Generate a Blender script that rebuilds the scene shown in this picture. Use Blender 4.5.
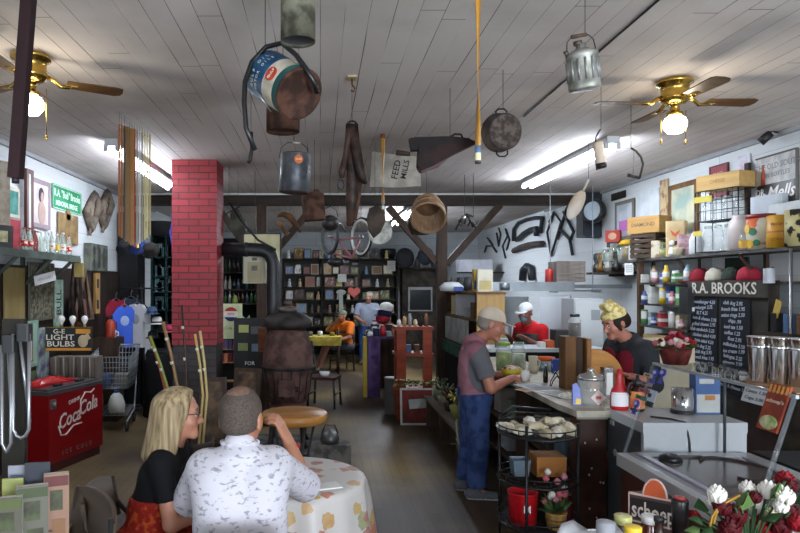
import bpy, math, random
import numpy as np
from mathutils import Matrix, Vector, Euler
for _o in list(bpy.data.objects): bpy.data.objects.remove(_o, do_unlink=True)
SC = bpy.context.scene
COL = SC.collection
R = math.radians
PI = math.pi
rng = random.Random(7)

# ------------------------------------------------------------------ camera
F, VX, VY, ZC = 646.0, 320.0, 285.0, 1.8      # focal length in px, vanishing point, eye height
XL, XR, YB, YF, H = -3.08, 4.2, 17.2, -3.2, 3.2
cam = bpy.data.cameras.new('camera'); camo = bpy.data.objects.new('camera', cam); COL.objects.link(camo)
cam.sensor_width = 36; cam.lens = F/800*36
cam.shift_x = (400-VX)/800; cam.shift_y = (VY-266.5)/800
cam.clip_start = .05; cam.clip_end = 100
camo.location = (0, 0, ZC); camo.rotation_euler = (PI/2, 0, 0)
SC.camera = camo

# ------------------------------------------------------------------ light and exposure
SC.view_settings.view_transform = 'Standard'; SC.view_settings.look = 'None'
SC.view_settings.gamma = 1; SC.view_settings.use_curve_mapping = False
SC.view_settings.exposure = 0.18
W = bpy.data.worlds.new('world'); SC.world = W; W.use_nodes = True
W.node_tree.nodes['Background'].inputs[0].default_value = (.62, .74, 1, 1)
W.node_tree.nodes['Background'].inputs[1].default_value = 1.0
def area(name, loc, rot, sx, sy, power, col=(1, 1, 1)):
    l = bpy.data.lights.new(name, 'AREA'); l.shape = 'RECTANGLE'; l.size = sx; l.size_y = sy
    l.energy = power; l.color = col
    o = bpy.data.objects.new(name, l); COL.objects.link(o); o.location = loc; o.rotation_euler = rot
    return o
DAY = 255
area('daylight_shop_window', (-1.6, YF+.02, 1.75), (R(112), 0, 0), 1.9, 1.7, DAY*.5, (.84, .91, 1))
area('daylight_shop_window', (2.75, YF+.02, 1.75), (R(112), 0, 0), 2.3, 1.7, DAY*1.9, (.84, .91, 1))
TUBE_E, GLOBE_E = 60.0, 45.0

# ------------------------------------------------------------------ materials
def lin(c):
    if isinstance(c, str):
        c = c.lstrip('#'); c = [int(c[i:i+2], 16)/255 for i in (0, 2, 4)]
    return tuple((v/12.92 if v <= .04045 else ((v+.055)/1.055)**2.4) for v in c[:3])
_M = {}
def newmat(name):
    m = bpy.data.materials.new(name); m.use_nodes = True
    return m, m.node_tree, m.node_tree.nodes['Principled BSDF']
def mat(c, rough=.6, metal=0.0, vary=.25, scale=9.0, bump=0.0):
    """plain surface with a procedural mottling of its own colour"""
    k = (c, rough, metal, vary, scale, bump)
    if k in _M: return _M[k]
    m, t, b = newmat('surface'); N = t.nodes; L = t.links
    col = lin(c)
    tc = N.new('ShaderNodeTexCoord'); no = N.new('ShaderNodeTexNoise')
    no.inputs['Scale'].default_value = scale; no.inputs['Detail'].default_value = 4
    L.new(tc.outputs['Object'], no.inputs['Vector'])
    r = N.new('ShaderNodeMixRGB'); L.new(no.outputs['Fac'], r.inputs[0])
    r.inputs[1].default_value = tuple(max(0, x*(1-vary)) for x in col)+(1,)
    r.inputs[2].default_value = tuple(min(1, x*(1+vary)) for x in col)+(1,)
    L.new(r.outputs[0], b.inputs['Base Color'])
    b.inputs['Roughness'].default_value = rough; b.inputs['Metallic'].default_value = metal
    if rough > .55: b.inputs['Specular IOR Level'].default_value = .2
    if bump:
        bp = N.new('ShaderNodeBump'); bp.inputs['Strength'].default_value = bump; bp.inputs['Distance'].default_value = .01
        L.new(no.outputs['Fac'], bp.inputs['Height']); L.new(bp.outputs[0], b.inputs['Normal'])
    _M[k] = m; return m
def two(c1, c2, scale=6.0, rough=.7, metal=0.0, lo=.42, hi=.58, stretch=(1, 1, 1), detail=5):
    """two colours broken up by noise: rust, worn paint, prints, wood grain when stretched"""
    k = ('two', c1, c2, scale, rough, metal, lo, hi, stretch, detail)
    if k in _M: return _M[k]
    m, t, b = newmat('worn_surface'); N = t.nodes; L = t.links
    tc = N.new('ShaderNodeTexCoord'); mp = N.new('ShaderNodeMapping'); mp.inputs['Scale'].default_value = stretch
    no = N.new('ShaderNodeTexNoise'); no.inputs['Scale'].default_value = scale; no.inputs['Detail'].default_value = detail
    L.new(tc.outputs['Object'], mp.inputs[0]); L.new(mp.outputs[0], no.inputs['Vector'])
    r = N.new('ShaderNodeValToRGB'); L.new(no.outputs['Fac'], r.inputs[0])
    r.color_ramp.elements[0].position = lo; r.color_ramp.elements[1].position = hi
    r.color_ramp.elements[0].color = lin(c1)+(1,); r.color_ramp.elements[1].color = lin(c2)+(1,)
    L.new(r.outputs[0], b.inputs['Base Color'])
    b.inputs['Roughness'].default_value = rough; b.inputs['Metallic'].default_value = metal
    if rough >= .5: b.inputs['Specular IOR Level'].default_value = .2
    _M[k] = m; return m
def wood(c1, c2, axis='z', rough=.6, scale=5):
    s = {'x': (.12, 1, 1), 'y': (1, .12, 1), 'z': (1, 1, .12)}[axis]
    return two(c1, c2, scale*3, rough, 0, .3, .7, s)
def emit(c, e):
    k = ('e', c, e)
    if k in _M: return _M[k]
    m, t, b = newmat('lit_glass'); b.inputs['Base Color'].default_value = lin(c)+(1,)
    b.inputs['Emission Color'].default_value = lin(c)+(1,); b.inputs['Emission Strength'].default_value = e
    _M[k] = m; return m
def glass(c='#d0dad8', a=.13, rough=.05):
    """clear thin glass: mostly see-through, with reflections"""
    k = ('g', c, a, rough)
    if k in _M: return _M[k]
    m, t, b = newmat('clear_glass'); N = t.nodes; L = t.links
    tr = N.new('ShaderNodeBsdfTransparent'); tr.inputs[0].default_value = (1, 1, 1, 1)
    b.inputs['Base Color'].default_value = lin(c)+(1,); b.inputs['Roughness'].default_value = rough
    b.inputs['Specular IOR Level'].default_value = .8
    lw = N.new('ShaderNodeLayerWeight'); lw.inputs[0].default_value = .25
    mr = N.new('ShaderNodeMapRange'); mr.inputs[3].default_value = a; mr.inputs[4].default_value = min(1, a+.5)
    mx = N.new('ShaderNodeMixShader'); L.new(lw.outputs['Facing'], mr.inputs[0]); L.new(mr.outputs[0], mx.inputs[0])
    L.new(tr.outputs[0], mx.inputs[1]); L.new(b.outputs[0], mx.inputs[2])
    L.new(mx.outputs[0], N['Material Output'].inputs[0])
    _M[k] = m; return m
def boards(name, c1, c2, gapc, w, axis, rough=.5, length=3.0, gap=.03, gapvar=True, spec=.4, wear=None, grain=.25, other=None):
    """planks laid side by side: one tone per plank, dark gaps, butt joints, grain. axis = direction across the planks"""
    m, t, b = newmat(name); N = t.nodes; L = t.links
    g = N.new('ShaderNodeNewGeometry'); sp = N.new('ShaderNodeSeparateXYZ'); L.new(g.outputs['Position'], sp.inputs[0])
    ac = sp.outputs[axis]; al = sp.outputs[other or ('Y' if axis != 'Y' else 'X')]
    def mth(op, a, bb=None):
        n = N.new('ShaderNodeMath'); n.operation = op
        for i, v in enumerate((a, bb)):
            if v is None: continue
            if isinstance(v, (int, float)): n.inputs[i].default_value = v
            else: L.new(v, n.inputs[i])
        return n.outputs[0]
    q = mth('DIVIDE', ac, w); idx = mth('FLOOR', q); fr = mth('FRACT', q)
    wn = N.new('ShaderNodeTexWhiteNoise'); wn.noise_dimensions = '1D'; L.new(idx, wn.inputs['W'])
    rnd = wn.outputs['Value']
    jl = mth('ADD', mth('DIVIDE', al, length), mth('MULTIPLY', rnd, 7.31))
    jf = mth('FRACT', jl); jidx = mth('FLOOR', jl)
    wn2 = N.new('ShaderNodeTexWhiteNoise'); wn2.noise_dimensions = '2D'
    cx = N.new('ShaderNodeCombineXYZ'); L.new(idx, cx.inputs[0]); L.new(jidx, cx.inputs[1]); L.new(cx.outputs[0], wn2.inputs['Vector'])
    gn = N.new('ShaderNodeTexNoise'); gn.inputs['Scale'].default_value = 1; gn.inputs['Detail'].default_value = 5
    cv = N.new('ShaderNodeCombineXYZ'); L.new(mth('MULTIPLY', ac, 40), cv.inputs[0]); L.new(mth('MULTIPLY', al, 2.2), cv.inputs[1]); L.new(idx, cv.inputs[2])
    L.new(cv.outputs[0], gn.inputs['Vector'])
    tone = mth('ADD', mth('MULTIPLY', wn2.outputs['Value'], 1-grain), mth('MULTIPLY', gn.outputs['Fac'], grain*1.6))
    mx = N.new('ShaderNodeMixRGB'); L.new(tone, mx.inputs[0]); mx.inputs[1].default_value = lin(c1)+(1,); mx.inputs[2].default_value = lin(c2)+(1,)
    out = mx.outputs[0]
    if wear:
        wnz = N.new('ShaderNodeTexNoise'); wnz.inputs['Scale'].default_value = wear[1]; wnz.inputs['Detail'].default_value = 6
        L.new(g.outputs['Position'], wnz.inputs['Vector'])
        wr = N.new('ShaderNodeValToRGB'); wr.color_ramp.elements[0].position = wear[2]; wr.color_ramp.elements[1].position = wear[3]
        L.new(wnz.outputs['Fac'], wr.inputs[0])
        m2 = N.new('ShaderNodeMixRGB'); L.new(wr.outputs[0], m2.inputs[0]); L.new(out, m2.inputs[1]); m2.inputs[2].default_value = lin(wear[0])+(1,)
        out = m2.outputs[0]
    gw = gap
    if gapvar:   # gaps open and close along the boards
        gz = N.new('ShaderNodeTexNoise'); gz.inputs['Scale'].default_value = 1.0; gz.inputs['Detail'].default_value = 2
        cg = N.new('ShaderNodeCombineXYZ'); L.new(mth('MULTIPLY', idx, 5.7), cg.inputs[0]); L.new(mth('MULTIPLY', al, .9), cg.inputs[1])
        L.new(cg.outputs[0], gz.inputs['Vector'])
        gw = mth('MULTIPLY', mth('MAXIMUM', mth('SUBTRACT', gz.outputs['Fac'], .36), 0), gap*5)
    lm = mth('LESS_THAN', fr, gw)
    jm = mth('LESS_THAN', jf, .004/length*1.5)
    mk = mth('MAXIMUM', lm, jm)
    m3 = N.new('ShaderNodeMixRGB'); L.new(mk, m3.inputs[0]); L.new(out, m3.inputs[1]); m3.inputs[2].default_value = lin(gapc)+(1,)
    L.new(m3.outputs[0], b.inputs['Base Color'])
    b.inputs['Roughness'].default_value = rough; b.inputs['Specular IOR Level'].default_value = spec
    bp = N.new('ShaderNodeBump'); bp.inputs['Strength'].default_value = .35; bp.inputs['Distance'].default_value = .006; bp.invert = True
    L.new(mk, bp.inputs['Height']); L.new(bp.outputs[0], b.inputs['Normal'])
    return m
def bricks(name, c1, c2, mortar):
    m, t, b = newmat(name); N = t.nodes; L = t.links
    g = N.new('ShaderNodeNewGeometry'); sp = N.new('ShaderNodeSeparateXYZ'); L.new(g.outputs['Position'], sp.inputs[0])
    ad = N.new('ShaderNodeMath'); L.new(sp.outputs[0], ad.inputs[0]); L.new(sp.outputs[1], ad.inputs[1])
    cx = N.new('ShaderNodeCombineXYZ'); L.new(ad.outputs[0], cx.inputs[0]); L.new(sp.outputs[2], cx.inputs[1])
    br = N.new('ShaderNodeTexBrick'); L.new(cx.outputs[0], br.inputs['Vector'])
    br.inputs['Scale'].default_value = 1; br.inputs['Brick Width'].default_value = .225; br.inputs['Row Height'].default_value = .0745
    br.inputs['Mortar Size'].default_value = .006; br.inputs['Mortar Smooth'].default_value = .3
    br.inputs['Color1'].default_value = lin(c1)+(1,); br.inputs['Color2'].default_value = lin(c2)+(1,); br.inputs['Mortar'].default_value = lin(mortar)+(1,)
    L.new(br.outputs['Color'], b.inputs['Base Color']); b.inputs['Roughness'].default_value = .55
    bp = N.new('ShaderNodeBump'); bp.inputs['Strength'].default_value = .6; bp.inputs['Distance'].default_value = .012; bp.invert = True
    L.new(br.outputs['Fac'], bp.inputs['Height']); L.new(bp.outputs[0], b.inputs['Normal'])
    return m

# ------------------------------------------------------------------ mesh builder
def rotm(rx=0, ry=0, rz=0): return Euler((rx, ry, rz)).to_matrix().to_4x4()
def tr(x, y, z): return Matrix.Translation((x, y, z))
def frame_to(d):
    """matrix whose z axis points along d"""
    d = Vector(d).normalized(); return d.to_track_quat('Z', 'Y').to_matrix().to_4x4()
_TXT = {}
class MB:
    def __init__(s, *mats):
        s.v, s.f, s.mi, s.sm, s.mats, s.T = [], [], [], [], list(mats), None
    def m(s, mt):
        if isinstance(mt, int): return mt
        if mt not in s.mats: s.mats.append(mt)
        return s.mats.index(mt)
    def add(s, vs, fs, mt=0, smooth=False, T=None):
        i = s.m(mt); o = len(s.v)
        for v in vs:
            v = Vector(v)
            if T is not None: v = T @ v
            if s.T is not None: v = s.T @ v
            s.v.append(v)
        for f in fs:
            s.f.append([a+o for a in f]); s.mi.append(i); s.sm.append(smooth)
        return s
    def box(s, c, d, mt=0, T=None, taper=1.0):
        x, y, z = c; a, b, h = d[0]/2, d[1]/2, d[2]/2
        vs = [(x+i*a*(taper if k > 0 else 1), y+j*b*(taper if k > 0 else 1), z+k*h) for k in (-1, 1) for i, j in ((-1, -1), (1, -1), (1, 1), (-1, 1))]
        return s.add(vs, [(3, 2, 1, 0), (4, 5, 6, 7), (0, 1, 5, 4), (1, 2, 6, 5), (2, 3, 7, 6), (3, 0, 4, 7)], mt, False, T)
    def rbox(s, c, d, r, mt=0, T=None, n=4):
        """box with its vertical edges rounded"""
        a, b = d[0]/2-r, d[1]/2-r; pts = []
        for q, (i, j) in enumerate(((1, 1), (-1, 1), (-1, -1), (1, -1))):
            for k in range(n+1):
                t = (q+k/n)*PI/2; pts.append((c[0]+i*a+r*math.cos(t), c[1]+j*b+r*math.sin(t)))
        return s.prism(pts, c[2]-d[2]/2, c[2]+d[2]/2, mt, T)
    def prism(s, pts, z0, z1, mt=0, T=None):
        n = len(pts); vs = [(x, y, z0) for x, y in pts]+[(x, y, z1) for x, y in pts]
        fs = [tuple(reversed(range(n))), tuple(range(n, 2*n))]+[(i, (i+1) % n, n+(i+1) % n, n+i) for i in range(n)]
        return s.add(vs, fs, mt, False, T)
    def lathe(s, prof, mt=0, T=None, n=20, smooth=True, caps=True, mts=None, arc=1.0):
        vs, fs = [], []
        k = len(prof); full = arc >= 1; nn = n if full else n+1
        for i in range(nn):
            a = 2*PI*arc*i/n; ca, sa = math.cos(a), math.sin(a)
            for r, z in prof: vs.append((r*ca, r*sa, z))
        for j in range(k-1):
            g = []
            for i in range(n):
                i2 = (i+1) % nn
                g.append((i*k+j, i2*k+j, i2*k+j+1, i*k+j+1))
            fs.append(g)
        base = len(s.v); s.add(vs, [], mt, smooth, T)
        for j, g in enumerate(fs):
            mi = s.m(mts[j] if mts else mt)
            for f in g: s.f.append([a+base for a in f]); s.mi.append(mi); s.sm.append(smooth)
        if caps and full:
            for j, rev in ((0, True), (k-1, False)):
                if prof[j][0] > 1e-5:
                    f = [base+i*k+j for i in range(n)]
                    if rev: f.reverse()
                    s.f.append(f); s.mi.append(s.m(mts[min(j, k-2)] if mts else mt)); s.sm.append(False)
        return s
    def cyl(s, p0, p1, r0, r1=None, mt=0, n=14, T=None, smooth=True):
        p0, p1 = Vector(p0), Vector(p1); d = p1-p0; r1 = r0 if r1 is None else r1
        M = tr(*p0) @ frame_to(d)
        return s.lathe([(r0, 0), (r1, d.length)], mt, (T @ M) if T is not None else M, n, smooth)
    def tube(s, pts, r, mt=0, n=8, closed=False, T=None, radii=None):
        pts = [Vector(p) for p in pts]; k = len(pts); vs, fs = [], []
        up = Vector((0, 0, 1)); prev = None
        for i, p in enumerate(pts):
            a = pts[(i-1) % k] if (i or closed) else p; b = pts[(i+1) % k] if (i < k-1 or closed) else p
            d = (b-a).normalized() if (b-a).length > 1e-9 else Vector((0, 0, 1))
            if prev is None:
                u = d.cross(up); u = u if u.length > .05 else d.cross(Vector((1, 0, 0)))
            else:
                u = prev-d*prev.dot(d)
                if u.length < 1e-6: u = d.cross(Vector((1, 0, 0)))
            u.normalize(); prev = u; w = d.cross(u); rr = radii[i] if radii else r
            for j in range(n):
                t = 2*PI*j/n; vs.append(p+u*rr*math.cos(t)+w*rr*math.sin(t))
        for i in range(k if closed else k-1):
            a, b = i*n, ((i+1) % k)*n
            for j in range(n): fs.append((a+j, a+(j+1) % n, b+(j+1) % n, b+j))
        if not closed: fs += [tuple(reversed(range(n))), tuple(range((k-1)*n, k*n))]
        return s.add(vs, fs, mt, True, T)
    def ell(s, c, r, mt=0, n=14, T=None, k=9):
        if isinstance(r, (int, float)): r = (r, r, r)
        prof = [(math.sin(PI*i/k), -math.cos(PI*i/k)) for i in range(k+1)]
        prof[0] = (0.0, -1.0); prof[-1] = (0.0, 1.0)
        M = tr(*c) @ Matrix.Diagonal((r[0], r[1], r[2], 1))
        return s.lathe(prof, mt, (T @ M) if T is not None else M, n, True, False)
    def text(s, body, size, mt=0, T=None, depth=.0015, font_shear=0.0, sx=1.0, spacing=1.0):
        """lettering in the xy plane, centred, raised by depth"""
        key = (body, font_shear, spacing)
        if key not in _TXT:
            cu = bpy.data.curves.new('lettering', 'FONT'); cu.body = body; cu.size = 1; cu.align_x = 'CENTER'; cu.align_y = 'CENTER'
            cu.extrude = .02; cu.shear = font_shear; cu.resolution_u = 2; cu.space_character = spacing
            cu.offset = .012
            ob = bpy.data.objects.new('lettering', cu)
            me = ob.to_mesh()
            _TXT[key] = ([tuple(v.co) for v in me.vertices], [tuple(p.vertices) for p in me.polygons])
            ob.to_mesh_clear(); bpy.data.objects.remove(ob); bpy.data.curves.remove(cu)
        vs, fs = _TXT[key]
        M = Matrix.Diagonal((size*sx, size, depth/.04, 1)); M = (T @ M) if T is not None else M
        return s.add(vs, fs, mt, False, M)
    def mesh(s, name):
        me = bpy.data.meshes.new(name); me.from_pydata([tuple(v) for v in s.v], [], s.f)
        for x in s.mats: me.materials.append(x)
        me.polygons.foreach_set('material_index', s.mi); me.polygons.foreach_set('use_smooth', s.sm)
        me.update(); return me
def link(name, data, parent=None, loc=(0, 0, 0), rz=0, props=None):
    if isinstance(data, MB): data = data.mesh(name)
    o = bpy.data.objects.new(name, data); COL.objects.link(o)
    o.location = loc
    if isinstance(rz, (int, float)): o.rotation_euler = (0, 0, rz)
    else: o.rotation_euler = rz
    if parent is not None: o.parent = parent
    for k, v in (props or {}).items():
        if v: o[k] = v
    return o
def part(name, mb, parent, label=None, kind=None): return link(name, mb, parent, props={'label': label, 'kind': kind})
def thing(name, label, cat, loc=(0, 0, 0), rz=0, group=None):
    return link(name, None, None, loc, rz, {'label': label, 'category': cat, 'group': group})
def solo(name, mb, label, cat, loc=(0, 0, 0), rz=0, group=None, kind=None):
    return link(name, mb, None, loc, rz, {'label': label, 'category': cat, 'group': group, 'kind': kind})
def struct(name, mb, loc=(0, 0, 0), rz=0, parent=None):
    return link(name, mb, parent, loc, rz, {'kind': 'structure'})
def clone(root, label, loc, rz=0, group=None):
    def cp(o, par):
        c = o.copy(); COL.objects.link(c)
        if par is not None: c.parent = par
        for ch in list(o.children): cp(ch, c)
        return c
    r = cp(root, None); r.location = loc
    if isinstance(rz, (int, float)): r.rotation_euler = (0, 0, rz)
    else: r.rotation_euler = rz
    r['label'] = label
    if group: r['group'] = group
    return r
def at(px, py, Y): return Vector(((px-VX)*Y/F, Y, ZC-(py-VY)*Y/F))
def zat(py, Y): return ZC-(py-VY)*Y/F
ORD = 'first second third fourth fifth sixth seventh eighth ninth tenth eleventh twelfth thirteenth fourteenth fifteenth sixteenth seventeenth eighteenth nineteenth twentieth'.split()
# surfaces used all over
BLACK = mat('#1a1a1c', .5); DARKMETAL = mat('#2b2a2a', .45, .6); WHITE = mat('#d9dad8', .55, 0, .06); CREAM = mat('#cfc6a4', .7, 0, .12)
CHROME = mat('#d5d6d8', .12, 1, .05); STEEL = mat('#9b9da0', .35, .9, .15); RUST = two('#3a2a24', '#5c4436', 9, .85); GALV = two('#77786f', '#a0a19a', 14, .5, .55)
BRASS = mat('#b8974a', .25, 1, .1); GLASS = glass(); GLASSG = glass('#bcd3c4', .3); CORK = mat('#a98558', .8)
RED = mat('#a3161d', .4); DKRED = mat('#5b1214', .45); GREEN = mat('#2f6b40', .6); BLUE = mat('#1f3f88', .5); YELLOW = mat('#d8b62c', .5); ORANGE = mat('#c8571f', .6)
DKWOOD = wood('#2a1f19', '#46362b', 'z'); MIDWOOD = wood('#6b4a2e', '#8d6742', 'z'); PALEWOOD = wood('#a9834f', '#c7a26a', 'x'); GREYWOOD = wood('#57504a', '#7a726a', 'z')
# ================================================================== the shop's shell
CEIL = boards('painted_ceiling_boards', '#d0c8c4', '#d9d2ce', '#6a615d', .128, 'X', .75, 3.4, .035, True, .2, ('#a8a09b', .7, .47, .76), .3)
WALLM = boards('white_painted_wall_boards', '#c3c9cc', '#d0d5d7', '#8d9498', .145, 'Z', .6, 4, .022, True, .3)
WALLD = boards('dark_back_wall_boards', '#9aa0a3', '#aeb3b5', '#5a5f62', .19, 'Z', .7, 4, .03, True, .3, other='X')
FLOORM = boards('worn_floor_planks', '#2c241c', '#423528', '#100c09', .085, 'X', .5, 2.6, .035, False, .3, ('#75643f', .45, .46, .64), .35)
b = MB(FLOORM); b.box(((XL+XR)/2, (YB+YF)/2, -.05), (XR-XL+.4, YB-YF+.4, .1)); struct('floor', b)
b = MB(CEIL); b.box(((XL+XR)/2, (YB+YF)/2, H+.05), (XR-XL+.4, YB-YF+.4, .1)); struct('ceiling', b)
b = MB(WALLM); b.box((XL-.06, (YB+YF)/2, H/2), (.12, YB-YF+.2, H)); struct('wall_left', b)
b = MB(WALLM); b.box((XR+.06, (YB+YF)/2, H/2), (.12, YB-YF+.2, H)); struct('wall_right', b)
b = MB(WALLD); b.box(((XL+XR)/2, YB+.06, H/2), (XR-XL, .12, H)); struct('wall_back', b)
b = MB(WALLM)
yy = YF-.06
b.box(((XL+XR)/2, yy, .45), (XR-XL, .12, .9)); b.box(((XL+XR)/2, yy, 2.9), (XR-XL, .12, .6))
for x0, x1 in ((XL, -2.55), (-.65, .0), (1.0, 1.6), (3.9, XR)): b.box(((x0+x1)/2, yy, 1.75), (x1-x0, .12, 1.7))
b.box((.5, yy, 1.75), (1.0, .12, 1.7))
struct('wall_front', b)
for i, (x0, x1) in enumerate(((-2.55, -.65), (1.6, 3.9))):
    b = MB(DKWOOD)
    for z in (.92, 2.58): b.box(((x0+x1)/2, yy, z), (x1-x0, .1, .05))
    for x in (x0+.03, (x0+x1)/2, x1-.03): b.box((x, yy, 1.75), (.05, .1, 1.62))
    fr = struct('window_%d' % (i+1), b)
    g = MB(GLASS); g.box(((x0+x1)/2, yy-.03, 1.75), (x1-x0-.06, .008, 1.6)); struct('window_pane', g, parent=fr)
# header beam, its white trim, the painted trim along both walls
b = MB(wood('#231d1a', '#39302a', 'x')); b.box(((XL+XR)/2, 9.95, 3.11), (XR-XL-.01, .16, .17)); struct('beam', b)
b = MB(mat('#c9c8c4', .6)); b.box(((XL+XR)/2, 9.85, 3.185), (XR-XL-.01, .03, .025)); struct('trim_1', b)
for nm, x in (('trim_2', XL+.02), ('trim_3', XR-.02)):
    b = MB(mat('#8f9294', .6)); b.box((x, 4.5, 3.175), (.035, 15, .045)); struct(nm, b)
for nm, x in (('baseboard_left', XL+.012), ('baseboard_right', XR-.012)):
    b = MB(DKWOOD); b.box((x, (YB+YF)/2, .08), (.02, YB-YF-.1, .16)); struct(nm, b)
# red brick chimney column: painted bricks above, darker bricks in the base below
cx, cy = (198.5-VX)*7.45/F, 7.45
RB = bricks('red_painted_bricks', '#79101a', '#8f1a26', '#3c0b10'); DB = bricks('dark_base_bricks', '#241d1b', '#30282a', '#151112')
b = MB(RB); b.box((cx, cy, (1.13+H)/2), (.5, .5, H-1.13-.002)); struct('brick_column', b)
b = MB(DB); b.box((cx, cy, .565), (.485, .485, 1.128)); struct('brick_column_base', b)
# posts under the header beam with knee braces
def post(x, y, name='post'):
    b = MB(DKWOOD); b.box((x, y, 1.515), (.15, .15, 3.02)); return struct(name, b)
for x in ((441.5-VX)*9.95/F, (262-VX)*9.95/F): post(x, 9.95)
def brace(p0, p1, w=.1):
    b = MB(DKWOOD); d = Vector(p1)-Vector(p0)
    T = tr(*p0) @ frame_to(d); b.box((0, 0, d.length/2), (w, w, d.length), 0, T); struct('beam_brace', b)
brace(at(447, 264, 9.95), at(500, 205, 9.95)); brace(at(436, 262, 9.95), at(388, 207, 9.95))
brace(at(267, 262, 9.95), at(312, 208, 9.95)); brace(at(257, 262, 9.95), at(222, 213, 9.95))

# ------------------------------------------------------------------ fluorescent fixtures
def fixture(x, y0, y1, label, e=TUBE_E):
    L = y1-y0; t = thing('fluorescent_fixture', label, 'ceiling light', (x, (y0+y1)/2, H))
    b = MB(mat('#c4c8cc', .5, 0, .05)); b.box((0, 0, -.03), (.12, L+.06, .06)); b.box((0, 0, -.062), (.16, L+.04, .006)); part('housing', b, t)
    for sx in (-.055, .055):
        b = MB(emit('#e9f2ff', e), WHITE); b.cyl((sx, -L/2+.03, -.095), (sx, L/2-.03, -.095), .018, None, 0, 10); q = part('tube', b, t)
        b = MB(mat('#b9bdc2', .5))
        for s in (-1, 1): b.box((sx, s*(L/2-.005), -.085), (.04, .03, .06))
        part('tube_socket', b, t)
fixture(2.76, 6.1, 8.6, 'long white twin-tube fluorescent light on the ceiling above the counter', TUBE_E*1.25)
fixture(-2.0, 6.2, 8.75, 'long twin-tube fluorescent light on the ceiling behind the hanging yardsticks')
fixture(1.62, 11.6, 14.0, 'fluorescent light beyond the header beam, glowing behind the bushel basket', TUBE_E*2.6)

b = MB(BLACK); b.cyl((1.645, 2.6, H-.008), (1.69, 5.35, H-.006), .006, None, 0, 6); solo('ceiling_cable', b, 'thin black cable running along the ceiling from the galvanized can to the strainer pan', 'cable')
# ------------------------------------------------------------------ ceiling fans
def fan(x, y, angs, label, chain=.22):
    t = thing('ceiling_fan', label, 'ceiling fan', (x, y, H))
    b = MB(BRASS); b.lathe([(.1, 0), (.115, -.012), (.115, -.03), (.09, -.04), (.088, -.10), (.098, -.115), (.094, -.14), (.06, -.165), (.03, -.17), (.028, -.22), (.05, -.225), (.055, -.245), (.0, -.246)], n=28); part('motor_housing', b, t)
    WM = wood('#33200f', '#5e4222', 'x', .45)
    for a in angs:
        T = rotm(0, 0, R(a))
        b = MB(WM)
        pts = [(.2, -.05), (.5, -.062), (.535, -.045), (.545, 0), (.535, .045), (.5, .062), (.2, .05)]
        b.prism(pts, -.158, -.151, 0, T @ tr(0, 0, -.003) @ rotm(R(-8), 0, 0)); bl = part('blade', b, t)
        b = MB(BRASS); b.tube([(.09, 0, -.12), (.13, 0, -.135), (.17, .01, -.165), (.23, 0, -.164)], .013, 0, 8, False, T); b.box((.235, 0, -.162), (.07, .06, .006), 0, T); part('blade_iron', b, bl)
    b = MB(emit('#fff1d8', GLOBE_E)); b.lathe([(.035, -.245), (.06, -.262), (.075, -.29), (.072, -.325), (.045, -.36), (0, -.372)], n=20); part('globe', b, t)
    for s in (-1, 1):
        b = MB(BRASS); b.cyl((s*.085, .02, -.2), (s*.085, .02, -.2-chain), .0025, None, 0, 6); b.ell((s*.085, .02, -.2-chain), (.008, .008, .018), 0, 8); part('pull_chain', b, t)
fan((675-VX)*4.41/F, 4.41, (2, 92, 182, 272), 'brass ceiling fan with lit globe over the lunch counter')
fan((31-VX)*3.93/F, 3.93, (30, 150, 270), 'brass ceiling fan with lit globe behind the dark hanging pole', .3)
# ================================================================== things hanging from the ceiling
WIRE = mat('#3a3532', .5, .5)
def wire(par, z0, x=0, y=0, zt=None, r=.002, name='hanging_wire'):
    """from local height z0 up to the ceiling"""
    b = MB(WIRE); b.cyl((x, y, z0), (x, y, (zt if zt is not None else H-par.location.z)), r, None, 0, 6); return part(name, b, par)
# dark pole close to the camera
p = at(15.5, 178, 2.5)
t = thing('hanging_pole', 'dark square wooden pole hanging in front of the left ceiling fan', 'pole', p)
b = MB(wood('#1d1114', '#2f1c1e', 'z')); top = at(30, -20, 2.5)-p; T = frame_to(top); L = (H-p.z)/top.normalized().z
b.box((0, 0, L/2), (.045, .045, L), 0, T); part('pole_shaft', b, t)
b = MB(BLACK); b.cyl((0, 0, -.02), (0, 0, .004), .014, None, 0, 10); part('ferrule', b, t)
# tall galvanised can
p = at(298, 42, 2.6)
t = thing('galvanized_can', 'tall narrow galvanized can hanging at the top above the blue oil can', 'can', p)
b = MB(two('#5f5f52', '#8d8c7a', 16, .55, .5), mat('#4c4d50', .6, .3)); b.lathe([(0, .012), (.066, .012), (.07, 0), (.07, .26), (.072, .27), (.06, .27), (.06, .26)], n=28, mts=[1, 0, 0, 0, 0, 0]); part('can_body', b, t)
b = MB(WIRE); b.tube([(-.07, 0, .25), (-.05, 0, .33), (0, 0, .36), (.05, 0, .33), (.07, 0, .25)], .003); part('bail', b, t); wire(t, .36)
# blue oil can tipped towards the room, with its filler hose
p = at(284, 85, 3.0)
t = thing('oil_can', 'dented blue and white oil can with rusty bottom and black filler hose', 'can', p)
axis = Vector((-.55, .62, .5)).normalized(); A = frame_to(axis)
OILB = two('#1f4566', '#2f5a7c', 10, .5); RUB = two('#33231d', '#54392e', 12, .8)
b = MB(OILB, two('#c9c0ae', '#a8a08e', 8, .6), RUB, two('#1d4a4a', '#2c5c58', 9, .6))
b.lathe([(0, -.13), (.106, -.13), (.118, -.138), (.118, -.115), (.117, -.078), (.117, .01), (.117, .15), (.11, .165), (.05, .18), (0, .18)], n=36, T=A, mts=[2, 2, 2, 3, 1, 0, 0, 0, 0]); part('can_body', b, t)
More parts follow.
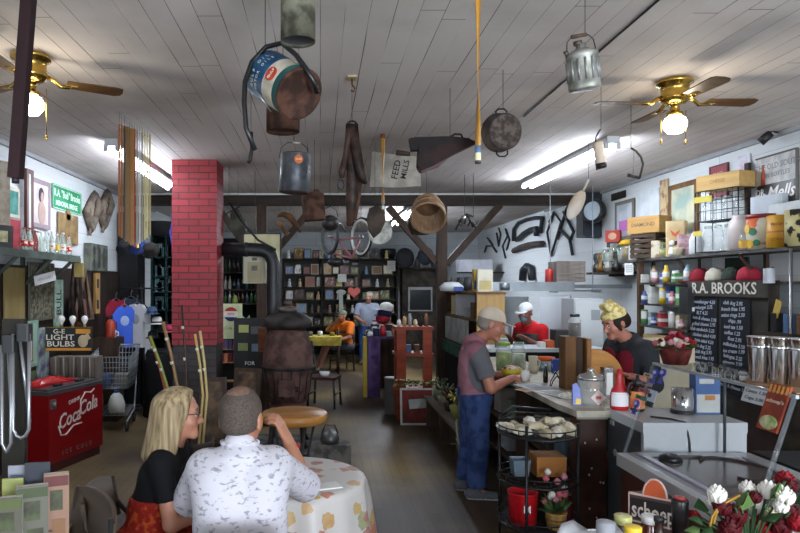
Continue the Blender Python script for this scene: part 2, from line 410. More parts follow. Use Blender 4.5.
# lettering wrapped on the side that faces the camera
back = (Vector((0, 0, ZC))-p); side = (back-axis*back.dot(axis)).normalized()
xx = side.cross(-axis)
def can_T(ang, h, rr=.1185):
    n = (Matrix.Rotation(ang, 3, axis) @ side); x2 = axis.cross(n).normalized()
    M = Matrix((x2, axis, n)).transposed().to_4x4(); M.translation = axis*h+n*rr; return M
b = MB(mat('#b3402c', .5), mat('#e8ddc8', .6)); T = can_T(.12, -.03); b.cyl((0, 0, -.004), (0, 0, .001), .033, None, 0, 24, T); b.text('GULF', .021, 1, T @ tr(0, 0, .0015), .001); part('round_emblem', b, t)
b = MB(mat('#b9c4c6', .6))
for s, h, a, z in (('GULF OIL', .095, .0, .026), ('MOTOR OILS', .06, .0, .022)):
    for i, ch in enumerate(s):
        if ch == ' ': continue
        aa = (i-(len(s)-1)/2)*z*.82/.108
        b.text(ch, z, 0, can_T(a+aa, h), .001)
part('lettering', b, t)
b = MB(mat('#16181a', .35)); q = [at(255, 150, 2.95), at(246, 128, 2.95), at(244, 102, 2.95), at(245, 82, 2.97), at(252, 62, 3.0), at(266, 47, 3.0), at(282, 43, 2.95), at(296, 55, 2.88), at(307, 70, 2.85), at(315, 84, 2.86), at(317, 92, 2.9)]
b.tube([v-p for v in q], .012, 0, 10); part('filler_hose', b, t)
b = MB(STEEL); b.tube([at(253, 87, 2.84)-p, at(262, 99, 2.83)-p, at(271, 112, 2.86)-p], .0035); part('bail', b, t)
wire(t, .17, axis.x*.17, axis.y*.17)
# rusty can behind it
p = at(283, 132, 3.6)
t = thing('rusty_can', 'rusty brown can hanging upright just behind the blue oil can', 'can', p)
b = MB(RUB); b.lathe([(0, .01), (.086, .01), (.093, 0), (.093, .2), (.088, .21), (.03, .23), (.03, .26), (0, .26)], n=28); part('can_body', b, t); wire(t, .26)
# brass hook box on the ceiling
p = at(352, 86, 4.35)
t = thing('ceiling_hook_plate', 'small yellowed hook plate fixed to the ceiling boards', 'hook', (p.x, p.y, H))
b = MB(mat('#a89a78', .5)); b.box((0, 0, -.006), (.06, .09, .012)); part('plate', b, t)
b = MB(mat('#5e3a16', .4)); b.tube([(0, 0, 0), (.0, 0, -.05), (.018, -.01, -.08), (.012, -.01, -.1), (-.006, 0, -.09)], .006); part('hook', b, t)
# fly ribbons
def fly(px, ptop, pbot, Y, w, label):
    top = at(px, ptop, Y); z = at(px, pbot, Y).z; t = thing('fly_ribbon', label, 'fly paper', (top.x, Y, z)); L = H-z
    b = MB(mat('#a8782a', .35, 0, .2)); n = 24; vs, fs = [], []
    for i in range(n+1):
        f = i/n; a = 2.4*(1-f)**2+.25; hw = w/2*(.75+.25*math.sin(f*9))
        for s in (-1, 1):
            for e in (-.0012, .0012): vs.append((s*hw*math.cos(a)-e*math.sin(a), s*hw*math.sin(a)+e*math.cos(a), .02+f*(L-.05)))
    for i in range(n):
        o = i*4
        fs += [(o, o+2, o+6, o+4), (o+1, o+5, o+7, o+3), (o, o+4, o+5, o+1), (o+2, o+3, o+7, o+6)]
    b.add(vs, fs, 0, True); part('ribbon', b, t)
    b = MB(mat('#cdc9a0', .5), mat('#3a3a3a', .5), mat('#4f6a8a', .5)); b.lathe([(0, -.045), (.013, -.045), (.013, -.032), (.013, .0), (.013, .03), (0, .03)], n=14, mts=[1, 1, 0, 2, 0]); part('cartridge', b, t)
    b = MB(mat('#6e3a1c', .5)); b.cyl((0, 0, L-.035), (0, 0, L), w*.55, None, 0, 12); b.tube([(0, 0, L-.01), (.02, 0, L-.02), (.02, 0, L-.04)], .004); part('holder', b, t)
fly(478, 2, 153, 2.72, .03, 'long yellow fly ribbon hanging from the ceiling beside the bellows nozzle')
fly(383, 135, 206, 6.0, .042, 'yellow fly ribbon hanging in front of the brown saddle bag')
# leather harness
p = at(352, 128, 4.4)
t = thing('leather_harness', 'dark brown leather harness straps hanging in a bunch from the ceiling', 'harness', p)
LEA = two('#1f1613', '#3d2c25', 9, .5)
def strap(pts, w, th, name='strap', mt=LEA):
    b = MB(mt); pts = [at(x, y, Y)-p for x, y, Y in pts]; vs, fs = [], []
    n = len(pts)
    for i, q in enumerate(pts):
        ww = w[i] if isinstance(w, (list, tuple)) else w; a = .5*math.sin(i*1.1)
        for s in (-1, 1):
            for e in (-1, 1): vs.append(q+Vector((s*ww/2*math.cos(a), s*ww/2*math.sin(a)+e*th/2, 0)))
    for i in range(n-1):
        o = i*4; fs += [(o, o+4, o+6, o+2), (o+1, o+3, o+7, o+5), (o, o+1, o+5, o+4), (o+2, o+6, o+7, o+3)]
    fs += [(0, 2, 3, 1), (4*n-4, 4*n-3, 4*n-1, 4*n-2)]
    b.add(vs, fs, 0, True); return part(name, b, t)
strap([(351, 124, 4.4), (349, 138, 4.4), (346, 155, 4.4), (342, 172, 4.38), (342, 178, 4.38)], [.07, .06, .045, .05, .03], .02)
strap([(352, 124, 4.42), (355, 140, 4.42), (358, 158, 4.4), (361, 175, 4.4), (365, 184, 4.42)], [.08, .07, .07, .06, .03], .025)
strap([(352, 124, 4.45), (352, 150, 4.44), (353, 175, 4.42), (352, 198, 4.42), (350, 226, 4.42)], [.08, .09, .1, .085, .05], .03)
strap([(353, 124, 4.43), (357, 150, 4.47), (359, 175, 4.46), (357, 197, 4.46), (354, 220, 4.46)], [.05, .05, .06, .05, .04], .02, 'strap', two('#33211a', '#5a3d2f', 9, .5))
b = MB(DARKMETAL); b.tube([at(341+3*math.sin(a), 185-5*math.cos(a), 4.38)-p for a in np.linspace(0, 2*PI, 14)[:-1]], .005, 0, 6, True); part('buckle', b, t)
b = MB(DARKMETAL); b.tube([at(352+5*math.sin(a), 126-5*math.cos(a), 4.42)-p for a in np.linspace(0, 2*PI, 14)[:-1]], .007, 0, 6, True); part('ring', b, t); wire(t, .02)
# bellows
p = at(443, 150, 4.6)
t = thing('bellows', 'dark leather fireplace bellows hanging with its nozzle towards the fly ribbon', 'bellows', p)
def flatshape(pts, Y, thick, mt, name, par, org, dy=0.0, label=None):
    b = MB(mt); q = [at(x, y, Y)-org for x, y in pts]; pr = [(v.x, -v.z) for v in q]
    T = Matrix(((1, 0, 0, 0), (0, 0, 1, dy), (0, -1, 0, 0), (0, 0, 0, 1))); b.prism(pr, -thick/2, thick/2, 0, T); return part(name, b, par, label)
BEL = two('#141010', '#241817', 8, .6)
flatshape([(409, 139), (416, 138), (450, 137), (468, 139), (475, 143), (468, 147), (440, 150), (411, 151)], 4.6, .06, BEL, 'board', t, p)
flatshape([(418, 147), (440, 146), (470, 143.5), (474, 145), (455, 154), (434, 166), (420, 172), (417, 166)], 4.6, .09, two('#170c0c', '#2a1513', 8, .6), 'leather_bag', t, p)
flatshape([(417, 169), (430, 165), (452, 154), (438, 167), (421, 173)], 4.6, .05, mat('#4a1616', .5), 'lower_board', t, p, .0)
b = MB(DARKMETAL); b.cyl(at(470, 143.5, 4.6)-p, at(481, 142, 4.6)-p, .022, .008); part('nozzle', b, t)
b = MB(DKWOOD); b.cyl(at(410, 154, 4.62)-p, at(396, 152.5, 4.62)-p, .016, .02); part('handle', b, t); b = MB(LEA); b.tube([at(450, 137, 4.6)-p, at(455, 134, 4.6)-p, at(461, 134.5, 4.6)-p, at(463, 139, 4.6)-p], .008); part('loop', b, t); wire(t, .07, .05)
# rusty strainer pan
p = at(503, 132, 4.2)
t = thing('strainer_pan', 'round rusty pan with two loop handles hanging right of the fly ribbon', 'pan', p)
A = frame_to((-.25, 1, .12)); PANM = two('#3a3330', '#5d534c', 22, .7, .3)
b = MB(PANM, two('#2e2826', '#4a403b', 10, .7)); b.lathe([(0, -.035), (.108, -.035), (.118, -.03), (.122, .05), (.128, .055), (.12, .055), (.112, -.02), (0, -.024)], n=36, T=A, mts=[0, 1, 1, 1, 1, 1, 1]); part('pan_body', b, t)
for s in (1, -1):
    b = MB(DARKMETAL); b.tube([Vector((x, .02, s*z)) for x, z in ((-.035, .115), (-.035, .14), (-.018, .155), (.018, .155), (.035, .14), (.035, .115))], .006, 0, 8, False, tr(-.005 if s > 0 else -.07*0+.0, 0, 0)); part('handle', b, t)
wire(t, .15)
# galvanised kerosene can with a wooden bail grip
p = at(585, 90, 2.9)
t = thing('kerosene_can', 'ribbed galvanized can with wooden bail grip hanging right of the ceiling centre', 'can', p)
A = rotm(R(6), R(-8), 0) @ Matrix.Diagonal((.86, .86, .86, 1))
b = MB(GALV); prof = [(0, 0), (.077, 0), (.08, .008), (.08, .035), (.077, .04), (.077, .16), (.08, .165), (.08, .185), (.074, .19), (.03, .212), (.025, .215), (.025, .235), (0, .24)]
b.lathe(prof, n=32, T=A); part('can_body', b, t)
b = MB(mat('#8d8f8e', .45, .6))
for i in range(14):
    a = 2*PI*i/14; b.cyl((.078*math.cos(a), .078*math.sin(a), .045), (.078*math.cos(a), .078*math.sin(a), .155), .006, None, 0, 6, A)
part('ribs', b, t)
b = MB(mat('#4c423a', .5, .4)); b.cyl((-.015, 0, .228), (-.015, 0, .25), .022, None, 0, 14, A); b.cyl((-.07, .0, .18), (-.085, 0, .21), .012, None, 0, 8, A); part('screw_cap', b, t)
b = MB(WIRE); b.tube([A @ Vector(v) for v in ((-.08, 0, .17), (-.07, 0, .25), (-.045, 0, .275), (.045, 0, .275), (.068, 0, .25), (.08, 0, .17))], .003); part('bail', b, t)
b = MB(mat('#4d3d33', .6)); b.cyl((-.045, 0, .275), (.035, 0, .278), .01, None, 0, 10, A); part('grip', b, t); wire(t, .237)
# grey pail with round orange emblem
p = at(294, 193, 5.0)
t = thing('pail', 'dark metal pail with round orange emblem and wire bail hanging from ceiling', 'pail', p)
b = MB(two('#3a3e44', '#565a60', 8, .45, .5), two('#3c2c26', '#54403a', 10, .7)); b.lathe([(0, 0), (.112, 0), (.118, .005), (.118, .27), (.112, .29), (.118, .3), (.1, .3), (.1, .285), (0, .285)], n=28, T=rotm(0, R(3), 0), mts=[1, 1, 0, 0, 0, 0, 0, 0]); part('pail_body', b, t)
b = MB(mat('#c06a3c', .6), mat('#e9d8b8', .6)); T = Matrix(((.97, 0, .2, .04), (.2, 0, -.97, -.119), (0, 1, 0, .24), (0, 0, 0, 1))); b.cyl((0, 0, -.008), (0, 0, .002), .034, None, 0, 20, T); b.text('GULF', .02, 1, T @ tr(0, 0, .003), .001); part('round_emblem', b, t)
b = MB(WIRE); b.tube([(-.115, 0, .27), (-.1, 0, .35), (-.05, 0, .39), (.05, 0, .39), (.1, 0, .35), (.118, 0, .27)], .003); part('bail', b, t)
b = MB(mat('#b9b4aa', .4, .5)); b.cyl((-.01, 0, .392), (.05, 0, .385), .008); part('grip', b, t); wire(t, .39)
# square rusty tin below the pail
p = at(314.5, 221, 6.2)
t = thing('square_tin', 'rusty square tin hanging just right of the dark pail', 'tin', p)
b = MB(RUB); b.rbox((0, 0, .13), (.2, .2, .25), .02, 0, rotm(0, R(-5), R(8))); b.box((0, 0, .26), (.16, .16, .02), 0, rotm(0, R(-5), R(8))); part('tin_body', b, t)
b = MB(RUB); b.cyl((.02, 0, .26), (.02, 0, .3), .03); part('tin_spout', b, t); wire(t, .3)
# dark round kettles and a brown saddle bag
for px, py, Y, r, nm, lab in ((330, 223, 6.6, .09, 'cast_iron_pot', 'small black iron pot hanging beside the rusty square tin'), (238, 222, 8.2, .0, '', '')):
    if not nm: continue
    p = at(px, py, Y); t = thing(nm, lab, 'pot', p)
    b = MB(mat('#25221f', .5, .3)); b.ell((0, 0, 0), (r, r, r*.9)); b.lathe([(r*.85, r*.3), (r*1.02, r*.55), (r*.95, r*.6)], n=20, caps=False); part('pot_body', b, t); b = MB(WIRE); b.tube([(-r*.95, 0, r*.5), (-r*.7, 0, r*1.5), (0, 0, r*1.9), (r*.7, 0, r*1.5), (r*.95, 0, r*.5)], .004); part('bail', b, t); wire(t, r*1.9)
p = at(375, 222, 6.3)
t = thing('saddle_bag', 'dark brown leather saddle bag hanging behind the second fly ribbon', 'bag', p)
flatshape([(369, 209), (376, 206), (384, 209), (385, 222), (380, 233), (374, 238), (369, 230), (367, 218)], 6.3, .12, two('#2a221d', '#44372d', 8, .6), 'bag_body', t, p)
flatshape([(370, 214), (378, 211), (383, 216), (376, 226), (371, 222)], 6.24, .03, two('#3b2c22', '#5a4634', 8, .6), 'flap', t, p)
wire(t, .14)
p = at(380, 232, 6.8)
t = thing('white_disc', 'pale round plate hanging behind the brown saddle bag', 'plate', p)
b = MB(two('#8f8f88', '#b9b9b2', 14, .6)); b.cyl((0, 0, 0), (0, .02, 0), .13, .12, 0, 24); part('plate_body', b, t); wire(t, .13, 0, .01)
# small bicycle hung upside down by the beam
p = at(345, 245, 7.2)
t = thing('childs_bicycle', 'small red bicycle with white wheel rims hanging upside down from the ceiling', 'bicycle', p)
def wheel(px, py, r, yaw, rim, name):
    c = at(px, py, 7.2)-p; T = tr(*c) @ rotm(0, 0, R(yaw)); b = MB(rim, BLACK, STEEL)
    b.tube([T @ Vector((0, r*math.cos(a), r*math.sin(a))) for a in np.linspace(0, 2*PI, 29)[:-1]], .016, 0, 8, True)
    b.tube([T @ Vector((0, (r+.018)*math.cos(a), (r+.018)*math.sin(a))) for a in np.linspace(0, 2*PI, 29)[:-1]], .013, 1, 8, True)
    b.cyl((-.03, 0, 0), (.03, 0, 0), .02, None, 2, 10, T)
    w = part(name, b, t); b = MB(STEEL)
    for k in range(12):
        a = 2*PI*k/12; b.cyl((0, 0, 0), (0, r*math.cos(a), r*math.sin(a)), .002, None, 0, 5, T)
    part('spokes', b, w)
WR = mat('#c9cac4', .5)
wheel(361, 237, .19, 30, WR, 'rear_wheel'); wheel(330, 236, .18, 26, mat('#4a4a4c', .5), 'front_wheel')
FR = mat('#8c5a60', .4)
b = MB(FR)
for a, c in (((361, 237), (352, 258)), ((352, 258), (334, 254)), ((352, 258), (338, 240)), ((338, 240), (334, 254)), ((361, 237), (338, 240)), ((336, 240), (330, 236))): b.cyl(at(*a, 7.2)-p, at(*c, 7.2)-p, .012)
part('bicycle_frame', b, t)
b = MB(BLACK); b.ell(at(336, 262, 7.2)-p, (.1, .09, .05)); b.cyl(at(335, 255, 7.2)-p, at(336, 262, 7.2)-p, .014); part('saddle', b, t)
b = MB(STEEL); b.tube([at(322, 226, 7.1)-p, at(333, 222, 7.2)-p, at(341, 224, 7.3)-p, at(346, 232, 7.35)-p], .011); part('handlebar', b, t)
for q in ((346, 262), (355, 264)):
    b = MB(BLACK); b.box(at(*q, 7.15)-p, (.07, .05, .025)); part('pedal', b, t)
wire(t, at(361, 221, 7.2).z-p.z, at(361, 221, 7.2).x-p.x); wire(t, at(338, 224, 7.2).z-p.z, at(338, 224, 7.2).x-p.x)
# bushel basket
p = at(428, 212, 6.4)
t = thing('bushel_basket', 'open wooden bushel basket hanging mouth down beside the right post', 'basket', p)
A = frame_to((.1, .75, .55)); BK = wood('#7d6249', '#a3866a', 'z')
b = MB(BK)
for i in range(26):
    a = 2*PI*i/26; da = PI/26*.93; r0, r1 = .165, .125
    vs = []
    for rr, z in ((r0, -.12), (r0*.97, 0), (r1, .14)):
        for d, o in ((-da, 0), (da, 0), (da, -.005), (-da, -.005)): vs.append(((rr+o)*math.cos(a+d), (rr+o)*math.sin(a+d), z))
    fs = []
    for k in range(2):
        o = k*4
        for j in range(4): fs.append((o+j, o+(j+1) % 4, o+4+(j+1) % 4, o+4+j))
    fs += [(3, 2, 1, 0), (8, 9, 10, 11)]; b.add(vs, fs, 0, False, A)
part('staves', b, t)
b = MB(wood('#5f4836', '#86694f', 'z')); b.lathe([(0, .14), (.125, .14), (.125, .132), (0, .132)], n=26, T=A); part('basket_bottom', b, t)
for z, rr in ((-.11, .17), (-.0, .163), (.12, .133)):
    b = MB(BK); b.lathe([(rr, z-.014), (rr+.006, z-.014), (rr+.006, z+.014), (rr, z+.014)], n=30, T=A, caps=False); part('hoop', b, t)
wire(t, .1, 0, .1)
p = at(420, 226, 6.9)
t = thing('tool_basket', 'dark basket hanging below and behind the bushel basket', 'basket', p)
b = MB(two('#2b2721', '#48413a', 14, .7)); b.lathe([(0, -.1), (.09, -.09), (.13, .0), (.12, .1), (.11, .1), (.11, .02), (0, -.05)], n=20); part('basket_body', b, t)
b = MB(DARKMETAL); b.tube([(-.12, 0, .09), (-.08, 0, .17), (0, 0, .2), (.08, 0, .17), (.12, 0, .09)], .006); part('bail', b, t); wire(t, .2)
# black tangle of tackle on a cord near the beam
p = at(467, 222, 8.2)
t = thing('hanging_tackle', 'small black iron tackle hanging on two cords below the beam', 'tackle', p)
b = MB(DARKMETAL)
for i in range(9):
    a = i*2.4; b.tube([(.0, 0, .1), (.08*math.cos(a), .05*math.sin(a), .07*math.sin(i)), (.14*math.cos(a+.5), .06*math.sin(a), -.12+.025*i)], .011, 0, 6)
part('iron_arms', b, t)
b = MB(STEEL); b.ell((-.05, -.03, .05), .035); part('pulley', b, t); wire(t, .1, -.03, 0, None, .003, 'cord'); wire(t, .1, .08, 0, None, .003, 'cord')
# pale wooden scoop, small lantern, bow saw
p = at(576, 205, 6.2)
t = thing('wooden_scoop', 'pale wooden scoop hanging on a cord below the right fluorescent light', 'scoop', p)
A = rotm(0, R(22), 0) @ rotm(R(15), 0, 0)
b = MB(two('#a8906c', '#cfc8c0', 4, .6, 0, .35, .65)); b.ell((0, 0, 0), (.068, .03, .15), 0, 18, A); part('scoop_blade', b, t)
b = MB(mat('#b9b2a6', .6)); b.cyl((0, 0, .13), (0, 0, .26), .014, .01, 0, 8, A); part('scoop_handle', b, t); wire(t, .22, .1, -.05, None, .002, 'cord')
p = at(601, 164, 4.4)
t = thing('oil_lantern', 'small pale oil lantern on a dark bracket hanging under the right light', 'lantern', p)
A = rotm(0, R(-9), 0)
b = MB(mat('#c9b9a6', .5)); b.lathe([(.03, .0), (.034, .01), (.034, .14), (.03, .15), (0, .15)], n=16, T=A); part('lantern_globe', b, t)
b = MB(DARKMETAL); b.lathe([(0, -.03), (.03, -.03), (.036, -.02), (.036, .005), (0, .005)], n=16, T=A); b.tube([(.03, 0, -.02), (-.03, 0, -.04), (-.035, 0, .06), (-.036, 0, .18), (-.015, 0, .22), (0, 0, .24)], .005); part('bracket', b, t); wire(t, .23, 0)
p = at(637, 164, 4.8)
t = thing('bow_saw', 'old bow saw frame hanging from the ceiling right of the pale lantern', 'saw', p)
b = MB(DARKMETAL); q = [(631, 148), (636, 151), (641, 157), (643, 164), (641.5, 171), (639.5, 178)]; b.tube([at(x, y, 4.8)-p for x, y in q], .008); part('saw_frame', b, t)
b = MB(STEEL); b.cyl(at(634, 151, 4.8)-p, at(633, 174, 4.8)-p, .003); part('saw_blade', b, t)
b = MB(BLACK); b.cyl(at(640, 178, 4.8)-p, at(628, 175, 4.8)-p, .009, .013); part('handle', b, t); wire(t, at(631, 148, 4.8).z-p.z, at(631, 148, 4.8).x-p.x)
# feed sack tacked under the ceiling
p = at(398, 168, 6.6)
t = thing('feed_sack', 'pale cloth sack with black lettering hanging flat below the ceiling', 'sack', p)
SK = two('#8f8b82', '#aaa69c', 6, .8)
flatshape([(372, 152), (395, 155), (419, 157), (421, 186), (400, 188), (370, 187)], 6.6, .04, SK, 'sack_cloth', t, p)
b = MB(mat('#262424', .7)); T = tr(.02, -.024, -.02) @ rotm(R(90), 0, 0)
b.text('FEED', .09, 0, T @ tr(-.04, .0, 0) @ rotm(0, 0, R(78)), .002); b.text('MILLS', .08, 0, T @ tr(.05, .0, 0) @ rotm(0, 0, R(78)), .002); part('lettering', b, t)
for x in (-.22, .22): wire(t, .12, x)
# single thin rods hanging between the stove pipe and the brick column
for i, (q, Y, lab) in enumerate((([(229, 202), (242, 222), (258, 240), (276, 250)], 7.6, 'long thin iron rod hanging diagonally above the stove pipe'),
                     ([(251, 132), (252, 148), (250, 160), (248, 163)], 4.6, 'short black iron hook hanging from ceiling right of the brick column'))):
    p = at(q[0][0], q[0][1], Y); t = thing('iron_rod', lab, 'rod', p); b = MB(DARKMETAL); b.tube([at(x, y, Y)-p for x, y in q], .014, 0, 8); part('rod_shaft', b, t); wire(t, -.01)
p = at(236, 225, 8.0)
t = thing('grain_scoop', 'dark sheet metal scoop hanging to the right of the brick column', 'scoop', p)
flatshape([(231, 214), (238, 209), (246, 222), (246, 232), (238, 237), (230, 228)], 8.0, .14, two('#33352f', '#4c4e46', 8, .6, .3), 'scoop_body', t, p)
b = MB(DARKMETAL); b.tube([at(224, 214, 8)-p, at(232, 211, 8)-p, at(240, 206, 8)-p], .012); part('handle', b, t); wire(t, at(238, 209, 8).z-p.z, at(238, 209, 8).x-p.x)
p = at(290, 226, 7.9)
t = thing('ox_yoke', 'brown curved wooden yoke bow hanging left of the square tin', 'yoke', p)
b = MB(two('#6b4a30', '#3a2a20', 6, .6)); b.tube([at(x, y, 7.9)-p for x, y in ((277, 216), (283, 214), (290, 217), (296, 225), (301, 232))], .035, 0, 10, radii=[.02, .035, .045, .035, .015]); part('yoke_beam', b, t)
b = MB(two('#7d5738', '#4a3424', 6, .6)); b.tube([at(x, y, 7.85)-p for x, y in ((279, 222), (283, 228), (287, 235), (288, 232))], .025, 0, 8); part('yoke_bow', b, t); wire(t, .1, 0)
p = at(412, 232, 8.8)
# round dark hats and kettles on top of the back unit are built with the back wall
# ================================================================== left wall, its shelf and what stands there
SHZ = 2.13
b = MB(wood('#211a17', '#352b25', 'z')); b.box((XL+.03, 7.2, 1.0), (.05, 5.2, 2.0)); struct('wall_left_panelling', b)
GSH = two('#39423c', '#4d564e', 6, .7)
t = thing('bottle_shelf', 'grey-green wall shelf on diagonal brackets holding the soda bottles', 'shelf', (XL, 5.9, SHZ))
b = MB(GSH); b.box((.18, 0, -.02), (.35, 2.9, .035)); part('shelf_board', b, t)
b = MB(GSH); b.box((.35, 0, -.05), (.02, 2.9, .05)); part('edge_strip', b, t)
for y in (-.75, .0, .75, 1.3):
    b = MB(GSH); b.box((.02, y, -.2), (.03, .05, .36)); b.cyl((.03, y, -.34), (.32, y, -.06), .02, None, 0, 6); part('bracket', b, t)
def bottle_mesh(h, body, label, cap, liquid=None):
    k = h/.24; b = MB(body, label, cap)
    b.lathe([(0, 0), (.028*k, 0), (.032*k, .012*k), (.031*k, .05*k), (.0325*k, .055*k), (.0325*k, .115*k), (.03*k, .125*k), (.018*k, .175*k), (.0125*k, .2*k), (.0125*k, .228*k)], n=16, mts=[0, 0, 0, 0, 1, 0, 0, 0, 0], caps=False)
    b.lathe([(.0145*k, .226*k), (.015*k, .24*k), (0, .242*k)], 2, n=12)
    return b
def bottle(loc, h, body, label, cap, lab, group, name='soda_bottle', rz=0):
    t = thing(name, lab, 'bottle', loc, rz, group); k = h/.24
    b = MB(body); b.lathe([(0, 0), (.028*k, 0), (.032*k, .012*k), (.031*k, .05*k), (.033*k, .09*k), (.03*k, .125*k), (.018*k, .175*k), (.0125*k, .2*k), (.0125*k, .23*k)], n=16, caps=False); part('bottle_glass', b, t)
    if label is not None:
        b = MB(label); b.lathe([(.0318*k, .05*k), (.0336*k, .06*k), (.034*k, .09*k), (.0315*k, .118*k)], n=16, caps=False); part('paper_label', b, t)
    b = MB(cap); b.lathe([(.015*k, .222*k), (.0155*k, .238*k), (0, .241*k)], n=12); part('cap', b, t)
    return t
REDL = two('#b01c22', '#d8cfc4', 30, .5, 0, .5, .56); CLR = glass('#b9c6bd', .38); WL = two('#d7d6cc', '#b73a30', 40, .6, 0, .55, .6)
spots = [(24, .215, CLR, REDL, 'clear soda bottle with red label, first from the near end of the shelf'), (30, .225, CLR, REDL, 'clear soda bottle with red label, second from the near end of the shelf'),
 (35, .22, glass('#8e2b28', .75), None, 'dark red full soda bottle on the bottle shelf'), (41, .21, GLASSG, None, 'empty greenish bottle beside the dark red full one'), (46, .22, CLR, None, 'empty clear bottle in the middle of the bottle shelf'),
 (52, .235, CLR, WL, 'white-labelled soda bottle just in front of the brown plaque'), (57, .215, CLR, mat('#c7a42e', .5), 'soda bottle with yellow label on the bottle shelf'), (63, .24, CLR, WL, 'taller soda bottle with white and red label near the far end of the shelf'), (69, .225, CLR, REDL, 'last red-labelled soda bottle at the far end of the shelf')]
for i, (px, h, bd, lb, lab) in enumerate(spots):
    X = -2.86; Y = -X*F/(320-px)
    bottle((X, Y, SHZ), h*1.05, bd, lb, RED if lb is REDL else WHITE, lab, 'bottles on the left wall shelf')
for i, px in enumerate((28, 38, 49, 60)):
    X = -2.97; Y = -X*F/(320-px)
    bottle((X, Y, SHZ), .24, GLASSG, None, mat('#8a8a84', .4, .6), 'green-tinted empty bottle in the back row, %s from the near end' % ORD[i], 'bottles on the left wall shelf')
# things propped at the near end of the shelf
def panel(name, lab, cat, cx, cy, cz, w, h, th, face, frame=None, fw=.03, rz=90, tilt=0, group=None, inner=None):
    """board hung or propped: face plate with an optional frame, facing local -y"""
    t = thing(name, lab, cat, (cx, cy, cz), (R(tilt), 0, R(rz)), group)
    b = MB(face); b.box((0, 0, h/2), (w-(fw if frame else 0), th*.6, h-(fw if frame else 0))); part('face_panel', b, t)
    if frame is not None:
        b = MB(frame)
        for s in (-1, 1):
            b.box((s*(w-fw)/2, 0, h/2), (fw, th, h)); b.box((0, 0, h/2+s*(h-fw)/2), (w-2*fw, th, fw))
        part('frame', b, t)
    return t
def lw(px): return 1990/(320-px)         # where the left wall is seen at column px
panel('burlap_board', 'tall beige cloth-covered board propped at the near end of the bottle shelf', 'board', -2.93, 5.62, SHZ, .5, .78, .03, two('#8a8173', '#a0978a', 14, .9), None, 0, 60)
panel('picture', 'teal picture propped on the bottle shelf behind the dark pole', 'picture', -3.02, 6.3, SHZ+.33, .36, .3, .02, two('#2c6a63', '#4c8a80', 7, .7), mat('#b9b5a5', .6), .035)
panel('red_board', 'small red board with pale emblem below the teal picture', 'board', -3.0, 6.28, SHZ, .36, .31, .02, two('#7d1f2b', '#98303c', 8, .6), None)
panel('picture', 'tall narrow brown frame standing beside the white portrait', 'picture', -3.0, 6.66, SHZ, .16, .86, .03, mat('#b8b7b0', .6), mat('#50281f', .5), .045)
panel('photo_stand', 'small cream photo in dark mount at the near end of the bottle shelf', 'picture', -2.82, 5.68, SHZ, .28, .2, .03, two('#8f8a6a', '#b5b08e', 18, .7), BLACK, .05, 70)
t = panel('portrait', 'faded portrait of a dark-haired lady on the left wall beside the green sign', 'picture', XL+.022, 7.05, 2.42, .52, .53, .02, two('#b9aeb2', '#cfc6c6', 4, .7), mat('#8e7f86', .6), .05)
b = MB(mat('#3f3438', .8), mat('#a89288', .8)); A = Matrix(((1, 0, 0, 0), (0, 1, 0, -.009), (0, 0, 1, 0), (0, 0, 0, 1)))
b.ell((.02, 0, .36), (.07, .004, .085), 0, 18, A); b.ell((.035, -.002, .34), (.042, .004, .06), 1, 18, A); b.ell((.03, -.001, .17), (.1, .004, .13), 1, 18, A); part('printed_figure', b, t)
# green road sign
y0, y1 = lw(51), lw(80.5)
t = thing('road_sign', 'green road sign with white lettering on the left wall', 'sign', (XL+.01, (y0+y1)/2, 2.83), R(90))
b = MB(mat('#0f8a55', .4, 0, .05)); b.rbox((0, 0, 0), (y1-y0, .285, .006), .02, 0, rotm(R(90), 0, 0)); part('sign_plate', b, t)
b = MB(mat('#e6efe9', .4)); T = rotm(R(90), 0, 0)
b.text('R.A. "Bob" Brooks', .125, 0, T @ tr(0, .045, .0045), .002, 0, .86); b.text('MEMORIAL BRIDGE', .085, 0, T @ tr(-.02, -.07, .0045), .002, 0, .92)
part('lettering', b, t)
b = MB(mat('#e6efe9', .4))
for s in (-1, 1): b.box((0, -.0035, s*.132), ((y1-y0)*.94, .002, .006)); b.box((s*(y1-y0)*.475, -.0035, 0), (.006, .002, .26))
part('border_line', b, t)
t = panel('wall_plaque', 'brown wooden plaque behind the bottles under the green road sign', 'plaque', XL+.02, 7.85, 2.3, .62, .36, .02, two('#6e5b3e', '#8b744e', 6, .7))
b = MB(two('#6e5b3e', '#8b744e', 6, .7)); b.cyl((0, -.006, .35), (0, .006, .35), .07, None, 0, 18); part('plaque_crest', b, t)
# wooden hames and clamps on the wall
def hames(px0, px1, yt, ym, yb, lab):
    Y0, Y1 = lw(px0), lw(px1); Ym = (Y0+Y1)/2; sc = F/Ym
    t = thing('wooden_clamp', lab, 'tool', (XL+.05, Ym, zat(ym, Ym)))
    zt, zb = (ym-yt)/sc, (yb-ym)/sc; w = (Y1-Y0)/2
    b = MB(two('#5a5048', '#7b6f62', 8, .8)); zb *= 1; pts = [(0, w*.35, zt), (0, w, zt*.35), (0, -w*.2, -zb*.75), (0, -w, zt*-.1)]
    b.tube([Vector(q) for q in pts], .055, 0, 4, True); part('clamp_frame', b, t)
    b = MB(two('#6b5e50', '#8a7a68', 8, .8)); b.cyl((0, w*.1, zt*.8), (.0, -w*.4, -zb), .03, .02, 0, 6); part('handle', b, t)
hames(82, 95, 193, 212, 236, 'weathered diamond-shaped wooden clamp right of the green sign')
hames(95, 108, 191, 210, 233, 'second diamond-shaped wooden clamp, the one nearest the yardsticks')
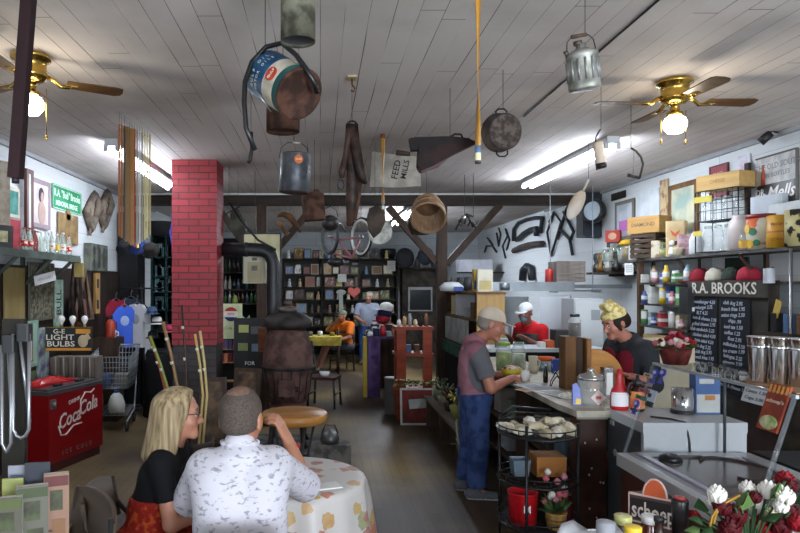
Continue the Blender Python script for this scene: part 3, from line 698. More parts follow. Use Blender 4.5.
b = MB(two('#4b4f47', '#666a60', 8, .8), BLACK); t = thing('egg_rack', 'weathered grey wooden block with round holes on the left wall', 'rack', (XL+.05, 8.75, 2.0), R(90))
b.box((0, 0, .17), (.7, .08, .36)); part('block', b, t)
for i in range(3):
    for j in range(2):
        b = MB(BLACK); b.cyl((-.2+.2*i, -.042, .08+.18*j), (-.2+.2*i, -.038, .08+.18*j), .055, None, 0, 16); part('hole', b, t)
t = thing('wooden_level', 'old yellow wooden level standing upright against the left wall', 'tool', (XL+.1, 8.62, 1.42), R(70))
b = MB(wood('#8c6a3c', '#a58250', 'z')); b.box((0, 0, .27), (.09, .04, .54)); part('level_body', b, t)
for z in (.12, .4): b = MB(BLACK); b.box((0, -.021, z), (.04, .004, .12)); part('slot', b, t)
t = thing('wooden_clamp', 'brown triangular wooden frame leaning beside the yellow level', 'tool', (XL+.09, 8.2, 1.36), R(80))
b = MB(wood('#4a3a2c', '#6b5642', 'z')); b.tube([(-.2, 0, 0), (0, 0, .62), (.2, 0, 0)], .03, 0, 6, True); part('clamp_frame', b, t)
# lower left: posters and boards under the shelf
panel('plywood_sheet', 'yellowish plywood sheet under the near end of the bottle shelf', 'board', XL+.075, 6.35, 1.25, .42, .72, .02, wood('#6d5f35', '#85764a', 'z'))
t = panel('picture', 'dark collage of old photographs hung below the bottle shelf', 'picture', XL+.075, 6.98, 1.42, .62, .62, .02, two('#3c3a30', '#6f6d5c', 22, .7), mat('#57584c', .7), .025)
t = thing('paper_tag', 'white printed strip hanging tilted under the bottle shelf', 'tag', (XL+.2, 6.75, 1.92), (0, R(-12), R(70)))
b = MB(mat('#c8cbcc', .7)); b.box((0, 0, -.05), (.3, .006, .1)); part('strip', b, t); b = MB(WIRE); b.tube([(.0, 0, 0), (.0, .0, .11)], .003); part('string', b, t)
b = MB(mat('#8d9092', .7)); T = rotm(R(90), 0, 0); b.text('OPEN DAILY', .04, 0, T @ tr(0, -.05, .004), .001); part('lettering', b, t)
t = panel('picture', 'pale green framed print of a small figure under the photo collage', 'picture', XL+.085, 6.62, .95, .46, .48, .02, mat('#8fae9d', .6), mat('#7c9a8a', .6), .03)
b = MB(BLACK, mat('#c7b8ad', .7), mat('#7a3a36', .7))
for s in (-1, 1): b.box((s*.085, -.012, .24), (.008, .004, .36)); b.box((0, -.012, .24+s*.176), (.17, .004, .008))
b.box((0, -.009, .24), (.16, .004, .34), 1); b.ell((0, -.013, .3), (.03, .003, .05), 2); b.ell((0, -.013, .2), (.045, .003, .08), 2); part('print', b, t)
t = thing('coat', 'brown leather coat hanging on the dark panelling beyond the bottle shelf', 'coat', (XL+.16, 7.75, 1.05), R(90))
b = MB(two('#3a2219', '#55362a', 6, .5)); b.lathe([(0, 0), (.13, .0), (.15, .1), (.12, .35), (.13, .55), (.07, .68), (.03, .7)], n=16, T=Matrix.Diagonal((1, .55, 1, 1))); part('coat_body', b, t)
for s in (-1, 1): b = MB(two('#3a2219', '#55362a', 6, .5)); b.cyl((s*.11, -.02, .58), (s*.17, -.03, .1), .05, .04); part('sleeve', b, t)
t = thing('thermometer_sign', 'tall narrow tin sign with dark lettering on the panelling', 'sign', (XL+.09, 7.38, 1.3), R(80))
b = MB(two('#7fa890', '#aebcb0', 12, .6)); b.box((0, 0, .28), (.17, .02, .56)); part('sign_plate', b, t)
b = MB(mat('#26303c', .6)); b.text('BULL', .13, 0, tr(0, -.011, .3) @ rotm(R(90), 0, 0) @ rotm(0, 0, R(90)), .001); part('lettering', b, t)
t = thing('strap_bundle', 'bundle of dark leather straps hanging from the shelf end', 'strap', (XL+.27, 7.45, 1.35))
for i in range(6):
    b = MB(two('#1c1512', '#3a2d25', 9, .6)); a = i*1.1; b.tube([(.02*math.cos(a), .05*math.sin(a), .74), (.05*math.cos(a), .08*math.sin(a), .4), (.07*math.cos(a+.5), .1*math.sin(a+.5), .02*i)], .022, 0, 6); part('strap', b, t)
b = MB(mat('#8b7a46', .5)); b.box((.05, -.05, .62), (.1, .05, .16)); part('brass_plate', b, t)
panel('paper_poster', 'narrow purple and green printed poster beside the light bulb display', 'poster', XL+.075, 7.0, .72, .3, .62, .02, two('#5f4f7c', '#8fa59a', 8, .6), None, 0, 90)
panel('picture', 'brown and green picture behind the metal loops, next to the narrow poster', 'picture', XL+.075, 6.66, .5, .32, .4, .02, two('#4d3a28', '#5d6a48', 7, .6), None, 0, 90)

# light bulb display with three bulbs on its top edge
sc = F/7.02; p = Vector(((69-VX)/sc, 7.02, 0))
t = thing('bulb_display', 'black and orange light bulb tester display behind the red cooler', 'display', (p.x, 7.18, 0))
b = MB(GREYWOOD); b.box((0, .08, .5), (.5, .2, 1.0)); part('cabinet', b, t)
for i in range(11):
    b = MB(mat('#7e7a72', .5) if i % 2 else mat('#4f4038', .6)); b.cyl((-.24+.048*i, -.05, .62), (-.24+.048*i+.01*(i % 3-1), -.05, 1.0), .009, None, 0, 6); part('hanging_rod', b, t)
SG = tr(0, -.16, 1.21) @ rotm(R(90), 0, 0) @ Matrix.Diagonal((.93, .93, 1, 1))
b = MB(BLACK); b.box((0, 0, 0), (.54, .27, .03), 0, SG); sp = part('sign_board', b, t)
b = MB(mat('#c98a2c', .5)); b.box((0, -.115, .017), (.53, .03, .004), 0, SG); b.box((.17, .095, .017), (.17, .055, .004), 0, SG); part('orange_band', b, sp)
b = MB(mat('#d9d4c4', .5)); b.text('G-E', .075, 0, SG @ tr(-.11, .092, .017), .002, 0, 1.2); b.text('LIGHT', .088, 0, SG @ tr(-.1, .022, .017), .002, 0, 1.35); b.text('BULBS', .088, 0, SG @ tr(-.09, -.055, .017), .002, 0, 1.35); part('lettering', b, sp)
b = MB(mat('#b9a88c', .6)); b.ell((.17, -.02, .018), (.06, .075, .006), 0, 16, SG); b.box((.21, -.08, .018), (.05, .07, .006), 0, SG @ rotm(0, 0, .5)); part('bulb_picture', b, sp)
b = MB(BRASS); b.box((0, .14, .0), (.54, .012, .05), 0, SG); part('top_rail', b, sp)
for i, x in enumerate((-.08, .04, .17)):
    bt = thing('light_bulb', 'white light bulb on top of the bulb display, %s of three from the left' % ORD[i], 'light bulb', (p.x+x, 7.02, 1.342), 0, 'bulbs on the display')
    b = MB(mat('#d8d8d4', .25)); b.lathe([(.014, .03), (.018, .045), (.034, .075), (.036, .095), (.026, .118), (0, .128)], n=18); part('bulb_glass', b, bt)
    b = MB(STEEL); b.lathe([(.016, .0), (.014, .032)], n=14); part('screw_base', b, bt)
t = thing('fire_extinguisher', 'small dark red canister standing behind the bulb display', 'canister', (-2.84, 8.66, 0))
b = MB(DKWOOD); b.box((0, 0, .55), (.34, .3, 1.1)); part('stand', b, t); b = MB(mat('#9a3320', .4)); b.lathe([(.06, 1.1), (.065, 1.12), (.065, 1.3), (.03, 1.34), (0, 1.35)], n=16, T=tr(.05, -.05, 0)); part('canister_body', b, t)
b = MB(BLACK); b.box((.05, -.05, 1.37), (.06, .03, .05)); part('valve', b, t)
t = thing('coffee_mug', 'white mug on the stand beside the dark red canister', 'mug', (-2.77, 8.62, 1.1)); b = MB(WHITE); b.lathe([(0, .0), (.045, 0), (.05, .1), (.045, .1), (.04, .01), (0, .01)], n=16); part('mug_body', b, t); b = MB(WHITE); b.tube([(.048, 0, .08), (.08, 0, .07), (.08, 0, .03), (.048, 0, .02)], .007); part('handle', b, t)

# red drinks cooler
c0 = Vector((-2.57, 6.12, 0)); c1 = Vector((-2.33, 6.92, 0)); ang = math.atan2(c1.y-c0.y, c1.x-c0.x); Lc = (c1-c0).length
t = thing('drink_cooler', 'red chest drink cooler with white script lettering and grey lid', 'cooler', c0, ang)
CR = mat('#7a0c10', .28, 0, .08); D = .43
b = MB(CR); b.box((Lc/2, D/2, .42), (Lc, D, .66)); part('cooler_body', b, t)
b = MB(mat('#3a0c0e', .5)); b.box((Lc/2, D/2, .05), (Lc-.04, D-.04, .1)); part('plinth', b, t)
b = MB(mat('#6c6d70', .3, .7)); b.box((Lc/2, D/2, .765), (Lc+.02, D+.02, .035)); b.box((Lc/2, D/2, .79), (Lc-.04, D-.06, .02)); lid = part('lid', b, t)
for x in (.3, .7): b = MB(BLACK); b.box((Lc*x, .1, .81), (.09, .05, .025)); part('lid_handle', b, lid)
b = MB(mat('#c9b9b4', .4)); T = tr(Lc*.5, -.004, .5) @ rotm(R(90), 0, 0) @ rotm(0, 0, R(9))
b.text('DRINK', .055, 0, T @ tr(-.02, .15, 0), .003, 0, 1.1); b.text('Coca', .2, 0, T @ tr(-.13, 0, 0), .004, .35, .8); b.text('Cola', .2, 0, T @ tr(.17, .03, 0), .004, .35, .8)
b.tube([T @ Vector(v) for v in ((-.29, -.02, 0), (-.27, -.12, 0), (-.2, -.14, 0), (-.08, -.09, 0), (.05, -.11, 0))], .008, 0, 6); b.tube([T @ Vector(v) for v in ((.05, -.02, 0), (.07, .12, 0), (.15, .18, 0), (.24, .15, 0), (.3, .17, 0))], .008, 0, 6)
part('lettering', b, t)
b = MB(mat('#8f8a88', .4, .6)); T2 = tr(Lc*.5, -.004, .16) @ rotm(R(90), 0, 0); b.text('ICE COLD', .06, 0, T2, .003, 0, 1.0, 1.9); part('lower_lettering', b, t)
b = MB(STEEL); b.box((.05, -.012, .66), (.05, .025, .09)); b.cyl((.05, -.03, .63), (.05, -.03, .69), .012); part('bottle_opener', b, t)
t = thing('red_tray', 'shiny red plastic bag lying on the lid of the red cooler', 'bag', c0+Vector((-.2, .42, .802)), ang)
b = MB(mat('#a81a20', .25)); n = 9
vs = [(-.28+.56*i/(n-1), -.13+.26*j/(n-1), (.012+.05*max(0, math.sin(PI*i/(n-1))*math.sin(PI*j/(n-1)))+.018*rng.random()) if k else 0) for k in (0, 1) for i in range(n) for j in range(n)]
fs = []
for k in (0, 1):
    for i in range(n-1):
        for j in range(n-1):
            q = [k*n*n+i*n+j, k*n*n+(i+1)*n+j, k*n*n+(i+1)*n+j+1, k*n*n+i*n+j+1]; fs.append(q if k else q[::-1])
bd = [i*n for i in range(n)]+[(n-1)*n+j for j in range(1, n)]+[i*n+n-1 for i in range(n-2, -1, -1)]+[j for j in range(n-2, 0, -1)]
for a, c in zip(bd, bd[1:]+bd[:1]): fs.append((a, c, n*n+c, n*n+a))
b.add(vs, fs, 0, False); part('bag_film', b, t)

# shopping cart
t = thing('shopping_cart', 'wire shopping cart parked beyond the red cooler', 'cart', (-2.62, 8.25, 0), R(8))
CW = mat('#8b9196', .35, .8)
b = MB(CW); z0, z1 = .52, .92
def grid(b, P, nu, nv, r=.004):
    P = [Vector(q) for q in P]
    for i in range(nu+1): f = i/nu; b.cyl(P[0].lerp(P[1], f), P[3].lerp(P[2], f), r, None, 0, 5)
    for j in range(nv+1): f = j/nv; b.cyl(P[0].lerp(P[3], f), P[1].lerp(P[2], f), r, None, 0, 5)
B0 = [(-.2, -.3, z0), (.2, -.3, z0), (.22, .3, z0), (-.22, .3, z0)]; B1 = [(-.24, -.38, z1), (.24, -.38, z1), (.26, .34, z1+.06), (-.26, .34, z1+.06)]
for i in range(4): grid(b, (B0[i], B0[(i+1) % 4], B1[(i+1) % 4], B1[i]), 12, 6)
grid(b, B0, 10, 14); part('basket', b, t)
b = MB(CW)
for s in (-1, 1):
    b.tube([(s*.22, .34, .98), (s*.22, .3, .5), (s*.2, .28, .16), (s*.2, -.34, .12)], .011)
b.tube([(-.26, .4, 1.0), (.26, .4, 1.0)], .012); part('cart_frame', b, t)
b = MB(CW); grid(b, ((-.2, -.34, .2), (.2, -.34, .2), (.2, .28, .22), (-.2, .28, .22)), 8, 10); part('lower_rack', b, t)
for x in (-.2, .2):
    for y in (-.33, .27): b = MB(BLACK); b.cyl((x-.015, y, .06), (x+.015, y, .06), .06, None, 0, 14); part('wheel', b, t)
t = thing('white_jug', 'white plastic jug lying on the lower rack of the shopping cart', 'jug', (-2.52, 8.0, .23)); b = MB(mat('#b7bbb4', .4)); b.lathe([(0, 0), (.1, 0), (.105, .1), (.07, .2), (.03, .24), (0, .24)], n=18); part('jug_body', b, t); b = MB(BLUE); b.cyl((0, 0, .235), (0, 0, .265), .03); part('jug_cap', b, t)
for i, (c, lab) in enumerate((('#4d5f78', 'blue grey folded cloth in the shopping cart basket'), ('#6f6f68', 'grey parcel in the shopping cart basket'))):
    b = MB(mat(c, .8)); b.rbox((0, 0, .07), (.17, .26, .14), .03); solo('parcel', b, lab, 'parcel', (-2.73+.22*i, 8.2, .535), R(8))

# yardsticks hanging in a row
cols = ['#7a4a2a', '#8a5a34', '#3c332c', '#7d6240', '#8c5c30', '#96703c', '#8f2323', '#9a958d', '#b9bdbb', '#8f8770', '#b8ab7a', '#c2b98f', '#a3925c']
t0 = 118.0
for i, c in enumerate(cols):
    px = 120.5+i*2.55; Y = 5.2+.06*i; top = at(px, 124+i*.9, Y); bot = at(px-1.2, 247-abs(i-6)*1.8, Y)
    L = top.z-bot.z; t = thing('yardstick', 'yardstick hanging from the ceiling, %s from the left in the row (%s)' % (ORD[i], ['dark reddish', 'reddish brown', 'nearly black', 'tan', 'orange brown', 'golden', 'red', 'grey', 'white', 'dull beige', 'pale yellow', 'cream', 'ochre'][i]), 'yardstick', bot, R(rng.uniform(-12, 12)), 'yardsticks hanging by the brick column')
    b = MB(two(c, c, 5, .45) if False else mat(c, .45, 0, .18, 20)); b.box((0, 0, L/2), (.017 if i not in (3, 5) else .034, .005, L)); part('stick', b, t)
    b = MB(BRASS); b.cyl((0, -.004, L-.02), (0, .004, L-.02), .006, None, 0, 8); part('eyelet', b, t); wire(t, L-.02, 0, 0, H-bot.z, .0015)
# dark band with hats beyond them, deep at the left
t = thing('round_rack', 'dark clothes rack with small shirts on hangers beyond the shopping cart', 'clothes rack', (-2.62, 9.5, 0))
b = MB(DARKMETAL); b.cyl((0, 0, 0), (0, 0, 1.82), .022); b.tube([(.3*math.cos(a), .3*math.sin(a), 1.75) for a in np.linspace(0, 2*PI, 21)[:-1]], .012, 0, 6, True)
for a in (0, PI/2): b.cyl((-.3*math.cos(a), -.3*math.sin(a), 1.75), (.3*math.cos(a), .3*math.sin(a), 1.75), .009); b.cyl((-.3*math.cos(a), -.3*math.sin(a), .02), (.3*math.cos(a), .3*math.sin(a), .02), .014)
part('rack_frame', b, t)
def shirt(loc, rz, c, lab, w=.3, h=.56, emblem=None):
    t = thing('t_shirt', lab, 'shirt', loc, rz, 'shirts on the clothes rack'); m_ = mat(c, .85, 0, .12, 6)
    b = MB(m_); pts = [(-w*.5, 0), (w*.5, 0), (w*.48, h*.62), (w*.78, h*.55), (w*.86, h*.72), (w*.42, h*.98), (w*.16, h), (0, h*.95), (-w*.16, h), (-w*.42, h*.98), (-w*.86, h*.72), (-w*.78, h*.55), (-w*.48, h*.62)]
    T = Matrix(((1, 0, 0, 0), (0, 0, -1, 0), (0, 1, 0, -h), (0, 0, 0, 1))); b.prism(pts, -.03, .03, 0, T); part('shirt_cloth', b, t)
    b = MB(STEEL); b.tube([(-w*.35, 0, -.02), (0, 0, .03), (w*.35, 0, -.02)], .005); b.tube([(0, 0, .03), (0, 0, .08), (.02, 0, .1), (.01, 0, .12)], .004); part('hanger', b, t)
    if emblem: b = MB(mat(emblem, .7)); b.ell((0, -.031, -h*.35), (.06, .003, .07)); part('emblem', b, t)
s9 = F/9.0
def sh(px, py, Y): return at(px, py, Y)
shirt(sh(124.5, 306, 8.95), R(25), '#3f62c8', 'blue t-shirt with pale emblem hanging at the front of the clothes rack', .22, .58, '#9db3d8')
shirt(sh(137, 304, 9.0), R(-20), '#b9bcc0', 'light grey t-shirt hanging right of the blue t-shirt', .24, .6, '#8e9298')
shirt(sh(116, 300, 9.3), R(55), '#8e2436', 'dark red t-shirt hanging left of the blue t-shirt', .28, .58)
shirt(sh(131, 298, 9.5), R(10), '#303848', 'dark navy shirt hanging at the back of the clothes rack', .28, .5)
t = thing('dark_cupboard', 'tall nearly black cupboard against the left wall behind the yardsticks', 'cupboard', (-2.9, 9.95, 0)); b = MB(two('#151517', '#232225', 5, .7)); b.box((0, 0, 1.45), (.3, .4, 2.9)); part('cupboard_body', b, t); b = MB(mat('#1b1a1c', .7)); b.box((0, -.205, 1.5), (.26, .014, 2.6)); d_ = part('cupboard_door', b, t); b = MB(STEEL); b.ell((.09, -.222, 1.3), .014); part('knob', b, d_)
# black covered table with hats
t = thing('covered_table', 'table under a black cloth below the clothes rack', 'table', (-2.1, 9.0, 0))
b = MB(mat('#141416', .8)); b.lathe([(.36, 0), (.33, .3), (.34, .6), (.32, .86), (.31, .88), (0, .88)], n=18); part('black_cloth', b, t)
b = MB(mat('#1d1d20', .6)); b.cyl((0, 0, .88), (0, 0, .9), .3, None, 0, 20); part('table_top', b, t)
HAT = [('#39506c', 'blue grey brimmed hat'), ('#c7c7c2', 'white cap with glitter'), ('#a83250', 'pink hat'), ('#3d3a34', 'dark felt hat'), ('#2c2c30', 'black cap')]
for i, (px, py, (c, n)) in enumerate(zip((152, 157, 170, 163, 153), (313, 323, 331, 328, 337), HAT)):
    p = at(px, py, 8.9+.05*i); t = thing('hat', n+' on the hat tree beside the brick column', 'hat', p, 0, 'hats on the hat tree')
    b = MB(mat(c, .8)); b.lathe([(0, .09), (.04, .09), (.066, .07), (.072, .02), (.075, .0), (.11, -.01), (.11, -.015), (0, -.012)][::-1], n=18); part('crown', b, t)
    b = MB(mat('#222', .7) if False else BLACK); b.lathe([(.0755, .005), (.074, .025)], n=18, caps=False); part('hat_band', b, t)
t = thing('hat_tree', 'dark wooden hat tree standing beside the brick column', 'hat tree', (-1.92, 9.6, 0))
b = MB(DKWOOD); b.cyl((0, 0, 0), (0, 0, 1.7), .03)
for i in range(6): a = i*1.05; b.cyl((0, 0, 1.0+.1*i), (.16*math.cos(a), .16*math.sin(a), 1.06+.1*i), .012)
b.cyl((0, 0, 0), (0, 0, .04), .22, None, 0, 18); part('tree_frame', b, t)
t = thing('patterned_dress', 'dark patterned dress hanging on the hat tree with a pink collar', 'dress', (-1.84, 9.3, .6))
b = MB(two('#20242a', '#8d9098', 26, .8, 0, .52, .6)); b.lathe([(0, 0), (.15, 0), (.13, .25), (.09, .45), (.11, .52), (.03, .58), (0, .58)], n=14); part('dress_cloth', b, t); b = MB(mat('#b02a56', .7)); b.ell((.02, -.02, .6), (.1, .06, .06)); part('collar', b, t)
# canes and a cane crock
t = thing('cane_crock', 'dark stoneware crock holding walking canes in front of the brick column', 'crock', (-1.12, 5.6, 0))
b = MB(two('#2f2724', '#443a35', 6, .5)); b.lathe([(0, 0), (.16, 0), (.2, .1), (.2, .42), (.21, .46), (.19, .46), (.18, .08), (0, .06)], n=24); part('crock_body', b, t)
for i, (x0, y0_, x1, y1_, c, r, lab) in enumerate(((150, 336, 169, 392, '#7d8a3a', .012, 'greenish bamboo cane leaning left in the crock'), (149, 336, 163, 380, '#93402e', .011, 'short reddish cane at the far left of the crock'), (163, 322, 178, 390, '#8a6a44', .014, 'brown wooden cane leaning left in the crock'),
    (181.5, 305, 187, 395, '#3a1f1c', .011, 'thin dark cane with white rings, standing upright in the crock'), (195, 334, 203, 395, '#b39c62', .012, 'pale bamboo cane, left one of the pale pair'), (200, 331, 207, 395, '#b8a46e', .012, 'pale bamboo cane, right one of the pale pair'))):
    Y = 5.5+.03*i; a, q = at(x0, y0_, Y), at(x1, y1_, Y); foot = Vector((-1.12+(i-2.5)*.03, 5.58+.02*(i % 2), .075))
    t = thing('walking_cane', lab, 'cane', foot, 0, 'canes in the crock'); b = MB(mat(c, .5, 0, .3, 30)); b.tube([Vector((0, 0, 0)), q-foot, (a-foot).lerp(q-foot, .5)+Vector((.008, 0, 0)), a-foot], r, 0, 8); part('cane_shaft', b, t)
    b = MB(mat('#c9c4b4', .5)); d = (q-a).normalized()
    for f in (.25, .6): c_ = a.lerp(q, f)-foot; b.cyl(c_-d*.012, c_+d*.012, r*1.25)
    part('rings', b, t)
# leaning dark frames on the floor
for (pts, Y, lab) in (((214, 408, .26, .62, 12), 5.9, 'dark wooden frame leaning beside the canes'), ((240, 385, .3, .55, -16), 6.6, 'dark framed brown picture leaning against the black board')):
    px, py, w, h, rz = pts; p = at(px, py, Y)
    t = panel('picture', lab, 'picture', p.x, Y, 0, w, .95, .03, two('#2b221c', '#5d4a38', 5, .6), DKWOOD, .04, rz, -14)
# ================================================================== middle of the shop and its back wall
SHELFM = two('#221e1b', '#383129', 6, .7)
# ---- shelves of framed pictures along the back wall
BX0, BX1, BY = -.95, 1.95, 16.2
t = thing('picture_shelves', 'wide dark shelf unit full of framed pictures on the back wall', 'shelf unit', ((BX0+BX1)/2, 16.55, 0))
w = BX1-BX0; ZS = [2.47, 2.07, 1.75, 1.43, 1.09, .76, .3]
for z in ZS: b = MB(SHELFM); b.box((0, 0, z-.015), (w, .5, .03)); part('shelf_board', b, t)
for x in (-w/2, -.45, .5, w/2): b = MB(SHELFM); b.box((x, 0, 1.235), (.035, .5, 2.47)); part('upright', b, t)
b = MB(mat('#4a4a47', .8)); b.box((0, .26, 1.235), (w, .02, 2.47)); part('back_board', b, t)
PIC = [('cream', '#c3bba0'), ('pale grey', '#a9adae'), ('brown', '#7a5a44'), ('dusty blue', '#6c84a0'), ('white', '#c9c9c4'), ('dark', '#4a4642'), ('tan', '#a48c68'), ('dull rose', '#7d5a52'), ('olive', '#6f7048'), ('yellowed', '#b8aa6a')]
FRC = ['#2a2420', '#58412c', '#8a877e', '#1d1d1f', '#7a6238']
r2 = random.Random(21)
for si, z in enumerate(ZS[:6]):
    x = BX0+.06; k = 0
    while x < BX1-.16:
        wd = r2.uniform(.17, .29); hg = r2.uniform(.19, .28)
        nm, c = r2.choice(PIC); fc = r2.choice(FRC)
        if min(abs(x-((BX0+BX1)/2+q)) for q in (-.45, .5)) < .03: x += .06
        for q in (-.45, .5):
            u = (BX0+BX1)/2+q
            if x < u < x+wd: wd = max(.09, u-.03-x)
        kind = r2.random()
        place = '%s along the %s back-wall shelf from the top' % (ORD[k], ORD[si])
        if kind < .8:
            t = thing('framed_picture', 'small %s framed picture, %s' % (nm, place), 'picture', (x+wd/2, BY+.2+r2.uniform(-.06, .06), z), (R(-6), 0, R(r2.uniform(-12, 12))), 'pictures on the back wall shelves')
            b = MB(mat(fc, .5)); f = .02
            for s in (-1, 1): b.box((s*(wd-f)/2, 0, hg/2), (f, .02, hg)); b.box((0, 0, hg/2+s*(hg-f)/2), (wd-2*f, .02, f))
            part('frame', b, t); b = MB(two(c, PIC[r2.randrange(10)][1], 9, .6, 0, .5, .62)); b.box((0, .002, hg/2), (wd-2*f, .008, hg-2*f)); part('print', b, t)
        else:
            t = thing('figurine', 'small %s figurine, %s' % (nm, place), 'figurine', (x+wd/2, BY+.15, z), 0, 'figurines on the back wall shelves')
            b = MB(mat(c, .5)); b.lathe([(0, 0), (.05, 0), (.055, .02), (.035, .06), (.045, .1), (.03, .14), (.022, .15)], n=12); b.ell((0, 0, .175), (.03, .03, .035)); part('figurine_body', b, t)
        x += wd+r2.uniform(.01, .04); k += 1
# dark hats and pots on the top of the unit
for i, (px, py, r, n) in enumerate(((352, 246, .14, 'black iron kettle'), (388, 246, .21, 'large black iron wash pot'), (406, 249, .15, 'small black iron pot'), (300, 250, .16, 'brown felt hat form'), (371, 252, .1, 'grey enamel pan'))):
    t = thing('iron_pot', n+' on top of the back picture shelves', 'pot', (at(px, py, 16.65).x if px < 395 else 1.8, 16.68, 2.472))
    c = '#1e1e20' if 'black' in n else ('#5a5f62' if 'grey' in n else '#4b3a2a')
    b = MB(mat(c, .5, .2)); b.lathe([(0, 0), (r*.7, 0), (r, r*.6), (r*.98, r*1.1), (r*.9, r*1.25), (r*.85, r*1.2), (0, r*1.1)] if (r*1.25+2.862) < 3.18 else [(0, 0), (r*.8, 0), (r, .1), (r*.95, .24), (r*.85, .26), (0, .24)], n=18); part('pot_body', b, t)
    b = MB(mat(c, .5, .2)); b.tube([(-r, 0, .14), (-r*1.25, 0, .12), (-r, 0, .08)], .012); part('handle', b, t)
# heart-shaped sign and letters hung on the shelf front
p = at(354, 292, 16.27); t = thing('heart_sign', 'salmon pink heart hanging on the back shelves above the grey-shirted person', 'sign', p)
b = MB(mat('#c7665c', .6)); pts = [(.16*math.sin(a)**3, .0098*(13*math.cos(a)-5*math.cos(2*a)-2*math.cos(3*a)-math.cos(4*a))) for a in np.linspace(0, 2*PI, 33)[:-1]]
b.prism(pts[::-1], -.015, .015, 0, rotm(R(90), 0, 0)); part('heart', b, t)
t = thing('white_plaque', 'tall narrow white plaque hanging on the back shelves left of the heart', 'plaque', at(341, 305, 16.27)); b = MB(mat('#9ea49c', .6)); b.box((0, 0, 0), (.1, .02, .55)); b.ell((0, 0, .32), (.13, .012, .07)); part('plaque_board', b, t)
t = thing('white_plaque', 'small square white card hanging above the tall narrow plaque on the back shelves', 'plaque', at(342, 278, 16.28)); b = MB(mat('#b4bab2', .6)); b.box((0, 0, 0), (.22, .02, .2)); part('plaque_board', b, t)
p = at(391.5, 266, 16.28); t = thing('paper_notice', 'white paper notice pinned at the right end of the back shelves', 'notice', p); b = MB(mat('#b7b6ae', .7)); b.box((0, 0, 0), (.2, .012, .26)); part('paper', b, t); b = MB(mat('#55524c', .7)); [b.box((0, -.008, .08-.05*i), (.13, .004, .012)) for i in range(4)]; part('print', b, t)
# dark cabinet with a monitor right of the picture shelves
t = thing('media_cabinet', 'dark cabinet with a black screen in the back right corner', 'cabinet', (2.55, 16.2, 0))
b = MB(SHELFM); b.box((0, .1, 1.1), (1.0, .5, 2.2)); b.box((0, -.02, 2.21), (1.1, .6, .04)); part('cabinet_body', b, t)
b = MB(mat('#8b8d8c', .5)); b.box((-.06, -.16, 1.45), (.6, .02, .6)); part('screen_frame', b, t); b = MB(mat('#0e1113', .2)); b.box((-.06, -.172, 1.43), (.52, .01, .5)); part('screen', b, t)
for i, (x, c, n) in enumerate(((-.35, '#a7a9a6', 'pale jug'), (-.12, '#3c3a38', 'black bottle'), (.1, '#8c8a80', 'grey figurine'), (.3, '#4b5a6a', 'blue grey pitcher'))):
    b = MB(mat(c, .5)); b.lathe([(0, 0), (.07, 0), (.08, .1), (.05, .2), (.03, .24), (.035, .28), (0, .28)], n=14); solo('jug', b, n+' on top of the dark corner cabinet', 'jug', (2.55+x, 16.15, 2.232))
for i, (x, z, c, w_, h_, n) in enumerate(((-.7, 2.45, '#1c1d20', .46, .5, 'dark blue-black round hat on the rail above the corner cabinet'), (-.2, 2.5, '#20242c', .4, .44, 'navy hat on the rail above the corner cabinet'))):
    t = thing('hanging_hat', n, 'hat', (2.75+x, 15.6, z)); b = MB(mat(c, .9)); b.ell((0, 0, 0), (w_/2, .12, h_/2)); part('crown', b, t); wire(t, h_/2)
# stove pipe and pot-bellied stove
SX, SY = -.36, 7.25
t = thing('pot_bellied_stove', 'rusty brown cast iron pot-bellied stove in the middle of the shop', 'stove', (SX, SY, 0))
STV = two('#3c2a26', '#58413b', 7, .65, .2); STD = two('#1e1b1b', '#332e2d', 7, .6, .3)
b = MB(STV); b.lathe([(.2, .5), (.225, .52), (.25, .62), (.272, .82), (.285, .9), (.282, 1.0), (.262, 1.12), (.235, 1.22), (.205, 1.3), (.19, 1.32)], n=36, caps=False); part('belly', b, t)
b = MB(STD); b.lathe([(.285, .865), (.3, .875), (.3, .895), (.285, .905)], n=36, caps=False); part('belly_ring', b, t)
b = MB(STV); b.lathe([(.15, .28), (.24, .3), (.25, .34), (.2, .42), (.19, .5)], n=30, caps=False); b.lathe([(0, .3), (.23, .3)], n=30, caps=False); part('ash_section', b, t)
b = MB(STD); b.lathe([(.18, 1.3), (.25, 1.32), (.275, 1.36), (.26, 1.42), (.2, 1.47), (.1, 1.5), (0, 1.5)], n=36); part('top_dome', b, t)
b = MB(mat('#4d443e', .5, .3)); b.lathe([(0, 1.49), (.1, 1.5), (.11, 1.53), (.08, 1.56), (0, 1.57)], n=20); b.ell((0, 0, 1.6), (.05, .03, .03)); part('lid', b, t)
for i in range(4):
    a = PI/4+i*PI/2; b = MB(STD); b.tube([(.17*math.cos(a), .17*math.sin(a), .32), (.24*math.cos(a), .24*math.sin(a), .22), (.25*math.cos(a), .25*math.sin(a), .08), (.3*math.cos(a), .3*math.sin(a), 0.02)], .03, 0, 8); part('leg', b, t)
b = MB(STV); b.box((0, -.275, .68), (.17, .03, .17)); b.lathe([(0, -.02), (.09, -.02), (.095, 0)], n=16, T=tr(0, -.28, .68) @ rotm(R(90), 0, 0)); dr = part('fire_door', b, t)
b = MB(STD); b.tube([(.1, -.3, .66), (.12, -.33, .66), (.12, -.33, .7), (.1, -.3, .7)], .008); part('door_latch', b, dr)
for i in range(8):
    a = PI*1.08+i*PI*.12
    b = MB(STD); b.tube([(.233*math.cos(a), .233*math.sin(a), .55), (.262*math.cos(a), .262*math.sin(a), .72), (.284*math.cos(a), .284*math.sin(a), .86)], .008, 0, 6); part('rib', b, t)
t = thing('stove_pipe', 'black stove pipe running from the brick column and bending down behind the stove', 'stove pipe', (-.57, 7.62, 1.0))
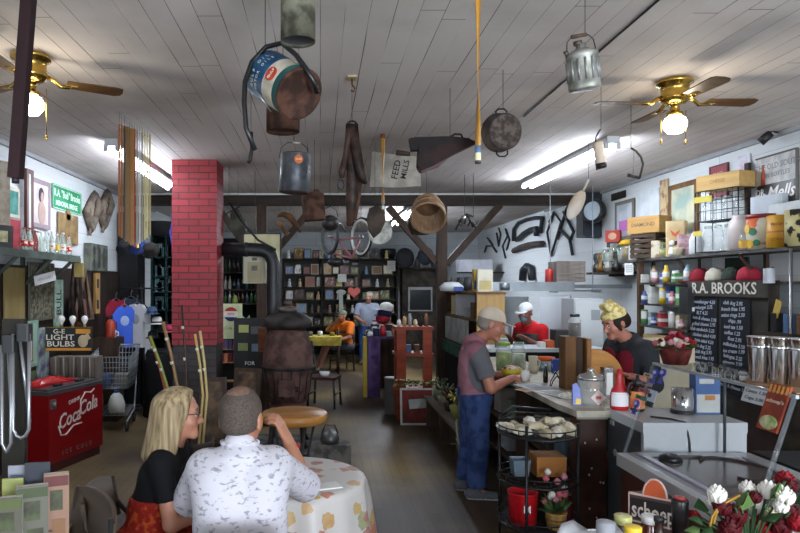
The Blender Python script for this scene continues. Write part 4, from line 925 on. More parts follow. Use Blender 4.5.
b = MB(mat('#26282b', .45, .4)); z = zat(249.5, 7.62)-1.0; xc = cx+.25+.57
q = [(xc, 0, z), (-.25, 0, z), (-.1, 0, z-.01), (-.02, 0, z-.06), (.02, 0, z-.16), (.02, 0, -.1), (.02, -.02, -.2), (.05, -.1, -.22)]
b.tube(q, .08, 0, 16); part('pipe', b, t)
b = MB(mat('#2f3236', .45, .5))
for x in (-.3,): b.cyl((x-.02, 0, z), (x+.02, 0, z), .086, None, 0, 16)
part('pipe_collar', b, t)
t = thing('stove_hearth', 'grey slab hearth under the stove', 'hearth', (SX+.08, SY, 0)); b = MB(two('#3c3b3a', '#5b5956', 6, .9)); b.box((0, 0, .01), (1.0, .95, .02)); part('slab', b, t)
t = thing('concrete_block', 'grey concrete block on the floor right of the round wooden table', 'block', (.1, 6.55, 0)); b = MB(two('#4b4a48', '#6d6b68', 9, .9)); b.rbox((0, 0, .1), (.42, .22, .2), .015); part('block_body', b, t)
t = thing('metal_kettle', 'dull metal kettle standing on the grey concrete block', 'kettle', (.1, 6.55, .2)); b = MB(mat('#5d5e5f', .4, .7)); b.lathe([(0, 0), (.09, 0), (.1, .05), (.07, .12), (.0, .14)], n=18); part('kettle_body', b, t); b = MB(BLACK); b.tube([(-.08, 0, .1), (-.05, 0, .18), (.05, 0, .18), (.08, 0, .1)], .008); part('handle', b, t)
# framed advertising poster on the post, telephone box in front of it
p = at(262, 282, 9.862); t = thing('poster', 'cream poster in a thin black frame on the left post above the stove', 'poster', p)
b = MB(two('#a9a47c', '#bdb893', 3, .7)); b.box((0, 0, .37), (.56, .02, .72)); part('poster_paper', b, t)
b = MB(BLACK)
for s in (-1, 1): b.box((s*.285, 0, .37), (.025, .03, .76)); b.box((0, 0, .37+s*.37), (.56, .03, .025))
part('frame', b, t)
p = at(255, 283, 7.9); t = thing('wall_telephone', 'cream box with dark window hanging under the stove pipe', 'box', p)
b = MB(mat('#a9a68e', .5)); b.box((0, 0, .16), (.27, .1, .33)); part('case', b, t)
b = MB(mat('#8d8563', .5)); b.box((0, -.055, .13), (.17, .012, .25)); part('inner_panel', b, t)
b = MB(mat('#33332d', .4)); b.box((0, -.066, .18), (.07, .012, .06)); b.box((0, -.055, .29), (.06, .012, .035)); part('window_slot', b, t); b = MB(WIRE); b.tube([(0, 0, .33), (0, 0, H-p.z)], .003); part('hanging_wire', b, t)
# bottle rack between the brick column and the post
def shelfunit(name, lab, x0, x1, y, zs, d=.35, ztop=None):
    t = thing(name, lab, 'shelf unit', ((x0+x1)/2, y, 0)); w = x1-x0; zt = ztop or max(zs)+.35
    for z in zs: b = MB(SHELFM); b.box((0, 0, z-.012), (w, d, .024)); part('shelf_board', b, t)
    for s in (-1, 1): b = MB(SHELFM); b.box((s*(w/2), 0, zt/2), (.03, d, zt)); part('upright', b, t)
    b = MB(mat('#1b1b1d', .8)); b.box((0, d/2, zt/2), (w, .02, zt)); part('back_board', b, t)
    return t
Yb = 10.9; sb = F/Yb
xa, xb = (219-VX)/sb, (259-VX)/sb
shelfunit('bottle_rack', 'dark rack of bottles between the brick column and the left post', xa, xb, Yb, [zat(y, Yb) for y in (272, 289, 303, 330, 352)], .35, 2.6)
BC = ['#23282a', '#2a3424', '#3a5a34', '#2c2420', '#4a2a20', '#8a8a80', '#1c1c1e', '#3c4c58']
BN = ['black', 'dark olive', 'green', 'dark brown', 'rusty red', 'pale grey', 'jet black', 'slate blue']
for si, y in enumerate((272, 289, 303)):
    z = zat(y, Yb); n = 9
    for k in range(n):
        ci = r2.randrange(8); h = r2.uniform(.17, .23); x = xa+.05+(xb-xa-.1)*k/(n-1)
        b = MB(mat(BC[ci], .25)); b.lathe([(0, 0), (.026, 0), (.027, h*.55), (.01, h*.75), (.011, h), (0, h)], n=12)
        solo('bottle', b, '%s bottle on the %s shelf of the dark rack, %s from the left' % (BN[ci], ORD[si], ORD[k]), 'bottle', (x, Yb-.08, z), 0, 'bottles in the dark rack')
for i, (px, py, c, n) in enumerate(((222, 330, '#c9ccca', 'small white figurine'), (236, 303, '#7f9a4a', 'green package'), (226, 330, '#5a3a30', 'brown tin'))):
    b = MB(mat(c, .6)); b.lathe([(0, 0), (.05, 0), (.05, .05), (.03, .12), (.0, .14)], n=12); solo('figurine' if i == 0 else 'tin', b, n+' on the dark rack beside the cream cap poster', 'figurine' if i == 0 else 'tin', (at(px, py, Yb).x, Yb-.13, zat(py, Yb)))
# cream poster with bottle cap emblem, cards and a small goods rack
p = at(231, 338, 9.2); t = thing('cap_poster', 'cream poster with red, white and blue bottle cap emblem beside the brick column', 'poster', p)
b = MB(two('#a9b088', '#bcc09c', 4, .7)); b.box((0, 0, .24), (.32, .015, .5)); part('poster_paper', b, t)
b = MB(mat('#9a2a2a', .6), mat('#c9c3b8', .6), mat('#2a2f66', .6), mat('#5c6a42', .6)); T = tr(0, -.009, .34) @ rotm(R(90), 0, 0)
def capw(a0, a1, r, m): b.prism([(r*math.cos(a), r*math.sin(a)) for a in np.linspace(a0, a1, 14)], 0, .004, m, T)
b.cyl((0, 0, -.001), (0, 0, .002), .1, None, 1, 28, T); capw(R(25), R(155), .1, 0); capw(R(205), R(335), .1, 2); b.text('PEPSI', .045, 0, T @ tr(0, 0, .004), .001); b.text('Cola 5c', .06, 3, tr(0, -.009, .14) @ rotm(R(90), 0, 0), .001); part('cap_emblem', b, t)
t = thing('leaf_cutout', 'pale green paper cutout hanging at the right edge of the cap poster', 'cutout', at(246, 322, 9.15)); b = MB(mat('#8fb08a', .6)); b.prism([(-.06, -.08), (.02, -.1), (.07, -.03), (.05, .1), (0, .04), (-.06, .1)], -.01, .01, 0, rotm(R(90), 0, 0)); part('paper', b, t)
p = at(231, 352, 9.1); t = thing('wire_goods_rack', 'wire rack of small red packets under the cap poster', 'rack', (p.x, 9.1, 0))
b = MB(mat('#8a6a44', .5)); zz = [zat(349, 9.1), zat(362, 9.1), .45]
for z in zz: b.box((0, 0, z), (.32, .16, .012))
for s in (-1, 1): b.cyl((s*.16, .06, 0), (s*.16, .06, 1.13), .01); b.cyl((s*.16, -.08, 0), (s*.16, -.08, 1.13), .008)
part('rack_frame', b, t)
PK = [('red', '#8c2f38'), ('dark red', '#6e2028'), ('purple', '#4a3a5c'), ('orange', '#a2593a'), ('blue', '#39456a'), ('maroon', '#5c2030')]
for si in range(2):
    for k in range(5):
        n, c = PK[(k*2+si) % 6]; b = MB(mat(c, .5)); b.box((0, 0, .06), (.05, .09, .12)); solo('packet', b, '%s packet on the %s wire shelf under the cap poster, %s from the left' % (n, ('upper', 'lower')[si], ORD[k]), 'packet', (p.x-.12+.06*k, 9.08, zz[si]+.008), 0, 'packets in the wire rack')
# black board with cards and white lettering left of the stove
t = thing('black_screen', 'black board with pale cards and white lettering left of the stove', 'board', (at(253, 360, 8.6).x, 8.6, 0))
b = MB(mat('#101114', .5)); b.box((0, 0, .68), (.5, .06, 1.36)); part('board_panel', b, t)
for x, z, c, n in ((-.12, 1.22, '#a9b06a', 'yellow green card'), (.04, 1.2, '#5b5f64', 'grey card'), (-.13, .98, '#7f8a58', 'olive card'), (.05, .97, '#6f7f94', 'blue grey card')):
    b = MB(mat(c, .6)); b.box((x, -.035, z), (.13, .012, .1)); part('card', b, t, n)
b = MB(mat('#c9cccb', .6)); b.text('10', .2, 0, tr(-.04, -.032, .58) @ rotm(R(90), 0, 0), .002, .2); b.text('FOR', .07, 0, tr(-.04, -.032, .76) @ rotm(R(90), 0, 0), .002); part('lettering', b, t)
t = thing('wooden_crate', 'orange brown wooden crate on a stand just left of the stove', 'crate', (at(265, 345, 8.3).x, 8.3, 0)); b = MB(wood('#5a3320', '#7a4a2e', 'x')); b.box((0, 0, 1.1), (.16, .2, .3)); part('crate_box', b, t); b = MB(DKWOOD); b.box((0, 0, .475), (.14, .18, .95)); part('stand', b, t)
# blue-green shelf unit left of the brick column, deep in the shop
Yg = 10.6; xa, xb = -2.72, at(177, 0, Yg).x
sg = F/Yg; zsg = [zat(y, Yg) for y in (257, 276, 291, 309, 330)]
t = thing('carton_shelves', 'shelf unit of blue-green cartons left of the brick column', 'shelf unit', ((xa+xb)/2, Yg, 0))
w = xb-xa; TEAL = mat('#2a4446', .7)
for z in zsg: b = MB(TEAL); b.box((0, 0, z-.012), (w, .35, .024)); part('shelf_board', b, t)
for s in (-1, .25, 1): b = MB(TEAL); b.box((s*w/2, 0, 1.3), (.03, .35, 2.6)); part('upright', b, t)
b = MB(mat('#1c2224', .8)); b.box((0, .18, 1.3), (w, .02, 2.6)); part('back_board', b, t)
for si, z in enumerate(zsg[:4]):
    for k in range(7):
        u = k/6; x = xa+.08+(w-.16)*u
        if abs(x-((xa+xb)/2+.25*w/2)) < .055: x += .07
        c = r2.choice(['#3a6468', '#4f7c80', '#2d4c54', '#6b8a88', '#34505c']); hh = r2.uniform(.12, .22)
        b = MB(mat(c, .5)); b.box((0, 0, hh/2), (.075, .12, hh)); solo('carton', b, '%s carton on the %s shelf of the blue-green unit, %s from the left' % ({'#3a6468': 'teal', '#4f7c80': 'light teal', '#2d4c54': 'deep teal', '#6b8a88': 'pale green', '#34505c': 'slate'}[c], ORD[si], ORD[k]), 'carton', (x, Yg-.06, z), 0, 'cartons on the blue-green shelves')
# dark storage boxes and a round tub above the rear left shelves
t = thing('round_tub', 'grey galvanized tub lying on top of the blue-green shelves', 'tub', (at(160, 222, 10.6).x, 10.6, 2.602)); b = MB(mat('#4e5254', .5, .5)); b.lathe([(0, 0), (.2, 0), (.24, .22), (.25, .23), (.23, .23), (.19, .02), (0, .02)], n=22); part('tub_body', b, t); b = MB(DARKMETAL); b.tube([(.24, 0, .2), (.3, 0, .17), (.24, 0, .12)], .01); part('handle', b, t)
for i, (px, py, c, n) in enumerate(((125, 247, '#17181c', 'round black hat hanging left of the yardsticks'), (137, 246, '#23305c', 'blue cap with yellow badge hanging below the yardsticks'), (150, 250, '#1f1d1c', 'dark felt hat hanging below the pale yardsticks'))):
    Y = 8.6; p = at(px, py, Y); t = thing('hanging_hat', n, 'hat', p); b = MB(mat(c, .8)); b.lathe([(0, .09), (.045, .09), (.075, .07), (.08, .0), (.125, -.015), (.125, -.022), (0, -.015)][::-1], n=18, T=rotm(R(60), 0, 0)); part('crown', b, t)
    if i == 1: b = MB(YELLOW); b.box((.03, -.085, .0), (.04, .02, .06)); part('badge', b, t)
    wire(t, .05)
p = at(172, 268, 9.0); t = thing('purple_ribbon', 'purple ribbon hanging at the left edge of the brick column', 'ribbon', p); b = MB(mat('#4f3f8c', .6)); b.tube([(0, 0, .2), (.03, 0, .45), (.0, 0, .7), (.05, 0, .85)], .016, 0, 6); b.tube([(0.02, 0, .2), (-.03, 0, .5), (.05, 0, .8)], .012, 0, 6); part('ribbon_cloth', b, t); wire(t, .84, .05)
# round wooden table beside the hearth
t = thing('round_wooden_table', 'small round table with thick honey-coloured wooden top on black legs', 'table', (-.22, 5.6, 0))
b = MB(wood('#7a4f22', '#a8763a', 'x', .4), wood('#a0682c', '#c08a48', 'x', .4)); b.lathe([(0, .62), (.27, .62), (.285, .63), (.285, .69), (.275, .7), (0, .7)], n=40, mts=[1, 1, 1, 1, 0]); part('table_top', b, t)
for i in range(4): a = .5+i*PI/2; b = MB(BLACK); b.tube([(.2*math.cos(a), .2*math.sin(a), .62), (.13*math.cos(a), .13*math.sin(a), .3), (.21*math.cos(a), .21*math.sin(a), 0)], .012); part('leg', b, t)
# black ladder chair beside the stove and the yellow-clothed table with the seated man
def ladder_chair(loc, rz, lab, c='#1a1614', seat='#3a1f1c', seat_h=.45, back_h=.95):
    t = thing('wooden_chair', lab, 'chair', loc, rz); m_ = mat(c, .5)
    b = MB(mat(seat, .6)); b.rbox((0, 0, seat_h-.015), (.42, .42, .035), .04); part('seat', b, t)
    for x in (-.18, .18):
        b = MB(m_); b.cyl((x, -.18, seat_h-.02), (x*1.08, -.2, 0), .018, .015); part('leg', b, t)
        b = MB(m_); b.tube([(x*1.05, .21, 0), (x, .19, seat_h), (x, .25, back_h)], .018); part('leg', b, t)
    for z in (.58, .7, .82, .92):
        if z < back_h: b = MB(m_); b.box((0, .215+.05*(z-.45), z), (.34, .018, .05)); part('back_slat', b, t)
    for y, z in ((-.19, .2), (.19, .2)): b = MB(m_); b.cyl((-.18, y, z), (.18, y, z), .011); part('stretcher', b, t)
    return t
ladder_chair((.07, 9.6, 0), R(75), 'black ladder-back chair just right of the stove')
ladder_chair((.46, 13.62, 0), R(200), 'dark chair under the man in the orange shirt', '#15130f', '#2a1c16', .45, .9)
t = thing('clothed_table', 'table with rumpled yellow cloth behind the stove', 'table', (-.05, 13.3, 0))
b = MB(two('#a8963a', '#c9b65c', 6, .8)); b.rbox((0, 0, .74), (1.0, .6, .03), .05); b.box((0, -.305, .66), (.96, .02, .16)); part('table_cloth', b, t)
for x in (-.42, .42):
    for y in (-.24, .24): b = MB(DKWOOD); b.cyl((x, y, .73), (x, y, 0), .025); part('leg', b, t)
for i, (x, c, n, h) in enumerate(((-.35, '#b9b9b0', 'white tin', .12), (-.15, '#6a6a60', 'grey folded cap', .09), (.05, '#d0cfc8', 'white cup', .1), (.3, '#8a7a30', 'mustard cloth bundle', .08))):
    b = MB(mat(c, .6)); b.lathe([(0, 0), (.05, 0), (.055, h*.7), (.045, h), (0, h)], n=14); solo('tin', b, n+' on the yellow-clothed table', 'tin', (-.05+x, 13.25, .756))
t = thing('white_cup', 'white paper cup standing on the seat of the black ladder-back chair', 'cup', (.07, 9.55, .455)); b = MB(WHITE); b.lathe([(0, 0), (.06, 0), (.08, .06), (.07, .06), (.055, .01), (0, .01)], n=16); part('cup_body', b, t)
# clutter table right of the standing person
t = thing('clutter_table', 'table draped in purple and yellow cloth, covered in clutter, left of the red shelf', 'table', (1.05, 10.6, 0))
b = MB(two('#3c2c4e', '#52406a', 5, .8)); b.box((0, 0, .97), (.62, .8, .03)); b.box((-.2, -.4, .5), (.2, .03, .95)); part('purple_cloth', b, t)
b = MB(mat('#a8923a', .8)); b.box((-.335, -.3, .5), (.06, .2, .95)); part('yellow_cloth', b, t)
for x in (-.27, .27):
    for y in (-.33, .33): b = MB(DKWOOD); b.box((x, y, .48), (.05, .05, .95)); part('leg', b, t)
CL = [('white', '#cfd0cd'), ('navy', '#1d2440'), ('red', '#9a2430'), ('grey', '#85868a'), ('tan', '#a08a6a'), ('white', '#c4c6c6'), ('black', '#1b1b1d'), ('blue', '#3c5688')]
for k in range(14):
    n, c = CL[k % 8]; x = 1.05-.25+.1*(k % 6); y = 10.3+.2*(k//6); h = .07+.05*(k % 3)
    b = MB(mat(c, .6))
    if k % 2: b.rbox((0, 0, h/2), (.085, .1, h), .02)
    else: b.lathe([(0, 0), (.045, 0), (.05, h*.6), (.03, h), (0, h)], n=12)
    solo('trinket', b, '%s trinket on the purple-clothed table, %s row, %s from the left' % (n, ('front', 'middle', 'back')[k//6], ORD[k % 6]), 'trinket', (x, y, .987), 0, 'trinkets on the purple-clothed table')
t = thing('cap_stack', 'stack of white, navy and red caps behind the purple-clothed table', 'cap', (1.12, 11.5, 0))
b = MB(DKWOOD); b.box((0, 0, .55), (.4, .4, 1.1)); part('stand', b, t)
for i, c in enumerate(('#9a2430', '#1d2440', '#cfd0cd')): b = MB(mat(c, .8)); b.ell((.03*i, 0, 1.2+.1*i), (.13, .13, .1)); b.box((-.12+.03*i, -.08, 1.17+.1*i), (.14, .14, .012)); part('cap', b, t)
t = thing('white_bin', 'white plastic bin on the floor left of the red shelf', 'bin', (1.0, 9.05, 0)); b = MB(mat('#8f9298', .5)); b.lathe([(0, 0), (.09, 0), (.1, .5), (.105, .5), (.095, .51), (0, .5)], n=18); part('bin_body', b, t)
# red shelf unit with white-framed board leaning on it
Yr = 8.7; sr = F/Yr
xa, xb = (396-VX)/sr, (429-VX)/sr
t = thing('red_shelf', 'red-brown wooden shelf unit left of the right post', 'shelf unit', ((xa+xb)/2, Yr, 0)); w = xb-xa
RW = wood('#6e2c1c', '#8c3f28', 'x', .5); zr = [zat(y, Yr) for y in (326, 352, 388)]
for z in zr: b = MB(RW); b.box((0, 0, z-.02), (w+.06, .4, .04)); part('shelf_board', b, t)
for s in (-1, 1): b = MB(RW); b.box((s*(w/2-.05), -.17, zr[0]/2), (.12, .05, zr[0]-.02)); part('front_post', b, t); b = MB(RW); b.box((s*(w/2-.02), .15, zr[0]/2), (.05, .05, zr[0]-.02)); part('rear_post', b, t)
for k in range(6):
    n, c = [('white', '#c6c4bc'), ('tan', '#9a8058'), ('grey', '#8a8c8c'), ('cream', '#b8aa88'), ('black', '#202022'), ('brown', '#6a4a36')][k]; h = .09+.04*(k % 3)
    b = MB(mat(c, .6)); b.lathe([(0, 0), (.028, 0), (.03, h*.6), (.016, h), (0, h)], n=12); solo('jar', b, '%s knick-knack on top of the red shelf, %s from the left' % (n, ORD[k]), 'knick-knack', (xa+.04+k*(w-.08)/5, Yr, zr[0]), 0, 'knick-knacks on the red shelf')
for k in range(4):
    n, c = [('white', '#a9aab0'), ('blue', '#5a6a8c'), ('brown', '#6a4a36'), ('grey', '#777772')][k]
    b = MB(mat(c, .6)); b.rbox((0, 0, .05), (.07, .1, .1), .015); solo('box', b, 'small %s box on the middle board of the red shelf, %s from the left' % (n, ORD[k]), 'box', (xa+.05+k*(w-.1)/3, Yr, zr[1]), 0, 'boxes on the red shelf')
p = at(417, 415, 8.35)
t = panel('leaning_board', 'white-framed red board with pale card leaning against the red shelf', 'board', p.x, 8.3, .0, .44, .47, .025, two('#4a1c1a', '#6e2a24', 5, .6), mat('#a3a39c', .5), .025, 0, -8)
b = MB(mat('#8d9290', .7)); b.box((.02, -.02, .27), (.22, .012, .12), 0, rotm(0, R(-4), 0)); part('card', b, t)
t = thing('ivy_garland', 'garland of green and cream leaves along the top of the white-framed board', 'garland', (p.x, 8.42, .49))
b = MB(mat('#4c5a3a', .8), mat('#a59a78', .8))
for i in range(60):
    x = -.28+.56*rng.random(); b.ell((x, rng.uniform(-.05, .05), rng.uniform(0, .07)), (.022, .018, .012), i % 3 == 0, 6, rotm(0, 0, 0), 4)
g_ = part('leaves', b, t, None, 'stuff')
# ---- wooden bookcase running back from the oak end panel
YA, YB2 = 7.9, 10.6; XA = 1.92
t = thing('oak_bookcase', 'wooden bookcase with pale oak end panel behind the man in the cap', 'bookcase', (XA, YA, 0))
OAK = wood('#96733a', '#b38f50', 'z', .45); BRW = wood('#5d4630', '#755a3c', 'y', .6)
b = MB(OAK); b.box((.17, .02, .87), (.34, .04, 1.7)); part('end_panel', b, t)
b = MB(BRW); b.box((.17, 1.35, 1.7), (.36, 2.72, .03)); part('top_board', b, t)
for z in (1.36, 1.0): b = MB(BRW); b.box((.17, 1.35, z), (.33, 2.64, .03)); part('shelf_board', b, t)
b = MB(BRW); b.box((.33, 1.35, .86), (.02, 2.66, 1.68)); part('back_board', b, t)
b = MB(BRW); b.box((.17, 2.68, .85), (.34, .04, 1.68)); part('far_end', b, t)
b = MB(two('#8a8c88', '#a3a5a0', 5, .6)); b.box((-.005, 1.2, 1.17), (.015, 1.5, .33)); part('grey_panel', b, t)
b = MB(two('#23463a', '#31594a', 5, .6)); b.box((-.03, 1.2, .9), (.05, 2.4, .16)); part('green_rail', b, t)
b = MB(mat('#191716', .8)); b.box((-.005, 1.35, .42), (.015, 2.6, .78)); part('dark_base', b, t)
for i, (y, c, h, n) in enumerate(((.35, '#58402e', .2, 'dark framed photograph of a person'), (.75, '#9a9c9a', .12, 'silver trinket box'), (1.05, '#b9bcc0', .29, 'white binder with dark stripe'), (1.3, '#c4c6c8', .29, 'second white binder'), (1.6, '#b8aa88', .27, 'cream folder'))):
    b = MB(mat(c, .6)); b.box((0, 0, h/2), (.2, .16 if i < 2 else .09, h)); solo('binder' if i > 1 else ('framed_picture' if i == 0 else 'trinket'), b, n+' on the shelf of the oak bookcase', 'binder' if i > 1 else ('picture' if i == 0 else 'trinket'), (XA+.12, YA+y, 1.376))
for i, (px0, px1, py0, py1, Y, c1, c2, n) in enumerate(((477, 492, 271, 293, 8.15, '#c9c6b4', '#b4a878', 'white and tan cereal box on top of the oak bookcase'), (473, 477.5, 271, 293, 8.3, '#a98c34', '#3a3466', 'gold and purple narrow box beside the white cereal box'))):
    x0, x1 = at(px0, 0, Y).x, at(px1, 0, Y).x; h = (py1-py0)/F*Y
    t = thing('cereal_box', n, 'box', ((x0+x1)/2, Y, 1.717)); b = MB(mat(c1, .6)); b.box((0, 0, h/2), (x1-x0, .08, h)); part('carton', b, t); b = MB(mat(c2, .6)); b.box((0, -.042, h*.3), ((x1-x0)*.8, .006, h*.4)); part('front_print', b, t)
t = thing('white_bundle', 'white cloth bundle on top of the bookcase left of the cereal boxes', 'bundle', (at(456, 285, 8.6).x, 8.9, 1.717)); b = MB(mat('#b8bcbe', .8)); b.lathe([(0, 0), (.15, 0), (.17, .06), (.1, .12), (0, .13)], n=12); part('bundle_cloth', b, t); b = MB(BLUE); b.box((.06, -.16, .03), (.12, .05, .06)); part('blue_band', b, t)
for i in range(5):
    b = MB(mat(('#3a3c40', '#55585c', '#2a2a2c', '#6a6a66', '#43474c')[i], .5)); b.lathe([(0, 0), (.06, 0), (.07, .1), (.05, .2), (0, .2)], n=12); solo('pot', b, '%s pot on the bookcase top near the right post, %s from the post' % (('dark grey', 'grey', 'black', 'pale grey', 'slate')[i], ORD[4-i]), 'pot', (XA+.2, 9.25+.27*i, 1.717), 0, 'pots on the bookcase')
p = at(490, 265, 10.9); t = thing('white_carton', 'white cardboard carton on a bracket below the iron tools', 'carton', (3.55, 14.9, zat(272, 14.9))); b = MB(mat('#a9abb2', .7)); b.box((0, 0, .14), (.75, .4, .28)); part('carton_body', b, t); b = MB(DARKMETAL); b.box((.15, 0, -.015), (1.0, .4, .03)); part('bracket_shelf', b, t)
# low ledge with plants and bundles along the aisle
t = thing('low_ledge', 'low wooden ledge in front of the bookcase along the aisle', 'ledge', (1.5, 7.35, 0)); b = MB(wood('#4a443c', '#655d52', 'y')); b.box((0, 0, .36), (.32, 2.0, .03)); part('ledge_board', b, t)
for y in (-.9, 0, .9): b = MB(DKWOOD); b.box((0, y, .17), (.28, .05, .34)); part('support', b, t)
for i, (y, c1, c2, h, n) in enumerate(((6.55, '#8a8f78', '#596048', .5, 'pale green dried plant bundle'), (6.95, '#b0a850', '#7a7a40', .3, 'yellow-green packet'), (7.3, '#5a3024', '#2c2622', .2, 'dark red pot'), (7.65, '#444a3a', '#6f6d5a', .25, 'olive plant'), (8.0, '#38402e', '#5e6350', .28, 'dark leafy plant'))):
    t = thing('plant_bundle' if i != 2 else 'pot', n+' on the low ledge by the aisle', 'plant' if i != 2 else 'pot', (1.48, y, .376)); b = MB(mat(c2, .7)); b.lathe([(0, 0), (.06, 0), (.09, h*.4), (.07, h*.45), (0, h*.45)], n=14); part('pot_body', b, t)
    b = MB(mat(c1, .8), mat(c2, .8)); r3 = random.Random(i)
    for k in range(26): a = r3.random()*6.28; q = r3.uniform(.02, .12); b.tube([(0, 0, h*.4), (q*.5*math.cos(a), q*.5*math.sin(a), h*.75), (q*math.cos(a), q*math.sin(a), h*r3.uniform(.6, 1.05))], .009, k % 2, 5)
    part('foliage', b, t, None, 'stuff')
t = thing('dried_plant', 'whitish dried plant hanging over the ledge behind the man in jeans', 'plant', (1.38, 6.3, .0)); b = MB(mat('#8b9080', .8), mat('#5d6650', .8)); r3 = random.Random(5)
for k in range(40): a = r3.random()*6.28; q = r3.uniform(.03, .12); b.tube([(0, 0, .0), (q*.4*math.cos(a), q*.4*math.sin(a), .25), (q*math.cos(a), q*math.sin(a), r3.uniform(.2, .55))], .008, k % 2, 5)
part('foliage', b, t, None, 'stuff')
# ================================================================== lunch counter, kitchen and right wall
CZ = 1.0
COUNT = two('#8f8a7c', '#b0aa9a', 5, .4)
t = thing('lunch_counter', 'long lunch counter with worn pale top and dark base', 'counter', (1.6, 4.1, 0))
b = MB(COUNT); b.prism([(.03, 0), (.24, 0), (.56, .12), (.56, 3.1), (0, 3.1), (0, .25)], .96, 1.0); part('counter_top', b, t)
b = MB(mat('#6f6a5e', .5)); b.prism([(.035, .012), (.235, .012), (.235, .03), (.04, .03)], .945, .96); part('edge_strip', b, t)
b = MB(two('#2c1a14', '#3d271e', 7, .5), mat('#a89a86', .6)); b.prism([(.07, .05), (.24, .05), (.24, .09), (.02, .09)], 0, .945)
b2 = MB(mat('#9a8f80', .6)); r3 = random.Random(3)
part('end_panel', b, t)
for k in range(9):
    b2 = MB(mat('#b0a798', .6)); b2.box((.1+.12*r3.random(), .048, r3.uniform(.2, .9)), (.008, .006, .012)); part('nail_mark', b2, t)
b = MB(two('#1d3a30', '#27463b', 5, .6)); b.box((.42, 1.6, .47), (.04, 2.9, .94)); part('green_back', b, t)
for z in (.25, .56): b = MB(DKWOOD); b.box((.25, 1.6, z), (.36, 2.95, .025)); part('lower_shelf', b, t)
for y in (1.4, 3.0): b = MB(DKWOOD); b.box((.25, y, .47), (.36, .03, .94)); part('divider', b, t)
for i, (y, z, c, w_, h_, n) in enumerate(((.55, .57, '#4a5b66', .22, .12, 'blue grey bin'), (.25, .57, '#7a4a28', .2, .09, 'orange brown box'), (1.0, .57, '#8b8f8c', .2, .2, 'grey tub'), (.5, .265, '#3a3a38', .22, .18, 'dark crate'), (1.75, .57, '#5c6a5a', .22, .16, 'green tin'), (2.2, .57, '#77706a', .2, .2, 'taupe carton'), (1.2, .265, '#44372c', .25, .2, 'brown basket'), (1.95, .265, '#6e7275', .22, .2, 'light grey box'))):
    b = MB(mat(c, .6)); b.rbox((0, 0, h_/2), (.24, w_, h_), .02); solo('storage_box', b, n+' on the %s open shelf under the lunch counter' % ('upper' if z > .5 else 'lower'), 'box', (1.84, 4.1+y, z+.006))
def ct(px, pyb, z=CZ):
    Y = (ZC-z)*F/(pyb-VY); return Vector(((px-VX)*Y/F, Y, z)), Y/F
LID = mat('#7d9a3a', .45)
def jar(name, lab, cat, p, r, h, bodym, fill=None, lidm=None, fh=.75):
    t = thing(name, lab, cat, p)
    b = MB(bodym); b.lathe([(0, 0), (r*.92, 0), (r, r*.12), (r, h*.72), (r*.72, h*.84), (r*.72, h*.92)], n=22, caps=False); part('jar_glass', b, t)
    if fill is not None: b = MB(fill); b.lathe([(0, .008), (r*.88, .008), (r*.93, r*.15), (r*.93, h*.72*fh), (0, h*.72*fh)], n=18); part('contents', b, t)
    if lidm is not None: b = MB(lidm); b.lathe([(r*.76, h*.88), (r*.78, h*.99), (r*.7, h), (0, h)], n=20); part('lid', b, t)
    return t
p, k = ct(504, 371); jar('pickle_jar', 'large jar of green pickles with yellow green lid on the counter', 'jar', p, 8*k, 29*k, GLASS, two('#5f7a2a', '#8a9a40', 14, .4), LID, .9)
p, k = ct(518.5, 369); jar('glass_jar', 'clear glass jar of pale eggs with glass lid beside the pickle jar', 'jar', p, 7*k, 27*k, GLASS, two('#8f9a84', '#c2c7b4', 14, .4), GLASSG, .8)
p, k = ct(512, 377.5)
t = thing('salad_bowl', 'yellow bowl heaped with food on the counter before the man in the cap', 'bowl', p)
b = MB(mat('#b9a928', .45)); b.lathe([(0, 0), (6*k, 0), (9.5*k, 4*k), (10*k, 9*k), (9.3*k, 9*k), (8.6*k, 4.5*k), (0, 2*k)], n=24); part('bowl_body', b, t)
b = MB(two('#c9bfa8', '#7a3a30', 26, .7)); b.ell((0, 0, 9*k), (8.8*k, 8.8*k, 3.2*k)); part('food', b, t)
p, k = ct(525, 381.5); t = thing('white_mug', 'small white cup on the counter beside the yellow bowl', 'cup', p); b = MB(WHITE); b.lathe([(0, 0), (3.6*k, 0), (4.2*k, 10.5*k), (3.7*k, 10.5*k), (3.2*k, 1*k), (0, 1*k)], n=18); part('cup_body', b, t); b = MB(WHITE); b.tube([(4*k, 0, 8*k), (6*k, 0, 7*k), (6*k, 0, 4*k), (4*k, 0, 3*k)], .6*k); part('handle', b, t)
p, k = ct(533, 373); t = thing('cream_pitcher', 'cream coloured pitcher behind the small white cup', 'pitcher', p); b = MB(mat('#c3c0aa', .4)); b.lathe([(0, 0), (4*k, 0), (5*k, 4*k), (4*k, 11*k), (4.6*k, 17*k), (4*k, 17*k), (0, 3*k)], n=18); part('pitcher_body', b, t); b = MB(mat('#c3c0aa', .4)); b.tube([(4*k, 0, 14*k), (7*k, 0, 12*k), (6*k, 0, 6*k), (4.6*k, 0, 5*k)], .7*k); part('handle', b, t)
p, k = ct(546, 370); t = thing('candy_tub', 'clear blue tub with orange lid on the counter', 'tub', p); b = MB(two('#6f8f9a', '#aebfc4', 20, .4)); b.lathe([(0, 0), (7*k, 0), (8*k, 10*k), (0, 10*k)], n=20); part('tub_body', b, t); b = MB(ORANGE); b.lathe([(8.4*k, 9.5*k), (8.6*k, 13*k), (0, 13.5*k)], n=20); part('lid', b, t)
p, k = ct(545.5, 382.5); bottle(p, 18*k, mat('#1a0c0a', .15), None, WHITE, 'dark brown syrup bottle with white cap on the counter', None, 'syrup_bottle')
